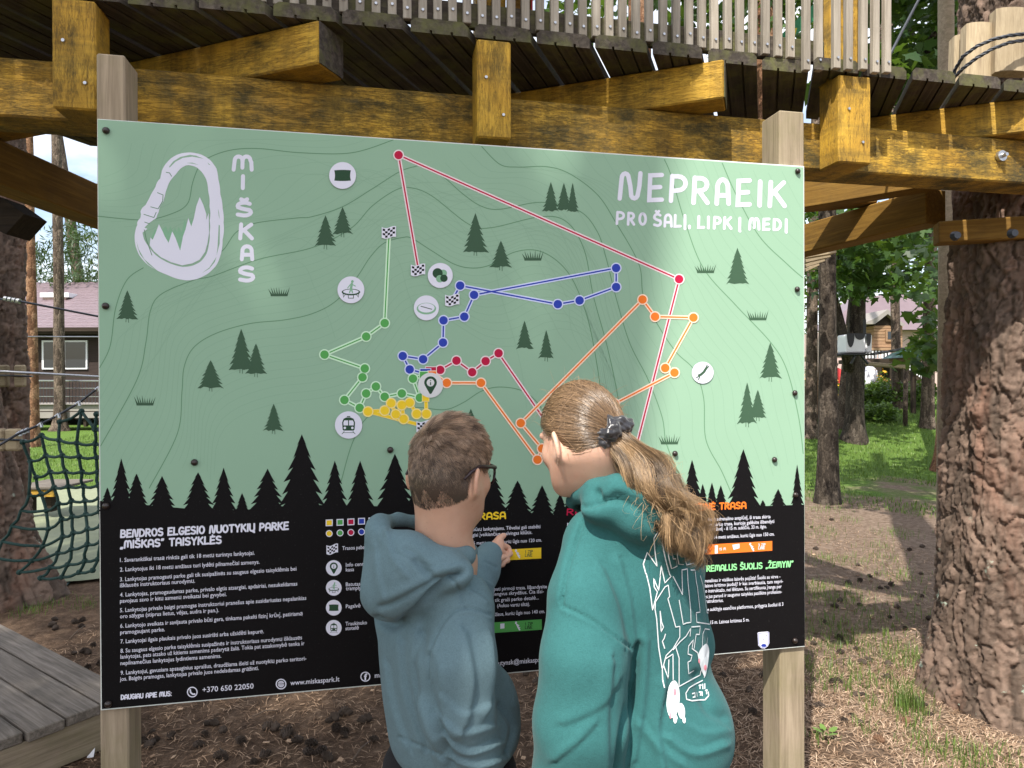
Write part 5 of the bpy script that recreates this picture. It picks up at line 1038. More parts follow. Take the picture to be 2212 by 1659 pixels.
# ---- right side: rail, basket, treehouse, shelter, people
rl = thing('balance_beam', base_at(1955, 920), 'pale horizontal log rail on a single post before the bushes', 'beam')
b = base_at(1955, 920); d = (b - CAM).dot(cF)
MB().tube([b - Vector((0, 0, .1)), P(1957, 800, d)], wpx(10, b) / 2, 10).build('post', MAT['bark'], rl, True)
bar('rail', P(1838, 783, d - .1), P(1964, 793, d - .15), 0.09, 0.09, MAT['pad'], rl, bev=0.02)
bar('rail', P(1690, 778, d + .4), P(1752, 774, d + .3), 0.12, 0.12, MAT['pad'], rl, bev=0.02)
bk = thing('hanging_basket_seat', P(1855, 765, 12.4), 'white box seat with black scalloped top hanging among the trunks', 'swing seat')
t = 12.4; pbox('white_shell', 1828, 722, 1870, 762, t, 0.35, MAT['white'], bk, 0.02); pbox('side_shell', 1871, 722, 1884, 762, t + .03, 0.33, MAT['white'], bk, 0.02)
MAT['black'] = plain('black_vinyl', (0.012, 0.012, 0.013), 0.5)
for x, w, h in ((1838, 8, 28), (1858, 11, 12), (1877, 5, 26)):
    pts = [P(x - w, 720, t - .012)] + [P(x + w * math.cos(a), 722 + h * math.sin(a), t - .012) for a in [math.pi - math.pi * k / 10 for k in range(11)]] + [P(x + w, 720, t - .012)]
    MB().prism(pts, (0, 0.012, 0)).build('scallop', MAT['black'], bk)
pbox('base', 1822, 763, 1890, 767, t - .05, 0.5, MAT['black'], bk)
for a, c in (((1848, 768), (1838, 786)), ((1860, 768), (1875, 786)), ((1868, 690), (1868, 722)), ((1884, 765), (1975, 750)), ((1822, 766), (1780, 770))): MB().tube([P(*a, t), P(*c, t)], 0.025, 6).build('strap', MAT['black'], bk)
th_ = thing('treehouse', base_at(1925, 862), 'small timber treehouse on posts with a square window', 'treehouse')
t = 21.0; MAT['timber'] = wood('golden_timber', (0.17, 0.1, 0.055), (0.25, 0.155, 0.09), (0.33, 0.22, 0.135), stain_amt=0.15)
for k in range(7): pbox('wall_board', 1888, 703 + k * 6.8, 1950, 709.6 + k * 6.8, t + 0.004 * (k % 2), 1.2, MAT['timber'], th_, 0.01)
MB().prism([P(1862, 700, t - .2), P(1893, 686, t - .2), P(1918, 668, t - .2), P(1956, 703, t - .2), P(1948, 704, t - .2), P(1918, 678, t - .2), P(1890, 700, t - .2)], (0, 1.6, 0)).build('roof', MAT['concrete'], th_)
MB().prism([P(1890, 702, t - .01), P(1918, 679, t - .01), P(1948, 702, t - .01)], (0, 1.2, 0)).build('gable', MAT['dark_wood'], th_)
w = pbox('window', 1914, 712, 1938, 738, t - .05, 0.06, MAT['timber'], th_); pbox('pane', 1918, 716, 1934, 733, t - .06, 0.02, MAT['glass'], w)
pbox('floor', 1868, 751, 1956, 757, t - .3, 1.8, MAT['timber'], th_)
for x in (1880, 1912, 1940): pbox('post', x, 757, x + 10, 860, t + .3, 0.2, MAT['dark_wood'] if x != 1880 else MAT['brick'], th_)
for k in range(12): pbox('baluster', 1870 + k * 7, 757.5, 1873.4 + k * 7, 774, t - .28, 0.03, MAT['white'], th_)
pbox('lower_deck', 1862, 774.5, 1990, 784, t - .3, 1.5, MAT['dark_wood'], th_)
for k in range(9): bar('stair_baluster', P(1966 + k * 5, 774 + k * 5, t - .6), P(1966 + k * 5, 800 + k * 3.6, t - .6), 0.03, 0.03, MAT['white'], th_)
bar('stair_string', P(1962, 790, t - .55), P(2015, 838, t - .55), 0.3, 0.05, MAT['dark_wood'], th_, up=(0, 1, 0))
lod = thing('lodge', base_at(1990, 850), 'brown timber lodge with pinkish roof partly hidden by maple leaves', 'building')
t = 27.0; pbox('wall', 1800, 712, 2100, 850, t, 3, MAT['brick'], lod); MB().prism([P(1780, 712, t - .5), P(1860, 640, t + 1), P(2050, 630, t + 1), P(2120, 712, t - .5)], (0, 1.2, 0)).build('roof', MAT['roof'], lod)
for x in (1806, 1970, 2040): pbox('window', x, 735, x + 24, 770, t - .05, .08, MAT['glass'], lod)
pbox('porch', 1850, 790, 1990, 850, t - 1.2, 1.1, MAT['dark_wood'], lod)
sht = thing('shelter', base_at(1990, 895), 'small open shelter with dark green roof beside the stairs', 'shelter')
t = 15.0; MAT['green_roof'] = plain('dark_green_shingle', (0.02, 0.07, 0.06), 0.6, .3, 20, .2)
MB().prism([P(1958, 772, t), P(1992, 752, t), P(2060, 745, t), P(2075, 768, t)], (0, 1.0, 0)).build('roof', MAT['green_roof'], sht); pbox('beam', 1964, 771, 2070, 779, t + .1, .8, MAT['timber'], sht)
for x in (1972, 2050): pbox('post', x, 779.5, x + 7, 900, t + .3, .1, MAT['dark_wood'], sht)
# wooden ramp end peeking below the platform by the sign
rp = thing('plank_bridge', P(1760, 560, 7.5), 'end of a pale plank bridge just right of the sign top', 'bridge')
for k in range(4): bar('plank', P(1735, 556 + k * 10, 7.2 + k * .3), P(1800 - k * 12, 545 + k * 9, 7.2 + k * .3), 0.14, 0.035, MAT['pad'], rp)
# people and flowers far behind
def far_person(label, px, py, t, shirt, hair, trousers):
    o = thing('person', P(px, py + 40, t), label, 'person', 'people at the far table')
    g = lambda dx, dy, dz=0: P(px + dx, py + dy, t + dz)
    MB().tube([g(0, 26), g(0, 18), g(-1, 6), g(-2, -6), g(-4, -13), g(-5, -17)], [.2, .2, .2, .19, .13, .06], 12).build('body', shirt, o, True)
    MB().tube([g(-6, -17), g(-7, -20), g(-7, -24), g(-7, -28), g(-7, -30)], [.05, .09, .115, .1, .05], 10).build('head', hair, o, True)
    MB().tube([g(8, -8), g(13, 4), g(6, 12)], [.06, .055, .045], 8).build('arm', shirt, o, True)
    MB().tube([g(-2, 26), g(14, 28), g(16, 44)], [.14, .1, .07], 8).build('legs', trousers, o, True)
MAT['skin_far'] = plain('brown_hair', (0.08, 0.045, 0.03)); MAT['shirt_w'] = plain('white_shirt', (0.75, 0.73, 0.8), .8); MAT['shirt_r'] = plain('red_shirt', (0.5, 0.03, 0.03), .8)
far_person('person in a white shirt sitting at the far table', 1878, 808, 17.0, MAT['shirt_w'], MAT['skin_far'], MAT['black'])
far_person('person in red beside the far flowers, mostly behind a trunk', 1809, 812, 19.5, MAT['shirt_r'], MAT['skin_far'], MAT['black'])
tbn = thing('picnic_table', base_at(1870, 868), 'brown wooden table beside the person in white', 'table'); t = 19.3
pbox('top', 1880, 820, 1913, 824, t, .7, MAT['timber'], tbn); pbox('leg', 1884, 824.5, 1894, 858, t + .1, .3, MAT['timber'], tbn); pbox('leg', 1902, 824.5, 1908, 858, t + .1, .3, MAT['timber'], tbn)
def shrub(label, px, py, w, h, seed, lm='bush', n=26, per=34, size=.11, name='shrub', fl=None):
    b = base_at(px, py); d = (b - CAM).dot(cF); o = thing(name, b, label, 'shrub' if not fl else 'flowers', 'shrubs and flowers before the lodge'); rs_ = np.random.default_rng(seed); W, H = w / F * d, h / F * d
    pts = [(b.x + rs_.uniform(-W / 2, W / 2), b.y + rs_.uniform(-.5, .5), b.z + H * rs_.uniform(.1, 1) * (1 - .3 * rs_.random())) for _ in range(n)]
    link('foliage', leaves_mesh('foliage', clump_points(pts, per, .24, seed), size, OVAL, -.2, seed), MAT[lm], o)
    MB().tube([b - Vector((0, 0, .1)), b + Vector((0.02, 0, H * .6))], [.03, .015], 6).build('stem', MAT['bark_dark'], o)
    if fl: link('blossoms', leaves_mesh('blossoms', clump_points([(p[0], p[1] - .1, p[2] + .12) for p in pts], 6, .2, seed + 1), .09, OVAL, 0, seed + 1), fl, o)
MAT['flower'] = plain('yellow_petal', (0.75, 0.42, 0.03), .6)
shrub('round green shrub left of the straight grey pine', 1905, 878, 56, 50, 51); shrub('green shrub right of the straight grey pine', 1985, 876, 60, 46, 52); shrub('bright yellow flowers by the right edge of the sign', 1742, 872, 30, 66, 53, fl=MAT['flower'])
shrub('yellow flowers behind the grey-brown pine', 1805, 872, 32, 50, 54, fl=MAT['flower']); shrub('pale orange flowers before the brick pillar', 1898, 868, 36, 60, 55, fl=MAT['flower']); shrub('low grey-green shrub at the foot of the table', 1852, 868, 22, 36, 56); shrub('low weeds on the slope below the table', 1890, 905, 70, 28, 57, n=30)
# the far wood closing the view
rs_ = np.random.default_rng(77); pts = [(x, 46 + rs_.uniform(-5, 8), 1.5 + rs_.uniform(0, 9) ** 1.0) for x in np.linspace(4, 60, 130) for _ in (0, 1)]
fw = link('far_wood', leaves_mesh('far_wood', clump_points(pts, 60, 1.6, 77, .8), .5, DIAM, 0, 77), MAT['bush']); tag(fw, 'distant green wood closing the view behind the lodge', 'wood', kind='stuff')
# ================================================================ people
class SDF:
    def __init__(s, lo, hi, h):
        s.h = h; s.lo = np.array(lo, np.float32); s.n = np.ceil((np.array(hi) - np.array(lo)) / h).astype(int) + 1
        s.ax = [s.lo[i] + h * np.arange(s.n[i], dtype=np.float32) for i in range(3)]; s.d = np.full(tuple(s.n), 1.0, np.float32)
    def sub(s, lo, hi):
        a = np.clip(np.floor((np.array(lo) - s.lo) / s.h).astype(int), 0, s.n); b = np.clip(np.ceil((np.array(hi) - s.lo) / s.h).astype(int) + 1, 0, s.n)
        sl = tuple(slice(a[i], b[i]) for i in range(3)); g = np.ix_(*[s.ax[i][sl[i]] for i in range(3)]); return sl, g
    def comb(s, sl, d, k, op):
        if d.size == 0: return
        o = s.d[sl]
        if op == 'sub': d = -d; o = -o; d, o = d, o     # smooth max(o, -d) = -smin(-o, d)
        if op == 'sub':
            d2 = -d; hh = np.maximum(k - np.abs(o - d2), 0) / max(k, 1e-6); s.d[sl] = -(np.minimum(o, d2) - hh * hh * k / 4)
        else:
            hh = np.maximum(k - np.abs(o - d), 0) / max(k, 1e-6); s.d[sl] = np.minimum(o, d) - hh * hh * k / 4
    def cap(s, a, b, ra, rb, k=0.02, op='add', flat=None):
        a, b = np.array(a, np.float32), np.array(b, np.float32); R_ = max(ra, rb) + k + 0.02
        sl, (X, Y, Z) = s.sub(np.minimum(a, b) - R_, np.maximum(a, b) + R_); ab = b - a; L = float(ab @ ab) + 1e-9
        t = np.clip(((X - a[0]) * ab[0] + (Y - a[1]) * ab[1] + (Z - a[2]) * ab[2]) / L, 0, 1)
        d = np.sqrt((X - a[0] - t * ab[0]) ** 2 + (Y - a[1] - t * ab[1]) ** 2 + (Z - a[2] - t * ab[2]) ** 2) - (ra + (rb - ra) * t)
        s.comb(sl, d, k, op)
    def chain(s, pts, k=0.02, op='add'):
        for (a, ra), (b, rb) in zip(pts[:-1], pts[1:]): s.cap(a, b, ra, rb, k, op)
    def ell(s, c, r, M=None, k=0.02, op='add'):
        c = np.array(c, np.float32); R_ = max(r) + k + 0.02; sl, (X, Y, Z) = s.sub(c - R_, c + R_)
        M = np.eye(3) if M is None else np.array(M)          # rows: the axes of the ellipsoid
        p = [(X - c[0]) * M[i][0] + (Y - c[1]) * M[i][1] + (Z - c[2]) * M[i][2] for i in range(3)]
        k0 = np.sqrt(sum((p[i] / r[i]) ** 2 for i in range(3))); k1 = np.sqrt(sum((p[i] / r[i] ** 2) ** 2 for i in range(3)))
        s.comb(sl, k0 * (k0 - 1) / np.maximum(k1, 1e-6), k, op)
    def extract(s, smooth=2):
        d = s.d; ins = d < 0; nx, ny, nz = d.shape
        c = np.zeros((nx - 1, ny - 1, nz - 1), np.int8)
        for i in (0, 1):
            for j in (0, 1):
                for k in (0, 1): c += ins[i:nx - 1 + i, j:ny - 1 + j, k:nz - 1 + k]
        act = (c > 0) & (c < 8); idx = np.full(act.shape, -1, np.int64); cells = np.argwhere(act); idx[act] = np.arange(len(cells))
        pos = np.zeros((len(cells), 3)); cnt = np.zeros(len(cells)); cor = [(i, j, k) for i in (0, 1) for j in (0, 1) for k in (0, 1)]
        for a in range(8):
            for b in range(a + 1, 8):
                A, B = cor[a], cor[b]
                if sum(abs(A[q] - B[q]) for q in range(3)) != 1: continue
                da = d[cells[:, 0] + A[0], cells[:, 1] + A[1], cells[:, 2] + A[2]]; db = d[cells[:, 0] + B[0], cells[:, 1] + B[1], cells[:, 2] + B[2]]
                m = (da < 0) != (db < 0); t = np.where(m, da / np.where(m, da - db, 1), 0)
                pos[m] += (cells + np.array(A) + t[:, None] * (np.array(B) - np.array(A)))[m]; cnt += m
        V = pos / cnt[:, None] * s.h + s.lo; Q = []
        for ax in range(3):
            o = [q for q in range(3) if q != ax]; sl0 = [slice(None)] * 3; sl1 = [slice(None)] * 3; sl0[ax] = slice(0, -1); sl1[ax] = slice(1, None)
            e = ins[tuple(sl0)] != ins[tuple(sl1)]; fl = ins[tuple(sl0)]
            E_ = np.argwhere(e); E_ = E_[(E_[:, o[0]] > 0) & (E_[:, o[1]] > 0) & (E_[:, o[0]] < d.shape[o[0]] - 1) & (E_[:, o[1]] < d.shape[o[1]] - 1)]
            def g(da, db): q = E_.copy(); q[:, o[0]] -= da; q[:, o[1]] -= db; return idx[q[:, 0], q[:, 1], q[:, 2]]
            quad = np.stack([g(1, 1), g(0, 1), g(0, 0), g(1, 0)], 1); f = fl[E_[:, 0], E_[:, 1], E_[:, 2]]
            if ax == 1: f = ~f
            quad = np.where(f[:, None], quad, quad[:, ::-1]); Q.append(quad)
        Q = np.concatenate(Q); Q = Q[(Q >= 0).all(1)]
        for _ in range(smooth): V = lap(V, Q, 0.5)
        return V, Q
def lap(V, Q, f):
    A = np.zeros_like(V); n = np.zeros(len(V))
    for a in range(4):
        b = (a + 1) % 4; np.add.at(A, Q[:, a], V[Q[:, b]]); np.add.at(A, Q[:, b], V[Q[:, a]]); np.add.at(n, Q[:, a], 1); np.add.at(n, Q[:, b], 1)
    return V + f * (A / np.maximum(n, 1)[:, None] - V)
def vnorm(V, Q):
    fn = np.cross(V[Q[:, 2]] - V[Q[:, 0]], V[Q[:, 3]] - V[Q[:, 1]]); N_ = np.zeros_like(V)
    for a in range(4): np.add.at(N_, Q[:, a], fn)
    return N_ / np.maximum(np.linalg.norm(N_, axis=1), 1e-9)[:, None]
aF, aR, aU = np.array(cF), np.array(cR), np.array(cU); aC = np.array(CAM)
def to_px(V):
    q = V - aC; t = q @ aF; return np.c_[PW / 2 + F * (q @ aR) / t, PH / 2 - F * (q @ aU) / t]
def seg_dist(px, pts):
    best = np.full(len(px), 1e9); side = np.zeros(len(px))
    for a, b in zip(pts[:-1], pts[1:]):
        a, b = np.array(a, float), np.array(b, float); ab = b - a; t = np.clip(((px - a) @ ab) / (ab @ ab), 0, 1); q = px - a - t[:, None] * ab; d = np.hypot(q[:, 0], q[:, 1]); m = d < best
        best[m] = d[m]; side[m] = np.sign(q[m, 0] * ab[1] - q[m, 1] * ab[0])
    return best, side
def folds(V, Q, fl):      # fl: (polyline px, width px, amount m, kind): grooves and rolls pressed into the cloth
    N_ = vnorm(V, Q); view = V - aC; view /= np.linalg.norm(view, axis=1)[:, None]; face = np.clip(-(N_ * view).sum(1) * 3, 0, 1); px = to_px(V); D = np.zeros(len(V))
    for pts, w, amt, kind in fl:
        pts = smooth(pts, 6) if len(pts) > 2 else pts
        d, s = seg_dist(px, pts)
        if kind == 's':
            x = d * s / w; D += amt * (.75 * np.exp(-((x - 1.0) / .85) ** 2) - np.exp(-(x * 2.4) ** 2))
        elif kind == 'd':
            x = d * s / w; D += amt * np.where(x < 0, np.exp(-(x / .95) ** 2), np.exp(-(x / .3) ** 2) * 1.25 - .25 * np.exp(-((x - .45) / .35) ** 2) - .25 * np.exp(-(x / .5) ** 2))
        elif kind == 'g': D -= amt * np.exp(-(d / w) ** 2)
        elif kind == 'r': D += amt * np.exp(-(d / w) ** 2)
        else:                                                # step: one side lies over the other
            x = d * s / w; D += amt * np.where(x > 0, np.exp(-x), 0) * (np.abs(x) < 6) - amt * 0.5 * np.exp(-(d / (w * .35)) ** 2)
    return V + N_ * (D * face)[:, None]
def cloth_noise(V, Q, amp, sc, seed):
    N_ = vnorm(V, Q); o = Vector((seed * 3.1, seed * 1.7, 0)); sc = np.array(sc); D = np.array([mnoise.noise(Vector(p * sc) + o) for p in V]); return V + N_ * (D * amp)[:, None]
def sub3(v): return np.array(v)
def frame(yaw, tilt):       # fwd, right, up of a head or body turned by yaw (to the right) and tipped down by tilt
    f = Vector((math.sin(yaw), math.cos(yaw), 0)); r = Vector((math.cos(yaw), -math.sin(yaw), 0)); u = Vector((0, 0, 1))
    f2 = f * math.cos(tilt) - u * math.sin(tilt); u2 = u * math.cos(tilt) + f * math.sin(tilt); return r, f2, u2
def fabric(name, c, mott=0.13, sc=420):
    n = N(name); v = n.tc.outputs['Object']; a = n.noise(v, sc, 2, 0.5); b = n.noise(v, 90, 5, 0.75)
    col = n.mix(a, tuple(x * (1 - mott * 2.2) for x in c), tuple(min(1, x * (1 + mott * 2.2)) for x in c)); col = n.mix(n.math('MULTIPLY', n.ramp(b, [(0.35, (0, 0, 0)), (0.65, (1, 1, 1))]), 0.35), col, tuple(min(1, x * 1.3) for x in c))
    n.color(col); n.set(Roughness=0.95, Specular__IOR__Level=0.1, Sheen__Weight=0.06, Sheen__Roughness=0.5); n.bump(n.math('ADD', a, n.math('MULTIPLY', b, 0.8)), 0.35, 0.002); return n.m
def skin_mat(name, c):
    n = N(name); v = n.tc.outputs['Object']; col = n.mix(n.noise(v, 30, 4), tuple(x * .9 for x in c), tuple(min(1, x * 1.1) for x in c)); col = n.mix(n.ramp(n.noise(v, 11, 5, 0.65), [(0.45, (0, 0, 0)), (0.75, (.55, .55, .55))]), col, (c[0] * .95, c[1] * .72, c[2] * .66)); col = n.mix(n.ramp(n.noise(v, 160, 2), [(0.66, (0, 0, 0)), (0.74, (.3, .3, .3))]), col, tuple(x * .6 for x in c)); n.color(col)
    n.set(Roughness=0.5, Specular__IOR__Level=0.35, Subsurface__Weight=0.12, Subsurface__Radius=(0.012, 0.004, 0.002), Subsurface__Scale=1.0); n.bump(n.noise(v, 500, 3), 0.08, 0.001); return n.m
def hair_mat(name):
    n = N(name); a = n.n('Attribute', _attribute_name='tone'); n.t.links.new(a.outputs[0], n.b.inputs['Base Color']); n.set(Roughness=0.34, Specular__IOR__Level=0.5); return n.m
MAT['skin'] = skin_mat('skin', (0.56, 0.335, 0.235)); MAT['skin2'] = skin_mat('skin_pale', (0.62, 0.38, 0.275)); MAT['hair'] = hair_mat('hair')
def strands(name, paths, rad, tones, parent, nseg):       # paths: (n, k, 3); three-sided tapering strands
    n, k, _ = paths.shape; t = np.gradient(paths, axis=1); t /= np.maximum(np.linalg.norm(t, axis=2), 1e-9)[..., None]
    ref = np.array([0.3, 0.5, 0.81]); a = np.cross(t, ref); a /= np.maximum(np.linalg.norm(a, axis=2), 1e-9)[..., None]; b = np.cross(t, a)
    tp = np.linspace(1, 0.25, k)[None, :, None] * rad; V = np.stack([paths + tp * (a * math.cos(q) + b * math.sin(q)) for q in (0, 2.094, 4.189)], 2)
    i, j, s = np.meshgrid(np.arange(n), np.arange(k - 1), np.arange(3), indexing='ij'); base = i * k * 3 + j * 3
    Fq = np.stack([base + s, base + (s + 1) % 3, base + 3 + (s + 1) % 3, base + 3 + s], -1).reshape(-1, 4)
    return V.reshape(-1, 3), Fq, np.repeat(tones, k * 3, 0)
def hair_object(name, pieces, parent):
    V = []; Q = []; C = []; o = 0
    for v, q, c in pieces: V.append(v); Q.append(q + o); C.append(c); o += len(v)
    me = np_mesh(name, np.concatenate(V), np.concatenate(Q)); C = np.concatenate(C); C = np.c_[C, np.ones(len(C))].astype(np.float32)
    at = me.attributes.new('tone', 'FLOAT_COLOR', 'POINT'); at.data.foreach_set('color', C.ravel()); return link(name, me, MAT['hair'], parent)
def dirs(n, seed):
    rs = np.random.default_rng(seed); d = rs.normal(0, 1, (n, 3)); return d / np.linalg.norm(d, axis=1)[:, None]
def cap_patch(Cc, Rm, rad, mask, tone, ns=90):
    th = np.linspace(0, np.pi, ns // 2 + 1); ph = np.linspace(0, 2 * np.pi, ns, endpoint=False); T_, P_ = np.meshgrid(th, ph, indexing='ij'); L = np.stack([np.sin(T_) * np.cos(P_), np.sin(T_) * np.sin(P_), np.cos(T_)], -1)
    m = mask(L.reshape(-1, 3)).reshape(T_.shape); V = (L * rad) @ Rm + Cc; i, j = np.meshgrid(np.arange(ns // 2), np.arange(ns), indexing='ij')
    q = np.stack([i * ns + j, (i + 1) * ns + j, (i + 1) * ns + (j + 1) % ns, i * ns + (j + 1) % ns], -1).reshape(-1, 4); q = q[m.ravel()[q].all(1)]
    V = V.reshape(-1, 3); return V, q, np.tile(np.array(tone), (len(V), 1))
def head_sdf(g, C, r, f, u, ears=(1, -1), s=1.0):
    C = np.array(C); r, f, u = np.array(r), np.array(f), np.array(u); Mx = [r, f, u]; L = lambda a, b, c: C + (r * a + f * b + u * c) * s
    g.ell(C, (.074 * s, .092 * s, .098 * s), Mx, .01); g.ell(L(0, .03, -.045), (.064 * s, .062 * s, .075 * s), Mx, .02); g.ell(L(0, .055, -.088), (.04 * s, .036 * s, .034 * s), Mx, .03)
    for q in (1, -1):
        g.cap(L(.06 * q, .0, -.05), L(.025 * q, .07, -.1), .018 * s, .016 * s, .03); g.ell(L(.04 * q, .06, -.035), (.024 * s, .024 * s, .022 * s), Mx, .02)
        g.ell(L(.031 * q, .089, -.006), (.017 * s, .012 * s, .011 * s), Mx, .012, 'sub'); g.ell(L(.031 * q, .078, -.007), (.012 * s,) * 3, Mx, .004)
        g.cap(L(.05 * q, .074, .012), L(.012 * q, .09, .01), .006 * s, .007 * s, .012)
    g.cap(L(0, .092, .0), L(0, .108, -.034), .007 * s, .011 * s, .012); g.cap(L(.018, .093, -.066), L(-.018, .093, -.066), .006 * s, .006 * s, .006); g.cap(L(.02, .1, -.0635), L(-.02, .1, -.0635), .0025 * s, .0025 * s, .003, 'sub')
    for q in ears:
        rr_ = r * q; ea = rr_ * .86 + f * .5; ea /= np.linalg.norm(ea); fb = np.cross(u, ea); fb /= np.linalg.norm(fb); c = L(.0785 * q, -.012, -.032)
        g.ell(c + rr_ * .005, (.0075 * s, .019 * s, .031 * s), [ea, fb, u], .006); g.ell(c + rr_ * .005 + ea * .009, (.007 * s, .011 * s, .019 * s), [ea, fb, u], .006, 'sub'); g.ell(L(.074 * q, -.004, -.056), (.007, .009, .009), Mx, .008)
def finger(g, pts, r0, r1, k=.005):
    n = len(pts)
    for i in range(n - 1): g.cap(pts[i], pts[i + 1], r0 + (r1 - r0) * i / (n - 1), r0 + (r1 - r0) * (i + 1) / (n - 1), k)
def rest_hand(g, w, side):     # a relaxed hanging hand
    w = np.array(w); fx = np.array([side * .3, .95, 0]); dn = np.array([0, .12, -1.0]); fx /= np.linalg.norm(fx)
    for i, (o, L_) in enumerate(((.03, .062), (.01, .07), (-.01, .066), (-.028, .052))):
        k1 = w + dn * .075 + fx * o; g.cap(w + fx * o * .5, k1, .014, .011, .012); inn = np.array([-side * .3, .1, 0]); p1 = k1 + dn * L_ * .5 + inn * .02; p2 = p1 + dn * L_ * .42 + inn * .05; finger(g, [k1, p1, p2], .0085, .0065)
    finger(g, [w + dn * .02 + fx * .02, w + dn * .05 + fx * .05, w + dn * .085 + fx * .055], .011, .008)
# ---------------------------------------------------------------- the boy
BT = 1.45
def bp_(x, y, z=0.0): return np.array(P(x, y, BT + z))
boy = thing('person', Vector(bp_(960, 1600)) * 1.0, 'child with short brown hair and glasses in a dusty blue hoodie pointing at the sign', 'person'); boy.location.z = 0
hr, hf, hu = frame(R(32), R(10)); HC = bp_(970, 1004, 0.0)
g = SDF(bp_(760, 900, -.28) - .02, np.array([0.32, 2.12, 1.47]), 0.0035); g = None
def bbox(pts, pad):
    pts = np.array(pts); return pts.min(0) - pad, pts.max(0) + pad
lo, hi = bbox([HC - .13, HC + .13, bp_(860, 1300, -.1), bp_(1110, 1300, .1)], .01); g = SDF(lo, hi, .003)
head_sdf(g, HC, hr, hf, hu)
g.cap(HC - np.array(hu) * .05 - np.array(hf) * .022, bp_(962, 1215, .03), .054, .064, .03); g.cap(bp_(962, 1215, .03), bp_(958, 1290, .03), .062, .07, .03)
Vh, Qh = g.extract(2)
lo, hi = bbox([bp_(1030, 1120, .38), bp_(1125, 1260, .56)], .04); g = SDF(lo, hi, .0018)
W0 = bp_(1050, 1205, .43); K = [bp_(1079, 1164, .475), bp_(1082, 1177, .468), bp_(1079, 1189, .458), bp_(1074, 1199, .448)]
g.cap(bp_(1035, 1235, .38), W0, .026, .023, .01)
for i, kk in enumerate(K): g.cap(W0 + (kk - W0) * .12, kk, .0165, .0108, .011)
finger(g, [K[0], bp_(1094, 1150, .498), bp_(1104, 1141.5, .512), bp_(1112, 1134, .522)], .0094, .0066, .002); finger(g, [K[1], bp_(1097, 1183, .49), bp_(1102, 1196, .478), bp_(1093, 1204, .464)], .0094, .0074, .002)
finger(g, [K[2], bp_(1093, 1198, .478), bp_(1096, 1210, .465), bp_(1086, 1215, .452)], .0092, .0072, .002); finger(g, [K[3], bp_(1085, 1210, .462), bp_(1086, 1219, .45), bp_(1078, 1222, .442)], .0086, .0066, .002)
finger(g, [bp_(1060, 1200, .42), bp_(1074, 1208, .412), bp_(1088, 1203, .428)], .0118, .0082, .005)
Vp, Qp = g.extract(1)
lo, hi = bbox([bp_(1000, 1690, -.12), bp_(1080, 1900, .05)], .05); g = SDF(lo, hi, .004); rest_hand(g, bp_(1040, 1745, -.04), 1); g.cap(bp_(1030, 1690, -.05), bp_(1040, 1745, -.04), .026, .02, .01); Vq, Qq = g.extract(1)
def arms_core(parts):
    V = [p[0] for p in parts]; Q = []; o = 0
    for v, q in parts: Q.append(q + o); o += len(v)
    return np.concatenate(V), np.concatenate(Q)
lo, hi = bbox([bp_(820, 1230, -.12), bp_(1100, 1800, .45)], .05); g = SDF(lo, hi, .01)      # torso and arms under the clothes
g.chain([(bp_(955, 1270, .03), .06), (bp_(950, 1420, .04), .07), (bp_(965, 1600, .04), .07), (bp_(975, 1700, .04), .07)], .02); g.chain([(bp_(1000, 1340, -.04), .035), (bp_(1000, 1530, -.07), .034), (bp_(1035, 1700, -.05), .03)], .03); g.chain([(bp_(900, 1330, .09), .035), (bp_(985, 1370, .2), .034), (bp_(1038, 1232, .38), .026)], .03)
Vc, Qc = g.extract(1)
Vb, Qb = arms_core([(Vh, Qh), (Vp, Qp), (Vq, Qq), (Vc, Qc)])
link('body', np_mesh('body', Vb, Qb), MAT['skin'], boy)
# hoodie
lo, hi = bbox([bp_(770, 1100, -.22), bp_(1180, 1760, .2), bp_(1090, 1180, .46)], .03); g = SDF(lo, hi, .0045)
br, bf, bu = frame(R(38), 0); BM = [np.array(br), np.array(bf), np.array(bu)]
g.ell(bp_(940, 1400, .03), (.142, .105, .17), BM, .03); g.ell(bp_(960, 1540, .02), (.138, .112, .15), BM, .05); g.ell(bp_(985, 1590, .02), (.128, .118, .075), BM, .04)
g.ell(bp_(1062, 1540, .06), (.06, .075, .1), None, .05)
g.cap(bp_(868, 1305, .1), bp_(1005, 1300, -.03), .055, .055, .05)
g.chain([(bp_(1000, 1325, -.05), .064), (bp_(990, 1430, -.085), .076), (bp_(990, 1530, -.09), .07), (bp_(1015, 1625, -.075), .058), (bp_(1040, 1715, -.05), .043)], .018)
g.chain([(bp_(880, 1330, .1), .06), (bp_(985, 1370, .2), .056), (bp_(1018, 1288, .31), .05), (bp_(1040, 1232, .385), .045), (bp_(1057, 1199, .43), .037)], .03)
# hood lying on the back
g.ell(bp_(880, 1235, -.06), (.078, .07, .085), BM, .03); g.ell(bp_(840, 1285, -.05), (.052, .055, .05), BM, .04); g.ell(bp_(955, 1230, -.07), (.075, .05, .04), BM, .03)
g.chain([(bp_(1018, 1190, .06), .016), (bp_(1005, 1200, -.03), .02), (bp_(960, 1212, -.075), .024), (bp_(905, 1205, -.085), .026), (bp_(850, 1180, -.06), .028), (bp_(818, 1150, -.02), .02), (bp_(822, 1130, .02), .015), (bp_(860, 1122, .06), .014), (bp_(905, 1128, .085), .014), (bp_(960, 1165, .11), .016), (bp_(1010, 1195, .1), .016)], .012)
g.cap(bp_(818, 1150, 0), bp_(835, 1260, -.03), .03, .05, .03)
g.cap(bp_(962, 1100, .02), bp_(958, 1225, .02), .07, .056, .012, 'sub'); g.ell(bp_(872, 1158, 0), (.034, .04, .03), None, .012, 'sub')
V, Q = g.extract(3)
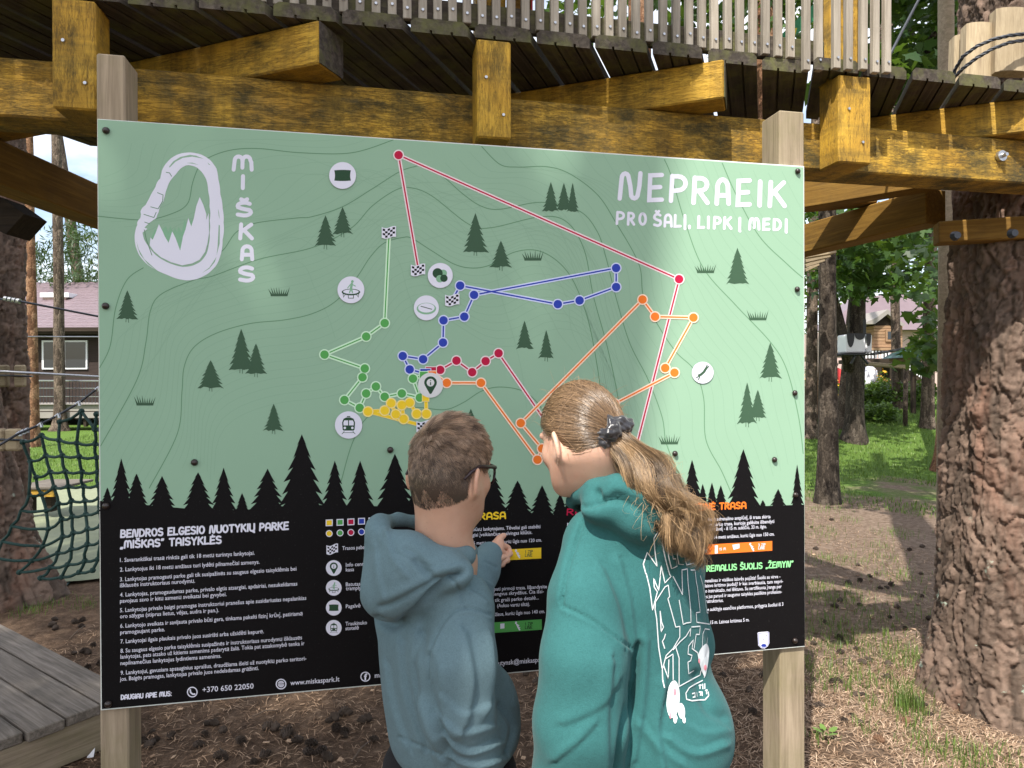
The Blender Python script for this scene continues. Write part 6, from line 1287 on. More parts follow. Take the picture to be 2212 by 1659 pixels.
V = folds(V, Q, [([(815, 1340), (850, 1352), (895, 1324), (940, 1277), (1000, 1234)], 8, .02, 'g'), ([(822, 1312), (858, 1300), (905, 1272), (985, 1232)], 6, .008, 'g'), ([(838, 1290), (900, 1262), (960, 1230)], 11, .006, 'r'), ([(900, 1212), (945, 1254), (992, 1238)], 8, .01, 'g'), ([(880, 1186), (902, 1200), (925, 1236)], 6, .006, 'g'), ([(838, 1150), (850, 1200), (880, 1240)], 12, .005, 'd'), ([(812, 1180), (818, 1240), (832, 1290)], 14, .004, 'd'),
   ([(906, 1375), (900, 1450), (924, 1540), (962, 1645)], 24, .013, 'd'), ([(866, 1390), (878, 1490), (914, 1605)], 20, .008, 'd'), ([(836, 1440), (852, 1530), (882, 1612)], 16, .006, 'd'), ([(925, 1420), (935, 1520), (968, 1620)], 10, .008, 'g'),
   ([(1002, 1370), (1020, 1470), (1004, 1565)], 28, .009, 'd'), ([(975, 1590), (955, 1530), (948, 1450)], 16, .005, 'd'), ([(1060, 1380), (1066, 1460), (1050, 1540)], 14, .006, 'd'), ([(950, 1548), (1000, 1580), (1066, 1566)], 14, .006, 'd'), ([(956, 1590), (1012, 1622), (1078, 1603)], 12, .009, 'd'), ([(968, 1630), (1032, 1652), (1094, 1634)], 10, .008, 'd'), ([(955, 1500), (1000, 1540), (1060, 1520)], 16, .004, 'd'),
   ([(1080, 1525), (1110, 1568), (1098, 1625)], 8, .01, 'g'), ([(1100, 1450), (1112, 1520)], 12, .004, 'r'), ([(1026, 1245), (1062, 1262)], 7, .006, 'd'), ([(1016, 1275), (1050, 1298)], 8, .006, 'd')])
V = lap(V, Q, .5)
V = folds(V, Q, [([(926, 1470), (930, 1400), (965, 1335), (1005, 1313), (1060, 1328)], 2.6, .0045, 'g'), ([(933, 1470), (937, 1405), (970, 1342), (1006, 1321), (1058, 1335)], 3.5, .0026, 'r'), ([(1005, 1312), (990, 1270), (968, 1240)], 2.4, .004, 'g'), ([(862, 1592), (920, 1618), (980, 1648)], 3, .005, 'g'), ([(1047, 1212), (1074, 1226)], 2.4, .004, 'g'), ([(822, 1146), (848, 1186), (905, 1216), (960, 1222), (1006, 1208)], 2.2, .002, 'g')])
V = cloth_noise(V, Q, .0012, (20, 20, 9), 3)
MAT['blue'] = fabric('dusty_blue_fleece', (0.112, 0.175, 0.196))
hood_b = link('hoodie', np_mesh('hoodie', V, Q), MAT['blue'], boy)
# hair
Rm = np.array([hr, hf, hu]); rad = np.array((.0745, .0925, .0985))
def boy_mask(d):
    a, f_, u_ = d.T; back = (f_ < -.12) & (u_ > -.98 + .22 * np.abs(a) + .5 * np.clip(f_ + .45, 0, 1)); side = (f_ >= -.12) & (f_ < .16) & (u_ > -.12)
    fr = (f_ >= .16) & (f_ < .6) & (u_ > -.12 + .55 * (f_ - .16)); to = (f_ >= .6) & (u_ > .42); return (back | side | fr | to) & ~((np.abs(a) > .97) & (u_ < .02))
rs = np.random.default_rng(6); Nh = vnorm(Vh, Qh); Lh_ = ((Vh - HC) @ Rm.T) / rad; mk = boy_mask(Lh_); fs = Qh[mk[Qh].all(1)]
pick = fs[rs.integers(0, len(fs), 25000)]; wt = rs.dirichlet((1, 1, 1, 1), len(pick))[..., None]; base = (Vh[pick] * wt).sum(1); nw = (Nh[pick] * wt).sum(1); nw /= np.linalg.norm(nw, axis=1)[:, None]; d = ((base - HC) @ Rm.T) / rad
whorl = np.array((-.5, -.62, .62)); tl = d - whorl + np.array((.2, .55, -.1)) * np.clip(d[:, 2:3], 0, 1) + np.array((0, 0, -.9)) * np.clip(-d[:, 2:3] + .1, 0, 1); tl += rs.normal(0, .2, tl.shape) + .35 * np.sin(d[:, [1, 2, 0]] * 17 + 1); tw = tl @ Rm; tw -= nw * (tw * nw).sum(1)[:, None]; tw /= np.linalg.norm(tw, axis=1)[:, None]
u_ = d[:, 2]; ln_ = np.interp(u_, [-1, -.6, -.2, .3, .6, 1], [.003, .005, .01, .019, .033, .038]) * rs.uniform(.7, 1.25, len(d)); lift = np.interp(u_, [-1, -.3, .2, .6, 1], [.25, .3, .4, .5, .62])
s = np.linspace(0, 1, 4); paths = base[:, None] + (tw[:, None] * s[None, :, None] + nw[:, None] * (lift[:, None] * (s - .4 * s * s)[None])[..., None]) * ln_[:, None, None]
paths[..., 2] -= (ln_[:, None] * .1 * s[None] ** 2)
tc_ = rs.choice(len(base), 1100, replace=False); near = np.concatenate([np.argmin(((base[i:i + 3000, None] - base[tc_][None]) ** 2).sum(2), 1) for i in range(0, len(base), 3000)]); kf = (np.interp(u_, [-.4, .1, .5], [0, .3, .5])[:, None, None] * (s ** 1.3)[None, :, None])
tip = paths[tc_][near]; paths = paths * (1 - kf) + (tip + (base - base[tc_][near])[:, None] * .25) * kf; tuftone = rs.normal(0, .2, 1100)[near]
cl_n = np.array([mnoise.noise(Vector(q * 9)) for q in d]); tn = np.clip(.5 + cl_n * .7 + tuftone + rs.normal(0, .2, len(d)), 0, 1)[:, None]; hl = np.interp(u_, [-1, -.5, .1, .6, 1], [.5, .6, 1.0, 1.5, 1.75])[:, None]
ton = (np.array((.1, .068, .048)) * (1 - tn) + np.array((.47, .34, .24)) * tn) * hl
Vcap = Vh + Nh * .0015; qc = fs[(Lh_[fs][:, :, 2] > -.7 + .12 * np.sin(Lh_[fs][:, :, 0] * 14)).all(1)]; toncap = np.tile(np.array((.055, .038, .028)), (len(Vcap), 1))
hair_object('hair', [strands('s', paths, .00056, ton, boy, 4), (Vcap, qc, toncap)], boy)
# glasses
MAT['frame'] = plain('dark_plum_plastic', (0.02, 0.008, 0.011), .3, .1); n = N('clear_lens'); n.set(Roughness=0.02, Transmission__Weight=1.0, IOR=1.45); n.color((.96, .97, .98)); MAT['lens'] = n.m
Lh = lambda a, b, c: Vector(HC + np.array(hr) * a + np.array(hf) * b + np.array(hu) * c)
gl = None
for q in (1, -1):
    rim = [Lh(q * .033 + .027 * math.copysign(abs(math.cos(a)) ** .55, math.cos(a)), .1 - .012 * abs(q * .033 + .027 * math.cos(a)) / .06, -.012 + .021 * math.copysign(abs(math.sin(a)) ** .6, math.sin(a))) for a in [2 * math.pi * k / 28 for k in range(29)]]
    o = MB().tube(rim, .003, 7).build('glasses_rim', MAT['frame'], boy, True); MB().prism(rim[:-1], Vector(hf) * .0012).build('lens', MAT['lens'], o)
    MB().tube([Lh(q * .06, .088, .003), Lh(q * .072, .07, .004), Lh(q * .079, .03, .003), Lh(q * .083, -.005, .001), Lh(q * .08, -.03, -.012), Lh(q * .076, -.045, -.028)], [.0042, .0042, .004, .0038, .0034, .003], 7).build('glasses_arm', MAT['frame'], boy, True)
MB().tube([Lh(.009, .098, -.006), Lh(0, .101, -.003), Lh(-.009, .098, -.006)], .002, 6).build('glasses_bridge', MAT['frame'], boy, True)
# trousers and shoes, below the picture
MAT['black_cloth'] = fabric('black_cotton', (0.012, 0.012, 0.014)); MAT['shoe'] = plain('dark_shoe', (.03, .03, .032), .6)
def lower(o, hips, fl, fr, hipz, yaw, mat):
    g = SDF(np.minimum(fl, fr) - .22, np.maximum(hips, np.maximum(fl, fr)) + .24, .012)
    g.ell(hips, (.13, .11, .12), None, .05)
    for ft in (fl, fr):
        kn_ = (hips + ft) / 2 + np.array([math.sin(yaw) * .04, math.cos(yaw) * .04, .02]); top = hips + (ft - hips) * np.array([.75, .75, .06]); g.chain([(top, .085), (kn_, .062), (ft + np.array([0, 0, .08]), .052)], .04)
    V, Q = g.extract(2); link('trousers', np_mesh('trousers', V, Q), mat, o)
    for ft in (fl, fr):
        f_ = np.array([math.sin(yaw), math.cos(yaw), 0]); g = SDF(ft - .2, ft + .2, .008); g.chain([(ft + np.array([0, 0, .075]) - f_ * .02, .045), (ft + np.array([0, 0, .045]) - f_ * .03, .042), (ft + f_ * .09 + np.array([0, 0, .035]), .036), (ft + f_ * .13 + np.array([0, 0, .03]), .03)], .02); V, Q = g.extract(1); V[:, 2] = np.maximum(V[:, 2], .002); link('shoe', np_mesh('shoe', V, Q), MAT['shoe'], o)
hp = bp_(975, 1650, .03); lower(boy, hp, np.array([hp[0] - .1, hp[1] + .06, 0]), np.array([hp[0] + .09, hp[1] - .06, 0]), .7, R(38), MAT['black_cloth'])
# ---------------------------------------------------------------- the girl
GT = 1.42
def gp(x, y, z=0.0): return np.array(P(x, y, GT + z))
girl = thing('person', Vector(gp(1390, 1600)), 'girl with a long light brown ponytail in a teal hoodie facing the sign', 'person'); girl.location.z = 0
gr, gf, gu = frame(R(-33), R(20)); GC = gp(1257, 930, 0.0)
lo, hi = bbox([GC - .13, GC + .13, gp(1180, 1200, -.1), gp(1420, 1200, .1)], .01); g = SDF(lo, hi, .003)
head_sdf(g, GC, gr, gf, gu, s=1.0)
g.cap(GC - np.array(gu) * .04 - np.array(gf) * .03, gp(1325, 1080, .03), .052, .056, .03); g.cap(gp(1325, 1080, .03), gp(1350, 1170, .04), .058, .07, .03)
Vh, Qh = g.extract(2)
lo, hi = bbox([gp(1180, 1130, -.15), gp(1560, 1800, .25)], .05); g = SDF(lo, hi, .01)
g.chain([(gp(1355, 1160, .05), .065), (gp(1395, 1330, .05), .075), (gp(1420, 1550, .04), .08), (gp(1420, 1720, .04), .08)], .02); g.chain([(gp(1280, 1200, -.01), .036), (gp(1258, 1420, -.09), .036), (gp(1250, 1740, -.05), .03)], .03); g.chain([(gp(1450, 1230, .11), .036), (gp(1470, 1400, .16), .036), (gp(1440, 1600, .22), .03)], .03)
Vc, Qc = g.extract(1)
lo, hi = bbox([gp(1200, 1720, -.15), gp(1300, 1920, .05)], .05); g = SDF(lo, hi, .004); rest_hand(g, gp(1248, 1780, -.05), -1); g.cap(gp(1250, 1735, -.05), gp(1248, 1780, -.05), .026, .02, .01); Vq, Qq = g.extract(1)
lo, hi = bbox([gp(1380, 1560, .1), gp(1480, 1760, .32)], .05); g = SDF(lo, hi, .004); rest_hand(g, gp(1436, 1630, .23), 1); Vr, Qr = g.extract(1)
Vb, Qb = arms_core([(Vh, Qh), (Vc, Qc), (Vq, Qq), (Vr, Qr)]); link('body', np_mesh('body', Vb, Qb), MAT['skin2'], girl)
lo, hi = bbox([gp(1120, 1010, -.24), gp(1620, 1780, .3)], .03); g = SDF(lo, hi, .005)
kr, kf, ku = frame(R(-38), 0); GM = [np.array(kr), np.array(kf), np.array(ku)]
g.ell(gp(1385, 1270, .03), (.15, .115, .19), GM, .03); g.ell(gp(1395, 1450, .04), (.15, .125, .2), GM, .05); g.ell(gp(1425, 1590, .02), (.142, .138, .13), GM, .05); g.ell(gp(1500, 1565, .02), (.065, .08, .075), None, .06)
g.cap(gp(1285, 1160, -.01), gp(1445, 1190, .1), .06, .062, .06)
g.chain([(gp(1275, 1185, -.02), .058), (gp(1262, 1290, -.065), .07), (gp(1262, 1420, -.1), .084), (gp(1254, 1560, -.1), .09), (gp(1248, 1680, -.08), .088), (gp(1248, 1745, -.06), .06), (gp(1248, 1770, -.055), .04)], .016)
g.chain([(gp(1455, 1215, .11), .06), (gp(1475, 1390, .16), .065), (gp(1445, 1590, .21), .05)], .03)
g.chain([(gp(1238, 1082, .03), .014), (gp(1255, 1066, -.01), .018), (gp(1290, 1058, -.055), .024), (gp(1335, 1056, -.09), .028), (gp(1390, 1070, -.1), .03), (gp(1432, 1100, -.08), .032), (gp(1455, 1135, -.04), .03), (gp(1440, 1120, .06), .025), (gp(1390, 1085, .12), .02), (gp(1310, 1085, .13), .018), (gp(1255, 1092, .09), .015), (gp(1238, 1085, .04), .014)], .014)
g.ell(gp(1400, 1115, -.07), (.075, .055, .055), GM, .03); g.ell(gp(1448, 1160, -.06), (.05, .05, .055), GM, .03); g.ell(gp(1330, 1095, -.05), (.085, .05, .035), GM, .03)
g.cap(gp(1318, 1000, .02), gp(1335, 1105, .03), .066, .06, .012, 'sub')
V, Q = g.extract(3)
V = folds(V, Q, [([(1290, 1062), (1298, 1080), (1340, 1084), (1390, 1112), (1440, 1172), (1470, 1222)], 6, .014, 'g'), ([(1330, 1068), (1385, 1093), (1446, 1158)], 9, .006, 'g'), ([(1248, 1095), (1280, 1090), (1300, 1080)], 5, .008, 'g'), ([(1376, 1395), (1370, 1470), (1348, 1580), (1334, 1690)], 7, .022, 'g'), ([(1340, 1215), (1360, 1300), (1372, 1400)], 18, .009, 'd'), ([(1300, 1230), (1330, 1310), (1345, 1390)], 20, .004, 'd'),
   ([(1398, 1380), (1392, 1500), (1372, 1640)], 18, .007, 'd'), ([(1436, 1480), (1422, 1570), (1436, 1660)], 18, .009, 'd'), ([(1322, 1430), (1310, 1530), (1312, 1660)], 22, .006, 'd'), ([(1285, 1560), (1250, 1600), (1200, 1640)], 16, .005, 'd'), ([(1330, 1480), (1285, 1530), (1220, 1560)], 22, .004, 'd'), ([(1250, 1130), (1226, 1200), (1208, 1290)], 14, .005, 'd'), ([(1506, 1460), (1530, 1530), (1564, 1550)], 12, .01, 'g'), ([(1445, 1590), (1500, 1624), (1562, 1606)], 14, .009, 'd'), ([(1385, 1560), (1424, 1608), (1480, 1650)], 14, .007, 'd'), ([(1470, 1556), (1520, 1580), (1568, 1574)], 14, .005, 'd')])
V = lap(V, Q, .5)
V = folds(V, Q, [([(1262, 1120), (1240, 1190), (1222, 1250), (1214, 1308)], 2.4, .0045, 'g'), ([(1255, 1122), (1233, 1190), (1215, 1250), (1207, 1308)], 3, .002, 'r'), ([(1214, 1310), (1270, 1335), (1330, 1375), (1368, 1402)], 2.6, .006, 'g'), ([(1214, 1318), (1270, 1344), (1330, 1384), (1366, 1410)], 3.5, .0025, 'r'), ([(1300, 1072), (1345, 1070), (1395, 1090), (1448, 1140)], 2, .002, 'g')])
V = cloth_noise(V, Q, .0012, (18, 18, 9), 9)
MAT['teal'] = fabric('teal_fleece', (0.03, 0.112, 0.111))
hoodie_g = link('hoodie', np_mesh('hoodie', V, Q), MAT['teal'], girl); GV, GQ = V, Q
# print on the back: white outlined letters laid on the cloth
bvh = BVHTree.FromPolygons([Vector(p) for p in GV], [tuple(q) for q in GQ])
MAT['print'] = plain('white_fabric_print', (.62, .66, .67), .8, .05, 200); MAT['pink'] = plain('pink_fabric_print', (.75, .25, .3), .8, .05, 200)
def hit(px, py):
    r = ray(px, py).normalized(); h = bvh.ray_cast(CAM, r, 4)
    return (h[0], h[1]) if h[0] is not None else (None, None)
def on_cloth(name, pts, w, mat, closed=False, parent=None):
    if closed: pts = list(pts) + [pts[0]]
    full = []
    for a, b in zip(pts[:-1], pts[1:]):
        n_ = max(2, int(math.hypot(b[0] - a[0], b[1] - a[1]) / 4)); full += [(lerp(a[0], b[0], k / n_), lerp(a[1], b[1], k / n_)) for k in range(n_)]
    full.append(pts[-1]); ps = []
    for x, y in full:
        h, nn = hit(x, y)
        if h is not None: ps.append((h, nn))
    if len(ps) < 3: return
    vs_ = []
    for i, (h, nn) in enumerate(ps):
        t = (ps[min(i + 1, len(ps) - 1)][0] - ps[max(i - 1, 0)][0]); t = t.normalized() if t.length > 1e-6 else Vector((0, 0, 1)); sd = nn.cross(t); sd = sd.normalized() if sd.length > 1e-6 else Vector((1, 0, 0)); o = nn * .0016; vs_ += [h + o + sd * w / 2, h + o - sd * w / 2]
    MB().add(vs_, [(2 * i, 2 * i + 2, 2 * i + 3, 2 * i + 1) for i in range(len(ps) - 1)]).build(name, mat, parent or hoodie_g, fix=False)
def fill_cloth(name, pts, mat, lift=.0016):
    pts = smooth(list(pts) + [pts[0]], 4)[:-1]
    q = [hit(x, y) for x, y in pts]; q = [h + nn * lift for h, nn in q if h is not None]
    if len(q) > 3: c = sum(q, Vector()) / len(q); hc, nn = hit(*map(lambda k: sum(p[k] for p in pts) / len(pts), (0, 1))); c = hc + nn * (lift + .0006) if hc is not None else c; MB().add(q + [c], [(i, (i + 1) % len(q), len(q)) for i in range(len(q))]).build(name, mat, hoodie_g, fix=False)
ZG = lambda x, y: (1365.2 + .2917 * x, 1106 + .2917 * y)
LET = [[(82, 385), (115, 295), (185, 400), (160, 190), (188, 145), (215, 205), (225, 240), (275, 460), (285, 475), (240, 525), (215, 395), (195, 580), (158, 490), (162, 555), (185, 590), (150, 725), (130, 565), (105, 460), (100, 455), (82, 385)],
       [(245, 170), (262, 290), (290, 415), (330, 400), (318, 345), (300, 345), (270, 205)], [(325, 185), (370, 260), (385, 150)], [(425, 170), (420, 110), (445, 330), (455, 380), (400, 390), (385, 310), (360, 250), (330, 190), (345, 380), (380, 385)],
       [(265, 540), (240, 555), (170, 665), (168, 720), (180, 790), (195, 1000), (222, 1165), (250, 1060), (300, 1010), (350, 925), (350, 845), (320, 850), (290, 740), (262, 640), (275, 625), (265, 540)], [(205, 730), (215, 810), (230, 850), (213, 885), (205, 730)], [(245, 900), (235, 935), (222, 955), (240, 1010)],
       [(300, 475), (370, 610), (365, 430), (405, 420), (410, 520), (430, 730), (432, 815), (400, 820), (375, 830), (345, 650)], [(430, 430), (462, 430), (470, 510), (480, 560), (500, 740), (470, 745), (475, 815), (570, 830)], [(500, 470), (520, 540), (550, 745), (570, 750)],
       [(300, 1020), (330, 985), (350, 960), (395, 920), (430, 860), (425, 920)], [(245, 1085), (300, 1050), (302, 1240)], [(222, 1165), (225, 1240), (240, 1300)], [(230, 1130), (265, 1230), (270, 1090)],
       [(318, 990), (345, 1080), (345, 1290), (500, 1205), (510, 1160), (480, 1040), (440, 1010), (450, 945), (415, 990), (410, 1050), (440, 1060), (430, 1100), (410, 1110), (415, 1195), (455, 1170)], [(435, 850), (500, 845), (495, 905), (470, 905), (455, 1010)], [(515, 1010), (520, 900), (535, 865), (570, 870)],
       [(555, 930), (545, 1000)], [(545, 1050), (550, 1150), (530, 1225)], [(400, 1385), (395, 1340), (420, 1300), (470, 1270), (520, 1245)], [(400, 1385), (440, 1397), (540, 1390), (565, 1360), (560, 1330)]]
for q in LET: on_cloth('printed_letter', [ZG(x, y) for x, y in q], .0022, MAT['print'])
# plain pale blots where the cartoon stands on the cloth
EL = lambda cx, cy, rx, ry, t=0: [ZG(cx + rx * math.cos(a) * math.cos(t) - ry * math.sin(a) * math.sin(t), cy + rx * math.cos(a) * math.sin(t) + ry * math.sin(a) * math.cos(t)) for a in [2 * math.pi * k / 16 for k in range(16)]]
fill_cloth('printed_blot', EL(302, 1385, 48, 140, .05), MAT['print']); fill_cloth('printed_blot', EL(362, 1475, 26, 62, -.1), MAT['print'], .0022); fill_cloth('printed_blot', EL(318, 1530, 14, 34, 0), MAT['print'], .0022); fill_cloth('printed_blot', EL(378, 1530, 12, 34, -.2), MAT['print'], .0026)
fill_cloth('printed_blot', [ZG(x, y) for x, y in ((482, 1060), (505, 1010), (545, 975), (565, 1020), (560, 1100), (545, 1190), (530, 1215), (495, 1120))], MAT['print'])
for x, y, r1, r2 in ((312, 1330, 9, 26), (282, 1505, 7, 24), (490, 1100, 6, 18), (535, 1150, 10, 20)): fill_cloth('printed_blush', [ZG(x + r1 * math.cos(a), y + r2 * math.sin(a)) for a in [2 * math.pi * k / 12 for k in range(12)]], MAT['pink'], .0026)
for q in (((500, 1275), (500, 1310)), ((490, 1285), (512, 1280)), ((520, 1270), (522, 1312)), ((535, 1268), (536, 1310)), ((440, 1345), (462, 1340), (460, 1370)), ((445, 1372), (465, 1368)), ((475, 1335), (478, 1368)), ((490, 1335), (505, 1330), (502, 1360)), ((515, 1328), (517, 1362)), ((538, 1322), (556, 1318)), ((548, 1322), (550, 1350))): on_cloth('printed_sign', [ZG(x, y) for x, y in q], .0024, MAT['print'])
# hair
Rm = np.array([gr, gf, gu]); rad = np.array((.077, .095, .1015)); TIE = gp(1318, 938, -.062)
def girl_mask(d):
    a, f_, u_ = d.T; return ((f_ < -.1) & (u_ > -.5 - .3 * f_ * 0)) | ((f_ >= -.1) & (f_ < .25) & (u_ > -.05)) | ((f_ >= .25) & (u_ > .0 + .75 * (f_ - .25)))
Dt = ((TIE - GC) @ Rm.T) / rad; Dt /= np.linalg.norm(Dt)
d = dirs(15000, 15); d = d[girl_mask(d)]; rs = np.random.default_rng(16); n_ = len(d); om = np.arccos(np.clip(d @ Dt, -1, 1)); s = np.linspace(0, 1, 8)
start = rs.uniform(0, .35, n_); sl_ = start[:, None] + (1 - start[:, None]) * s[None]; so = np.maximum(np.sin(om), 1e-3)[:, None]
dd = (np.sin((1 - sl_) * om[:, None]) / so)[..., None] * d[:, None] + (np.sin(sl_ * om[:, None]) / so)[..., None] * Dt[None, None]
dd += rs.normal(0, .008, (n_, 1, 3)) * np.sin(np.pi * s)[None, :, None]; lift = (1.035 + .014 * rs.random((n_, 1)) + .035 * np.exp(-om[:, None] * (1 - sl_) * 3))
paths = (dd * rad * lift[..., None]) @ Rm + GC
tn = rs.uniform(0, 1, n_)[:, None]; clump = (.5 + .5 * np.sin(d[:, 0] * 37 + d[:, 2] * 29 + d[:, 1] * 31))[:, None]
GD, GL2 = np.array((.035, .02, .011)), np.array((.34, .215, .115)); ton = GD * (1 - tn * .7 - clump * .2) + GL2 * (tn * .7 + clump * .2)
pieces = [strands('s', paths, .00055, ton, girl, 8), cap_patch(GC, Rm, rad * 1.03, girl_mask, (.1, .06, .033))]
# ponytail
ctr = np.array([gp(1318, 936, -.068), gp(1345, 962, -.085), gp(1385, 1005, -.098), gp(1425, 1055, -.11), gp(1463, 1105, -.12), gp(1495, 1155, -.12), gp(1512, 1200, -.105), gp(1500, 1235, -.095)]); wid = np.array([.02, .03, .038, .04, .04, .035, .022, .008])
tt = np.linspace(0, 1, 18); kk = np.linspace(0, 1, len(ctr)); cc_ = np.stack([np.interp(tt, kk, ctr[:, i]) for i in range(3)], 1); ww = np.interp(tt, kk, wid)
for _ in range(3): cc_[1:-1] = .25 * cc_[:-2] + .5 * cc_[1:-1] + .25 * cc_[2:]
tg = np.gradient(cc_, axis=0); tg /= np.linalg.norm(tg, axis=1)[:, None]; na = np.cross(tg, np.array([0, -1.0, 0.1])); na /= np.linalg.norm(na, axis=1)[:, None]; nb = np.cross(tg, na)
n_ = 4200; rs = np.random.default_rng(21); ncl = 80; cl_ = rs.integers(0, ncl, n_); ca, cr_ = rs.uniform(0, 2 * np.pi, ncl), np.sqrt(rs.uniform(0, 1, ncl)); cph, cfr, cam_ = rs.uniform(0, 6.28, ncl), rs.uniform(1.3, 3.0, ncl), rs.uniform(.008, .019, ncl)
ang = ca[cl_] + rs.normal(0, .16, n_); rad_ = np.clip(cr_[cl_] + rs.normal(0, .08, n_), 0, 1.05); end = rs.uniform(.6, 1.0, n_) * (.85 + .15 * rs.random(ncl)[cl_]); frac = np.linspace(0, 1, 18)
sx = end[:, None] * frac[None]; gi = lambda A: np.stack([np.interp(sx, tt, A[:, i]) for i in range(3)], -1); cI, aI, bI = gi(cc_), gi(na), gi(nb); wI = np.interp(sx, tt, ww)
ph = cph[cl_][:, None] + sx * cfr[cl_][:, None] * 6.28; am = cam_[cl_][:, None] * np.clip(sx * 2.2 - .15, 0, 1) * (1 + .25 * rs.normal(0, 1, (n_, 1)))
pa = wI * rad_[:, None] * np.cos(ang)[:, None] + am * np.cos(ph); pb = wI * .62 * rad_[:, None] * np.sin(ang)[:, None] + am * .7 * np.sin(ph)
wv_ = np.clip(sx * 2.5 - .2, 0, 1); pa = pa + .011 * wv_ * np.sin(sx * 17 + cr_[cl_][:, None] * 3 + ang[:, None]); pb = pb + .012 * wv_ * np.cos(sx * 15 + 2 * ang[:, None])
paths = cI + aI * pa[..., None] + bI * pb[..., None] + rs.normal(0, .0012, (n_, 1, 3)); tn = np.clip(rs.uniform(0, 1, n_) * .4 + rs.random(ncl)[cl_] * .95 - .2, 0, 1)[:, None]; GL3 = np.array((.46, .3, .155))
pieces.append(strands('p', paths, .00052, GD * (1 - tn) + GL3 * tn, girl, 26))
# flyaways
m = 260; kx = rs.integers(0, len(d), m); b0 = (d[kx] * rad * 1.05) @ Rm + GC; dv = rs.normal(0, 1, (m, 3)); ln2 = rs.uniform(.015, .045, m); s5 = np.linspace(0, 1, 6)
fl_ = b0[:, None] + ((d[kx] @ Rm)[:, None] * .35 + dv[:, None] * .55) * ln2[:, None, None] * s5[None, :, None]; fl_[..., 2] -= .012 * s5[None] ** 2; pieces.append(strands('f', fl_, .0004, np.tile(GL2, (m, 1)), girl, 6))
m = 500; k3 = rs.integers(0, n_, m); b0 = paths[k3, 11]; dv = rs.normal(0, 1, (m, 3)); ln2 = rs.uniform(.02, .05, m); fl_ = b0[:, None] + (dv[:, None] * np.sin(s5 * 2.4)[None, :, None] * .6 + np.array([.3, -.2, -.6])[None, None] * s5[None, :, None]) * ln2[:, None, None]; pieces.append(strands('f', fl_, .0004, np.tile(GL3, (m, 1)), girl, 6))
hair_object('hair', pieces, girl)
# scrunchie
n = N('black_satin'); n.color((.012, .011, .014)); n.set(Roughness=.32, Specular__IOR__Level=.6, Sheen__Weight=.3); n.bump(n.noise(n.map(), 90, 3), .4, .004); MAT['satin'] = n.m
ax = (ctr[1] - ctr[0]); ax /= np.linalg.norm(ax); e1 = np.cross(ax, [0, 1, 0]); e1 /= np.linalg.norm(e1); e2 = np.cross(ax, e1); c0_ = TIE + ax * .004; NU, NV = 200, 44; vs_ = []
for i in range(NU):
    a = 2 * math.pi * i / NU; rd = e1 * math.cos(a) + e2 * math.sin(a); ruf = 1.1 + .13 * math.sin(a * 6 + 1) + .07 * math.sin(a * 11 + 2)
    for j in range(NV):
        b_ = 2 * math.pi * j / NV; rr_ = .0195 * ruf * (1 + .1 * math.sin(2 * b_ + a * 5) + .09 * math.sin(5 * b_ - a * 7) + .05 * math.sin(8 * b_ + a * 15)); tw_ = .005 * math.sin(a * 5); vs_.append(c0_ + rd * (.025 + rr_ * math.cos(b_)) + ax * (rr_ * .95 * math.sin(b_) + tw_))
i, j = np.meshgrid(np.arange(NU), np.arange(NV), indexing='ij'); q = np.stack([i * NV + j, ((i + 1) % NU) * NV + j, ((i + 1) % NU) * NV + (j + 1) % NV, i * NV + (j + 1) % NV], -1).reshape(-1, 4)
link('scrunchie', np_mesh('scrunchie', vs_, q), MAT['satin'], girl)
hp = gp(1410, 1680, .04); lower(girl, hp, np.array([hp[0] - .08, hp[1] - .04, 0]), np.array([hp[0] + .1, hp[1] + .07, 0]), .7, R(-38), MAT['black_cloth'])
# ================================================================ litter, cones, grass
def island_mat(name, stops, rough=.9):
    n = N(name); n.color(n.ramp(n.n('NewGeometry').outputs['Random Per Island'], stops)); n.set(Roughness=rough, Specular__IOR__Level=.15); return n.m
MAT['litter'] = island_mat('dry_needles', [(0, (.08, .048, .03)), (.5, (.22, .14, .088)), (1, (.5, .35, .235))])
MAT['grass'] = leaf_mat('grass_blade', (.05, .1, .018), (.17, .24, .05), .3)
def ground_pts(n, px0, px1, py0, py1, seed, pw=1.0):
    rs = np.random.default_rng(seed); o = []
    while len(o) < n:
        x, y = rs.uniform(px0, px1), py0 + (py1 - py0) * rs.random() ** pw; p = on_ground(x, y, 0); o.append((p.x, p.y))
    return np.array(o)
rs = np.random.default_rng(91)
xy = np.c_[rs.uniform(-2.6, 3.6, 52000), 2.2 + 5.5 * rs.random(52000) ** 1.5]; n_ = len(xy); zz_ = np.array([gz(x, y) for x, y in xy]) + .002 + .008 * rs.random(n_); az = rs.uniform(0, 6.283, n_); L = rs.uniform(.02, .055, n_); w = rs.uniform(.0008, .0018, n_); tl = rs.normal(0, .12, n_)
dx = np.c_[np.cos(az), np.sin(az), tl] * L[:, None] / 2; sx_ = np.c_[-np.sin(az), np.cos(az), np.zeros(n_)] * w[:, None]; c = np.c_[xy, zz_]; mid = c + np.c_[np.zeros((n_, 2)), .2 * L * rs.random(n_)]
V = np.stack([c - dx - sx_, c - dx + sx_, mid + sx_, mid - sx_, c + dx + sx_ * .5, c + dx - sx_ * .5], 1).reshape(-1, 3); b = np.arange(n_)[:, None, None] * 6; Fq = (b + np.array([[0, 3, 2, 1], [3, 5, 4, 2]])[None]).reshape(-1, 4)
tag(link('needle_litter', np_mesh('needle_litter', V, Fq, False), MAT['litter']), 'dry brown pine needles covering the ground', 'needles', kind='stuff')
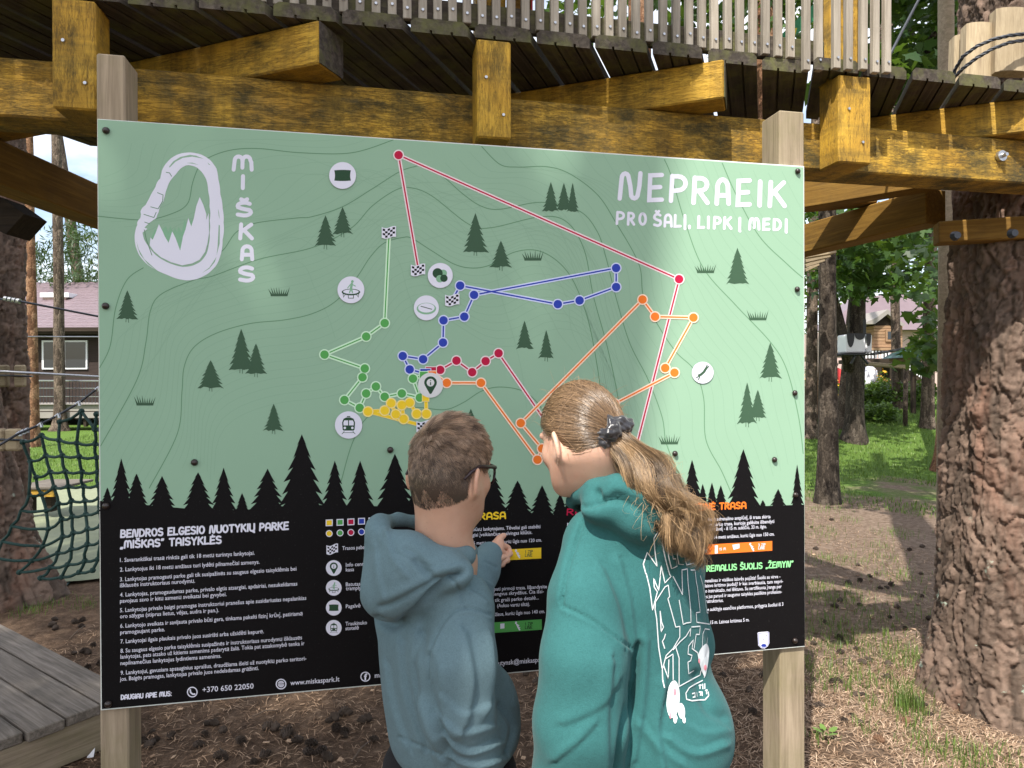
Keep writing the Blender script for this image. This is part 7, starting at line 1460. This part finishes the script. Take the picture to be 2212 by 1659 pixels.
def needles(name, x0, x1, y0, y1, n_, mat, label, seed):
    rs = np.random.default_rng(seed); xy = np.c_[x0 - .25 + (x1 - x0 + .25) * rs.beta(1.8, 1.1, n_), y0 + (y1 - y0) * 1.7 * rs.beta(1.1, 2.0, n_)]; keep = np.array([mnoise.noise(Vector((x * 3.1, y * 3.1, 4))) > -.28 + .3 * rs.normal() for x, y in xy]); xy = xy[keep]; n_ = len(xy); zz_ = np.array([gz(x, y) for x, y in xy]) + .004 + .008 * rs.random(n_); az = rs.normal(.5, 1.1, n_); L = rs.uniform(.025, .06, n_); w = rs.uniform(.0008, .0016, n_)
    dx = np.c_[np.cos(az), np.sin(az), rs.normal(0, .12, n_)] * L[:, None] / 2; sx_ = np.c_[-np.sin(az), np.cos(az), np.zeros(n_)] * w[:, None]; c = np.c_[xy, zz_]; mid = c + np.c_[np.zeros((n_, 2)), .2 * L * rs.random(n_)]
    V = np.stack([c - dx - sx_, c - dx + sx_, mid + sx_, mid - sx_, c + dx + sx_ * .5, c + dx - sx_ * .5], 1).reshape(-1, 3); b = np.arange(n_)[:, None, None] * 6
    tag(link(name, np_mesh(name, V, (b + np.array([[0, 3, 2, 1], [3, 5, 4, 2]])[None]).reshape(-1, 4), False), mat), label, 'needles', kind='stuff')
MAT['litter_sunlit'] = island_mat('dry_needles_sunlit', [(0, (.15, .09, .055)), (.5, (.34, .23, .15)), (1, (.56, .42, .3))])  # paler needle colours put the sunlight of this patch into the litter
needles('sunlit_needle_litter', .95, 2.7, 2.35, 3.35, 24000, MAT['litter_sunlit'], 'pale orange pine needles lying thick beside the right post', 92)  # second, paler batch stands in for the sunlit ground patch
# bark chips
m = 900; p_ = np.c_[rs.uniform(-2.2, 3.2, m), 2.3 + 4.2 * rs.random(m) ** 1.4]; mbc = MB()
for k in range(m):
    a = rs.uniform(0, 6.28); s_ = rs.uniform(.006, .018); e = Matrix.Rotation(a, 3, 'Z') @ Matrix.Rotation(rs.uniform(-.5, .5), 3, 'X'); mbc.box((p_[k, 0], p_[k, 1], gz(*p_[k]) + .008), s_ * rs.uniform(1, 2.4), s_, .003, e)
tag(mbc.build('bark_chips', MAT['litter'], fix=False), 'small bark chips scattered among the needles', 'chips', kind='stuff')
# pine cones: bodies ringed with scales
def cone_mesh(seed, open_=.3):
    rs_ = random.Random(seed); mb = MB(); Lc, Rc = .042, .0145
    prof_ = [(0, .3), (.15, .85), (.4, 1), (.7, .75), (.9, .4), (1, .08)]
    mb.tube([(Lc * (t - .5), 0, 0) for t, _ in prof_], [Rc * .72 * r for _, r in prof_], 8)
    for i in range(7):
        t = .06 + .86 * i / 6; r = Rc * np.interp(t, [q[0] for q in prof_], [q[1] for q in prof_])
        for j in range(7):
            a = 2 * math.pi * (j + .5 * (i % 2)) / 7; c_, s_ = math.cos(a), math.sin(a); x = Lc * (t - .5); rr_ = r * (1.05 + open_ * rs_.random()); h = .0052 * (.7 + .5 * r / Rc)
            mb.add([(x - .002, (r * .6) * c_ + h * s_, (r * .6) * s_ - h * c_), (x - .002, (r * .6) * c_ - h * s_, (r * .6) * s_ + h * c_), (x + .006, rr_ * c_ - h * .6 * s_, rr_ * s_ + h * .6 * c_), (x + .006, rr_ * c_ + h * .6 * s_, rr_ * s_ - h * .6 * c_), (x + .0075, rr_ * .8 * c_, rr_ * .8 * s_)], [(0, 1, 2, 3), (3, 2, 4), (0, 3, 4), (1, 4, 2)])
    me = mb.mesh('pine_cone'); me.materials.append(MAT['cone']); return me
MAT['cone'] = plain('cone_scales', (.06, .042, .03), .85, .5, 160); MAT['cone2'] = plain('fresh_cone_scales', (.14, .075, .04), .8, .4, 160)
cms = [cone_mesh(k, .2 + .2 * k) for k in range(3)]; fm = cone_mesh(9, .7); fm.materials.clear(); fm.materials.append(MAT['cone2'])
SPOT = [(290, 1595, 4), (330, 1600, 5), (360, 1590, 4), (430, 1595, 3), (470, 1570, 5), (510, 1600, 3), (560, 1575, 4), (620, 1590, 3), (640, 1600, 3), (660, 1620, 4), (720, 1560, 5), (745, 1590, 4), (760, 1545, 5), (800, 1560, 4), (820, 1600, 3), (700, 1640, 3), (460, 1640, 3), (560, 1640, 3), (1140, 1450, 4), (1160, 1465, 3), (240, 1620, 3), (170, 1340, 4), (110, 1345, 4), (190, 1400, 4), (180, 1420, 4), (150, 1360, 3), (200, 1440, 3), (1560, 1470, 2), (1600, 1500, 2), (1650, 1440, 2), (1640, 1540, 2)]
rr = random.Random(14); cs = []
for x, y, k in SPOT:
    for _ in range(max(1, round(k * .6))): cs.append((x + rr.gauss(0, 16), y + rr.gauss(0, 10)))
for _ in range(34): cs.append((rr.uniform(1745, 2010), 1270 + 300 * rr.random()))
for _ in range(12): cs.append((rr.uniform(1745, 2000), 1120 + 150 * rr.random()))
for x, y in cs:
    p = on_ground(x, min(y, 1700), 0); s_ = rr.uniform(.75, 1.2)
    o = link('pine_cone', rr.choice(cms), None, None, Matrix.Translation((p.x, p.y, gz(p.x, p.y) + .011 * s_)) @ Matrix.Rotation(rr.uniform(0, 6.28), 4, 'Z') @ Matrix.Rotation(rr.uniform(-.4, .4), 4, 'Y') @ Matrix.Scale(s_, 4))
    tag(o, 'small dark brown pine cone lying on the needle litter', 'pine cone', 'pine cones on the ground')
for i, (x, y) in enumerate(((1959, 1564), (1900, 1603))):
    p = on_ground(x, y, 0); o = link('pine_cone', fm, None, None, Matrix.Translation((p.x, p.y, gz(p.x, p.y) + .014)) @ Matrix.Rotation(1.2 + i, 4, 'Z')); tag(o, 'open reddish pine cone ' + ('by the grass at the trunk foot' if i == 0 else 'on the sunny needles left of the trunk'), 'pine cone', 'open pine cones')
# twigs and loose bits
MAT['twig'] = plain('dry_twig', (.12, .085, .06), .9, .3, 60)
for i, (a, b, lab) in enumerate((((545, 1548), (600, 1535), 'thin dark twig under the left half of the sign'), ((760, 1645), (800, 1600), 'dry twig left of the blue hoodie'), ((1795, 1435), (1835, 1422), 'short twig on the path beside the sign'), ((1700, 1585), (1745, 1560), 'bent pale twig near the right post'), ((150, 1380), (185, 1350), 'forked twig beside the rope net'))):
    p, q = on_ground(*a, .012), on_ground(*b, .02); m_ = (p + q) / 2 + Vector((0, .01, .01)); tw = MB().tube([p, m_, q], [.004, .0035, .002], 6).build('twig', MAT['twig'], None, True); tag(tw, lab, 'twig', 'twigs on the ground')
p = on_ground(192, 1640, 0); n = N('white_paper'); n.color((.7, .7, .72)); o = MB().prism([p + Vector((-.012, 0, .004)), p + Vector((.016, .004, .006)), p + Vector((.012, .02, .035))], (0, .0015, .0005)).build('paper_scrap', n.m); tag(o, 'torn white paper scrap by the walkway edge', 'paper')
# grass
def blades(name, pts, hmin, hmax, seed, wd=.0035):
    rs_ = np.random.default_rng(seed); n_ = len(pts); az = rs_.uniform(0, 6.283, n_); h = rs_.uniform(hmin, hmax, n_); ln = rs_.uniform(.15, .7, n_); d_ = np.c_[np.cos(az), np.sin(az), np.zeros(n_)]; s_ = np.c_[-np.sin(az), np.cos(az), np.zeros(n_)] * (wd * rs_.uniform(.6, 1.3, n_))[:, None]; up = np.array([0, 0, 1.0])
    b0 = pts; b1 = pts + up * (h * .6)[:, None] + d_ * (h * ln * .3)[:, None]; b2 = pts + up * (h * .95)[:, None] + d_ * (h * ln)[:, None]
    V = np.stack([b0 - s_, b0 + s_, b1 + s_ * .8, b1 - s_ * .8, b2], 1).reshape(-1, 3); k = np.arange(n_)[:, None, None] * 5
    return np_mesh(name, V, np.concatenate([(k + np.array([[0, 1, 2]])[None]).reshape(-1, 3), (k + np.array([[0, 2, 3]])[None]).reshape(-1, 3), (k + np.array([[3, 2, 4]])[None]).reshape(-1, 3)]), False)
pts = []
rs = np.random.default_rng(33)
def tuft(px, py, n, spread):
    c = on_ground(px, py, 0)
    for _ in range(n):
        x, y = c.x + rs.normal(0, spread), c.y + rs.normal(0, spread); pts.append((x, y, gz(x, y) - .003))
for x, y, n_, sp in ((1800, 1345, 90, .1), (1850, 1375, 140, .14), (1900, 1395, 140, .14), (1790, 1395, 110, .12), (1930, 1420, 110, .1), (1860, 1460, 140, .14), (1925, 1500 - 20, 150, .09), (1990, 1425, 80, .06), (1785, 1300, 90, .1), (1830, 1290, 60, .1), (1770, 1270, 110, .12), (1965, 1435, 60, .06), (1755, 1445, 60, .08), (1880, 1530, 30, .03), (1865, 1575, 40, .03), (1975, 1565, 90, .05), (2000, 1610, 100, .07), (2060, 1640, 130, .08), (2150, 1650, 150, .1), (2100, 1655, 120, .08), (1770, 1600, 30, .03), (100, 1310, 90, .1), (190, 1310, 60, .07), (60, 1320, 80, .08)): tuft(x, y, n_, sp)
for _ in range(55):
    x, y = rs.uniform(1742, 2010), rs.uniform(1080, 1500)
    if mnoise.noise(Vector((x * .02, y * .03, 2))) > -.12: tuft(x, y, 70, .11)
tag(link('grass_tufts', blades('grass_tufts', np.array(pts), .02, .075, 3, .0018), MAT['grass']), 'sparse short grass tufts on the sandy ground', 'grass', kind='stuff')
c = on_ground(1962, 1535, 0); pts = [(c.x + rs.normal(0, .05), c.y + rs.normal(0, .04), .0) for _ in range(240)]
tag(link('grass_clump', blades('grass_clump', np.array(pts), .05, .16, 5, .0014), MAT['grass']), 'taller grass clump at the foot of the thick pine', 'grass', kind='stuff')
far = []
for _ in range(60000):
    x, y = rs.uniform(3.5, 14), 5.5 + 12 * rs.random() ** .8
    if x / y < .35: continue
    v = mnoise.noise(Vector((x * .6, y * .6, 5))) + (y - 9) * .16
    if v > .0: far.append((x, y, gz(x, y) - .003))
for _ in range(22000):
    x, y = rs.uniform(-12, -4), rs.uniform(9.5, 20)
    far.append((x, y, gz(x, y) - .003))
tag(link('lawn_grass', blades('lawn_grass', np.array(far), .025, .075, 7, .005), MAT['grass']), 'green lawn grass beyond the sign', 'grass', kind='stuff')
# broad-leaved seedling in the sun
sd = thing('seedling', on_ground(1785, 1592, 0), 'tiny seedling with round pale green leaves on the needles', 'plant'); c = on_ground(1785, 1592, 0); MAT['seed'] = leaf_mat('seedling_leaf', (.12, .22, .05), (.2, .32, .08))
for a, l in ((.3, .05), (1.6, .045), (2.9, .05), (4.4, .05), (5.3, .045)):
    d_ = Vector((math.cos(a), math.sin(a), .35)).normalized(); s_ = Vector((-math.sin(a), math.cos(a), 0)); q = c + Vector((0, 0, .015)); MB().add([q + d_ * l * .3, q + d_ * l * .6 + s_ * l * .3, q + d_ * l * 1.0 + s_ * l * .22, q + d_ * l * 1.2, q + d_ * l - s_ * l * .22, q + d_ * l * .6 - s_ * l * .3], [(0, 1, 2, 3, 4, 5)]).build('leaf', MAT['seed'], sd, fix=False)
MB().tube([c, c + Vector((0, 0, .02))], .002, 5).build('stem', MAT['seed'], sd)
